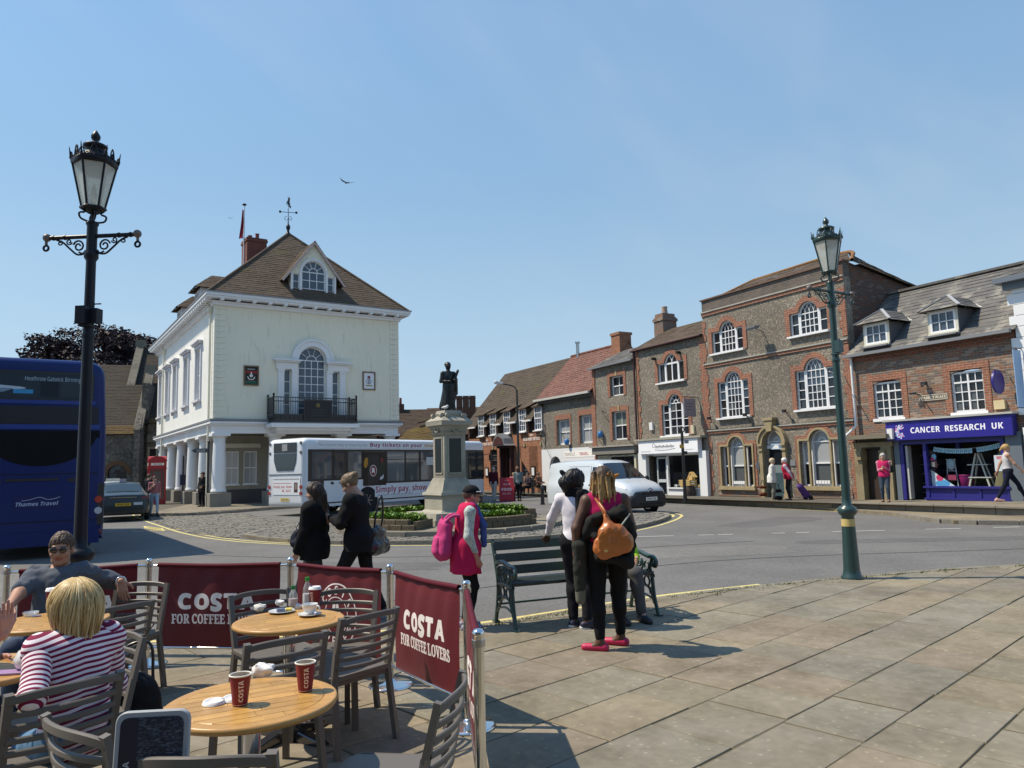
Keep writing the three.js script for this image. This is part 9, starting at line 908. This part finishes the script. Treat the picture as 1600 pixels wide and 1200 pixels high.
{ // person with pink rucksack
const fl = canvasTex(128,128, (x) => { x.fillStyle = '#b9c2bd'; x.fillRect(0,0,128,128); let s = 3; const R = () => { s = (s * 16807) % 2147483647; return s / 2147483647; }; x.strokeStyle = '#4e5f58'; x.lineWidth = 2; for (let i = 0; i < 46; i++) { const a = R() * 128, b = R() * 128; x.beginPath(); x.arc(a, b, 3 + R() * 6, R() * 6,3 + R() * 6); x.stroke(); } }); fl.wrapS = fl.wrapT = THREE.RepeatWrapping; fl.repeat.set(5,5);
const p = person('person in black cap and crimson padded waistcoat standing side-on at the kerb', [-0.54,0.006,-7.95],[0.97,-0.22], { h: 1.5, cell: 0.013, g: 1.02, skin: [0.5,0.22,0.17], rh: [-0.2,0.86,0.1], rp: [-0.5,-0.1,-1], lh: [0.2,0.86,0.1], lean: [0,-0.02,0.04], head: [0.05,-0.12], headOff: [0,-0.02,0.03], legs: { c: [0.011,0.011,0.013], e: 0.008 }, shoes: [0.25,0.24,0.32], top: { name: 'crimson_waistcoat', c: [0.5,0.018,0.085], sleeve: 0, hem: 0.66, skirt: 0.15, e: 0.034, neck: 0.06, noise: 0.012, freq: 10 }, under: { mat: phys([1,1,1],0.9, { map: fl }), sleeve: 1.95 }, hairC: [0.1,0.07,0.05], hair: capHair(0.006,-0.05) });
const c = part(p.t, 'cap', sdfMesh([ell([0,0.055,-0.012],[0.084,0.085,0.106]), pln([0,-1,0],-0.035)],0.007), cloth([0.012,0.012,0.014],0.8)); c.applyMatrix4(p.hm); const v = part(p.t, 'cap_visor', sdfMesh([ell([0,0.034,0.115],[0.07,0.009,0.075], null, 0.005), cut(ell([0,0.02,0.05],[0.065,0.05,0.05], null, 0.005))],0.006), cloth([0.2,0.21,0.2],0.7)); v.applyMatrix4(p.hm); const st = nb().tube([[-0.082,0.06,0.03],[-0.07,0.066,0.075],[-0.03,0.072,0.1]],0.005,10,5); part(p.t, 'cap_stripe', st.raw, M.trim).applyMatrix4(p.hm); const gs = nb(); for (const s of [-1,1]) gs.add(new THREE.TorusGeometry(0.022,0.002,5,18), T(s * 0.031,0.004,0.097)).bar([s * 0.055,0.008,0.09],[s * 0.08,0.008,0],0.002,4); part(p.t, 'glasses', gs.raw, M.black).applyMatrix4(p.hm);
const nk = p.nk; p.cl('blue_scarf', [cap(ad(nk, [-0.06,0.01,0.03]), ad(nk, [0.06,0.01,0.03]), 0.04,0.04), cap(ad(nk, [-0.05,0,0.07]), ad(nk, [-0.07,-0.2,0.16]), 0.04,0.035), cap(ad(nk, [-0.07,-0.2,0.16]), ad(nk, [-0.06,-0.4,0.16]), 0.035,0.03)], cloth([0.06,0.1,0.3],0.9), { noise: 0.01, freq: 24 });
const b = thing('pink_rucksack', 'bright pink rucksack on the back of the person in the cap', 'rucksack', p.world([0,1.06 * p.s, -0.2]), Math.atan2(0.97,-0.22)); b.scale.set(0.9,0.9,0.85); part(b, 'pack', sdfMesh([cap([-0.08,-0.14,-0.03],[-0.07,0.14,0],0.085,0.07,0.08), cap([0.08,-0.14,-0.03],[0.07,0.14,0],0.085,0.07,0.08), cap([0,-0.14,-0.06],[0,0.16,-0.02],0.09,0.07,0.08)],0.013, { noise: 0.01, freq: 12 }), cloth([0.52,0.05,0.19],0.75)); part(b, 'front_pocket', sdfMesh([cap([-0.06,-0.13,-0.12],[-0.05,0.0,-0.1],0.06,0.05,0.06), cap([0.06,-0.13,-0.12],[0.05,0.0,-0.1],0.06,0.05,0.06)],0.012, { noise: 0.006, freq: 16 }), cloth([0.56,0.06,0.21],0.75)); for (const s of [-1,1]) nb().tube([[s * 0.1,0.2,-0.02],[s * 0.11,0.27,0.08],[s * 0.13,0.24,0.22],[s * 0.14,0.05,0.3],[s * 0.15,-0.12,0.16]],0.022,24,6).to(b, 'strap', cloth([0.55,0.08,0.24],0.7)); nb().tube([[-0.04,0.23,-0.04],[0,0.27,-0.05],[0.04,0.23,-0.04]],0.008,10,5).to(b, 'grab_loop', cloth([0.45,0.04,0.16],0.7));
}
{ // woman in white top
const p = person('woman in tight white top and black scarf leaning a hand on the bench', [0.64,0.018,-7.86],[0.3,-0.95], { h: 1.58, cell: 0.013, g: 1.06, bust: 1, skin: brownSkin, lh: W(ap(850,853,8.28)), lp: [0.8,0.2,-0.6], rh: [-0.22,0.8,0.12], hd: [[0.4,-0.6,0.8], null], hpn: [[0,-1,0], null], curl: [0.35,0.3], head: [-0.75,0], lf: [0.08,0.085,0.02], rf: [-0.09,0.085,-0.05], toe: [[-0.2,0,1],[-1,0,0.5]], legs: { c: [0.012,0.012,0.016], e: 0.016 }, shoes: [0.02,0.02,0.05], top: { name: 'white_top', c: [0.72,0.70,0.76], sleeve: 1.9, hem: 0.88, e: 0.01, noise: 0.005, freq: 14, neck: 0.075 }, hairC: [0.008,0.007,0.008], hair: [...capHair(0.03,-0.07), cap([0,0.05,-0.1],[0,0.0,-0.16],0.05,0.06,0.03), cap([0,0,-0.16],[0.02,-0.07,-0.12],0.06,0.05,0.03), cap([0.03,0.08,-0.12],[0.05,0.12,-0.16],0.03,0.02,0.01)], hairN: 0.01 });
const nk = p.nk; p.cl('black_scarf', [cap(ad(nk, [-0.1,0.0,-0.01]), ad(nk, [0.06,0.02,-0.03]), 0.05,0.055), cap(ad(nk, [-0.05,0,-0.06]), ad(nk, [-0.07,-0.36,-0.14]), 0.055,0.04), cap(ad(nk, [-0.11,-0.02,-0.04]), ad(nk, [-0.13,-0.3,-0.12]), 0.045,0.03), cap(ad(nk, [-0.07,-0.36,-0.14]), ad(nk, [-0.03,-0.52,-0.13]), 0.035,0.015)], cloth([0.012,0.012,0.014],0.9), { noise: 0.014, freq: 22, stretch: [1,0.3,1] });
p.cl('shoe_soles', [0,1].map((i) => { const a = p.legs[i][1], d = [[-0.2,0,1],[-1,0,0.5]][i], u = nm(d); return cap([a[0] - u[0] * 0.05,0.012, a[2] - u[2] * 0.05],[a[0] + u[0] * 0.15,0.012, a[2] + u[2] * 0.15],0.034,0.03); }), std([0.7,0.7,0.7],0.7), { noise: 0 });
}
{ // woman with orange bag
const p = person('woman with fair-tipped locks, pink vest and black leggings standing with her back to us', [0.83,0.018,-6.93],[-0.06,-1], { h: 1.61, cell: 0.013, g: 1.17, skin: [0.10,0.046,0.028], lh: W(ap(899,868,6.88)), lp: [1,0.1,-0.4], rh: [-0.2,0.98,0.2], lf: [0.1,0.075,-0.04], rf: [-0.13,0.075,0.12], toe: [[0.9,0,0.35],[0.75,0,0.4]], legs: { name: 'black_leggings', c: [0.01,0.01,0.011], e: 0.008, to: 1.9 }, shoes: [0.5,0.016,0.085], flats: 1, top: { name: 'pink_vest', c: [0.45,0.015,0.1], sleeve: 0, hem: 0.78, e: 0.014, neck: 0.08 }, head: [-0.35,0], hairC: [0.12,0.075,0.03], hair: [...capHair(0.022,-0.06), ...Array.from({ length: 30 }, (_, i) => { const a = PI * 0.96 + (i / 29) * PI * 1.08, r = 0.084 + (i % 3) * 0.014, w = Math.sin(i * 7.3) * 0.02; return cap([r * cos(a), 0.085 - (i % 4) * 0.02,-0.02 + r * sin(a) * 0.95],[r * 1.1 * cos(a) + w, -0.13 - (i % 5) * 0.028,-0.03 + r * 1.12 * sin(a) + w * 0.5],0.0125,0.0085,0.005); })], hairN: 0.004, hairCol: (x, y, z) => { const k = 0.6 + 0.8 * (0.5 + 0.5 * noise3(x * 60, y * 8, z * 60)), f = ss(0.1,-0.06, y) * k; return [0.05 + 0.33 * f, 0.03 + 0.2 * f, 0.016 + 0.07 * f]; } });
part(p.t, 'orange_hairband', sdfMesh([cap([-0.1,0.03,-0.02],[-0.15,0.06,0.0],0.022,0.008), cap([-0.1,0.03,-0.02],[-0.06,0.06,-0.1],0.018,0.014)],0.007), cloth([0.5,0.2,0.03])).applyMatrix4(p.hm);
const fc = Math.atan2(-0.06,-1), jk = thing('black_jacket', 'black jacket wrapped round the shoulders of the woman with the orange bag, sleeve dangling', 'jacket', p.t.position.clone(), fc), s = p.s, dk = cloth([0.017,0.018,0.017],0.85);
part(jk, 'jacket_body', sdfMesh([cap([0.17,1.22,-0.13],[-0.12,1.3,-0.16],0.05,0.055), cap([-0.12,1.3,-0.16],[-0.22,1.1,-0.1],0.055,0.055), cap([-0.21,1.1,-0.1],[-0.2,0.84,-0.06],0.06,0.05), cap([0.1,0.9,-0.18],[-0.18,0.82,-0.14],0.05,0.055), cap([0.16,1.2,-0.14],[0.23,1.0,0.0],0.055,0.05), cap([0.12,1.1,-0.16],[-0.1,1.15,-0.18],0.05,0.05)].map((q) => ({ ...q, a: S3s(q.a, s), b: S3s(q.b, s) })), 0.013, { noise: 0.016, freq: 15 }), dk); part(jk, 'dangling_sleeve', sdfMesh([cap(S3s([0.27,0.98,-0.04], s), S3s([0.27,0.56,0.0], s), 0.07,0.05)],0.012, { noise: 0.01, freq: 18 }), cloth([0.04,0.042,0.036],0.9)); part(jk, 'ribbed_cuff', sdfMesh([cap(S3s([0.27,0.55,0.0], s), S3s([0.27,0.47,0.0], s), 0.05,0.046)],0.01), cloth([0.15,0.15,0.12],0.95)); nb().tube([S3s([0.05,1.0,-0.24], s), S3s([-0.1,1.18,-0.27], s), S3s([-0.2,1.28,-0.2], s)],0.008,16,5).to(jk, 'pale_piping', std([0.3,0.32,0.28],0.8));
const b = thing('orange_leather_bag', 'orange-tan leather backpack hanging on the woman’s back', 'bag', p.world([-0.01,1.08 * s, -0.24]), fc); b.scale.setScalar(0.9); const lm = phys([0.42,0.125,0.022],0.38, { clearcoat: 0.25, clearcoatRoughness: 0.3 }); part(b, 'bag_body', sdfMesh([cap([-0.13,-0.1,0],[0.1,-0.16,0],0.06,0.06,0.08), cap([-0.15,-0.02,0.0],[0.13,-0.08,0.0],0.05,0.06,0.09), cap([-0.07,0.06,-0.01],[0.08,0.04,-0.01],0.06,0.06,0.09), cap([0.03,0.08,0],[0.05,0.2,0.02],0.06,0.026,0.06)],0.01, { noise: 0.01, freq: 14 }), lm); part(b, 'flap', sdfMesh([ell([0.09,-0.05,-0.062],[0.065,0.12,0.016])],0.007, { noise: 0.003 }), phys([0.46,0.15,0.03],0.35)); nb().tube([[0.05,0.16,0.02],[0.08,0.26,0.05],[0.13,0.37,0.14]],0.013,16,6).tube([[0.04,0.16,0.0],[0.06,0.24,0.0],[0.1,0.33,0.1]],0.012,16,6).to(b, 'strap', lm); nb().box(0.03,0.02,0.01,0.08,-0.13,-0.088).to(b, 'buckle', M.gold);
// seated person on the bench behind her
const q = person('person in lime green jacket and grey trousers sitting on the bench, mostly hidden', [1.02,0.018,-8.41],[0.376,0.927], { h: 1.66, sit: true, cell: 0.016, lean: [0,-0.06,0.1], lh: [0.18,0.66,0.3], rh: [-0.18,0.66,0.3], lf: [0.13,0.085,0.46], legs: { c: [0.085,0.085,0.09], e: 0.018 }, shoes: [0.025,0.025,0.03], top: { name: 'lime_jacket', c: [0.3,0.55,0.03], hem: 0.5, e: 0.028 }, hairC: [0.02,0.015,0.01], hair: capHair(0.014), head: [0,-0.4] });
}
function S3s(p, s) { return p.map((v) => v * s); }
// people farther off
const far = (label, pos, face, o) => person(label, pos, face, { cell: 0.024, ...o }), FW = (px, py, y = 0) => { const v = gp(px, py, y); return [v.x, y, v.z]; };
far('woman in dusty pink top and pale jeans stepping off the pavement by the taxi', FW(240,807), [0.5,0.7], { h: 1.64, lf: [0.09,0.1,0.3], rf: [-0.09,0.1,-0.24], legs: { c: [0.3,0.38,0.47] }, shoes: dark, shoeTop: 0.06, top: { c: [0.32,0.13,0.13], hem: 0.95, sleeve: 1.2 }, rh: [-0.1,1.3,0.2], hair: [...capHair(0.014), ell([0,0.1,-0.08],[0.05,0.05,0.05])], hairC: [0.05,0.02,0.012] });
far('man in dark clothes standing in front of the red telephone box', [ap(232,780,34).x, 0,-34],[0.2,-1], { h: 1.75, legs: { c: [0.02,0.02,0.025] }, shoes: dark, top: { c: [0.014,0.014,0.02], hem: 0.88 }, hair: capHair(0.008) });
far('woman in black leaning by a column under the town hall arcade', [ap(316,780,36.6).x, 0.12,-36.6],[-0.3,0.9], { h: 1.66, legs: { c: dark }, shoes: dark, top: { c: [0.014,0.014,0.016], hem: 0.7, skirt: 0.16 }, lh: [0.15,1.0,0.2], hair: bob(-0.16), hairC: [0.05,0.02,0.012] });
far('person in dark red jacket and white trousers walking towards the pub', FW(772,783), [0.3,-0.9], { h: 1.66, legs: { c: [0.5,0.48,0.46] }, shoes: [0.3,0.3,0.3], lf: [0.09,0.1,0.16], rf: [-0.09,0.1,-0.18], top: { c: [0.07,0.012,0.022], hem: 0.84 }, hair: capHair(0.01), hairC: [0.4,0.36,0.32] });
far('woman in grey jacket and black leggings walking towards the pub', FW(811,783), [0.2,-0.95], { h: 1.62, legs: { c: dark, e: 0.006 }, shoes: dark, lf: [0.06,0.1,0.15], rf: [-0.08,0.1,-0.15], top: { c: [0.16,0.19,0.2], hem: 0.85 }, hair: bob(-0.2), hairC: [0.05,0.025,0.015] });
{ const RY = (v) => rowY(v.x, v.z), on = (px, py) => { let v = gp(px, py, 0.2); v = gp(px, py, RY(v)); return [v.x, v.y, v.z]; };
const a = far('elderly woman with fair hair in cream jacket chatting outside the flint house doorway', on(1208,783.5), [0.8,0.35], { h: 1.5, g: 1.1, legs: { c: [0.2,0.19,0.15] }, shoes: [0.2,0.16,0.1], top: { c: [0.68,0.67,0.63], hem: 0.75, skirt: 0.16 }, hair: capHair(0.022), hairC: [0.5,0.4,0.26], lean: [0,0,0.05] });
const bag = (n, l, c, p, r) => { const t = thing(n, l, 'bag', p); part(t, 'bag_body', sdfMesh([cap([-r[0],0.1,0],[r[0],0.1,0], r[2], r[2]), cap([-r[0], r[1],0],[r[0], r[1],0], r[2] * 0.8, r[2] * 0.8)],0.025), cloth(c, 0.6)); nb().tube([[-r[0], r[1],0],[0, r[1] + 0.26,0],[r[0], r[1],0]],0.012,12,5).to(t, 'handle', M.black); };
bag('handbag', 'brown shopping bag held left of the woman in the cream jacket', [0.13,0.035,0.015], a.world([-0.02,0.15,-0.32]), [0.08,0.36,0.07]); bag('handbag', 'black shopping bag in front of the woman in the cream jacket', dark, a.world([0.3,0.0,0.12]), [0.12,0.36,0.08]);
const b = far('white-haired woman in red padded waistcoat leaning forward to chat', on(1235,782.5), [-0.85,-0.3], { h: 1.52, g: 1.12, legs: { c: [0.02,0.018,0.022] }, shoes: dark, top: { name: 'red_waistcoat', c: [0.42,0.015,0.05], sleeve: 0, hem: 0.85, skirt: 0.15, e: 0.035 }, under: { c: [0.6,0.5,0.58], sleeve: 1.95 }, lean: [0,-0.02,0.12], rh: [-0.2,0.75,0.1], lh: [0.2,0.78,-0.2], hair: capHair(0.024), hairC: [0.66,0.65,0.64] });
const tp_ = b.world([0.2,0,-0.42]), t = thing('shopping_trolley', 'purple wheeled shopping trolley behind the woman in the red waistcoat', 'trolley', tp_, 0.4); part(t, 'bag', sdfMesh([cap([-0.1,0.5,0],[0.16,0.2,0],0.11,0.13)],0.025), cloth([0.1,0.05,0.2])); nb().bar([-0.28,0.78,0],[0.24,0.1,0.1],0.012).bar([-0.28,0.78,0],[0.24,0.1,-0.1],0.012).to(t, 'frame', M.steel); for (const z of [-0.13,0.13]) { const w = part(t, 'wheel', boxUV(new THREE.CylinderGeometry(0.09,0.09,0.03,16).rotateX(PI / 2).toNonIndexed()), M.rubber); w.position.set(0.24,0.09, z); }
const c = far('grey-haired woman in bright pink waistcoat and jeans by the stone doorway', on(1385,785), [-0.5,0.75], { h: 1.5, legs: { c: [0.05,0.07,0.1] }, shoes: [0.1,0.05,0.03], lf: [0.1,0.085,0.1], top: { name: 'pink_waistcoat', c: [0.52,0.025,0.12], sleeve: 0, hem: 0.88, e: 0.03 }, under: { c: [0.55,0.22,0.3], sleeve: 1.95 }, rh: [-0.06,1.18,0.2], lh: [0.06,1.22,0.18], hair: capHair(0.026), hairC: [0.42,0.4,0.37] }); bag('shoulder_bag', 'dark green bag on the back of the woman in the pink waistcoat', [0.012,0.03,0.02], c.world([0.12,0.88,-0.2]), [0.08,0.22,0.07]);
far('blonde woman in pale vest and navy leggings striding past the charity shop', on(1580,787), [0.9,0.35], { h: 1.6, bust: 1, legs: { c: [0.012,0.014,0.028], e: 0.006 }, shoes: [0.5,0.3,0.28], lf: [0.08,0.11,0.42], rf: [-0.08,0.12,-0.36], top: { name: 'vest', c: [0.5,0.5,0.52], sleeve: 0, hem: 0.92, e: 0.01 }, rh: [-0.22,0.9,0.34], lh: [0.22,0.86,-0.25], hair: [...capHair(0.012), cap([0,0.05,-0.1],[0,-0.06,-0.17],0.035,0.02)], hairC: [0.42,0.27,0.1] });
}
{ const p = FW(793,783), t = thing('pavement_sign', 'red A-board lettered in white standing before the pub entrance', 'sign', [p[0],0, p[2]],-0.15); for (const s of [1,-1]) { const f = part(t, 'panel', nb().box(0.76,1.15,0.03,0,0.58,0).geo, std([0.4,0.02,0.04],0.5)); f.position.z = s * 0.16; f.rotation.x = -s * 0.16; } const b = board(t, 'lettering', printMat(128,192, (x) => { x.fillStyle = '#a81f30'; x.fillRect(0,0,128,192); x.fillStyle = '#efd9d6'; x.textAlign = 'center'; x.font = '20px serif'; x.fillText('GREAT', 64,60); x.font = 'bold 34px sans-serif'; x.fillText('FOOD', 64,108); x.font = '18px serif'; x.fillText('ALL DAY', 64,138); x.fillText('* * *', 64,30); }), 0.72,1.1,0,0.58,0.18,0,-0.16);
[['person in dark coat sitting at an outdoor pub table right of the red board', 826,775,[0.05,0.04,0.05]],['person in pink top sitting at an outdoor pub table nearest the red board', 803,773,[0.5,0.2,0.24]],['person in brown sitting at the outdoor pub table farthest right', 842,774,[0.16,0.09,0.07]]].forEach(([l, px, py, c], i) => { const q = FW(px, py); far(l, q, [i - 1,0.8], { h: 1.64, sit: true, legs: { c: dark }, shoes: dark, top: { c, hem: 0.5 }, lh: [0.15,0.75,0.3], rh: [-0.15,0.75,0.3], hair: capHair(0.015), hairC: [[0.04,0.02,0.01],[0.3,0.2,0.1],[0.1,0.05,0.03]][i] }); const s = thing('pub_chair', ['dark chair under the person in the dark coat', 'dark chair under the person in the pink top', 'dark chair under the person in brown'][i] + ' outside the pub', 'chair', [q[0],0, q[2]], Math.atan2(i - 1,0.8)); nb().box(0.42,0.03,0.42,0,0.44,0).to(s, 'seat', M.darkwood); nb().box(0.42,0.4,0.03,0,0.68,-0.22).to(s, 'backrest', M.darkwood); for (const x of [-0.18,0.18]) for (const z of [-0.18,0.18]) part(s, 'leg', boxUV(new THREE.BoxGeometry(0.035,0.44,0.035).toNonIndexed().translate(x, 0.22, z)), M.darkwood); });
}
renderer.render(scene, camera);
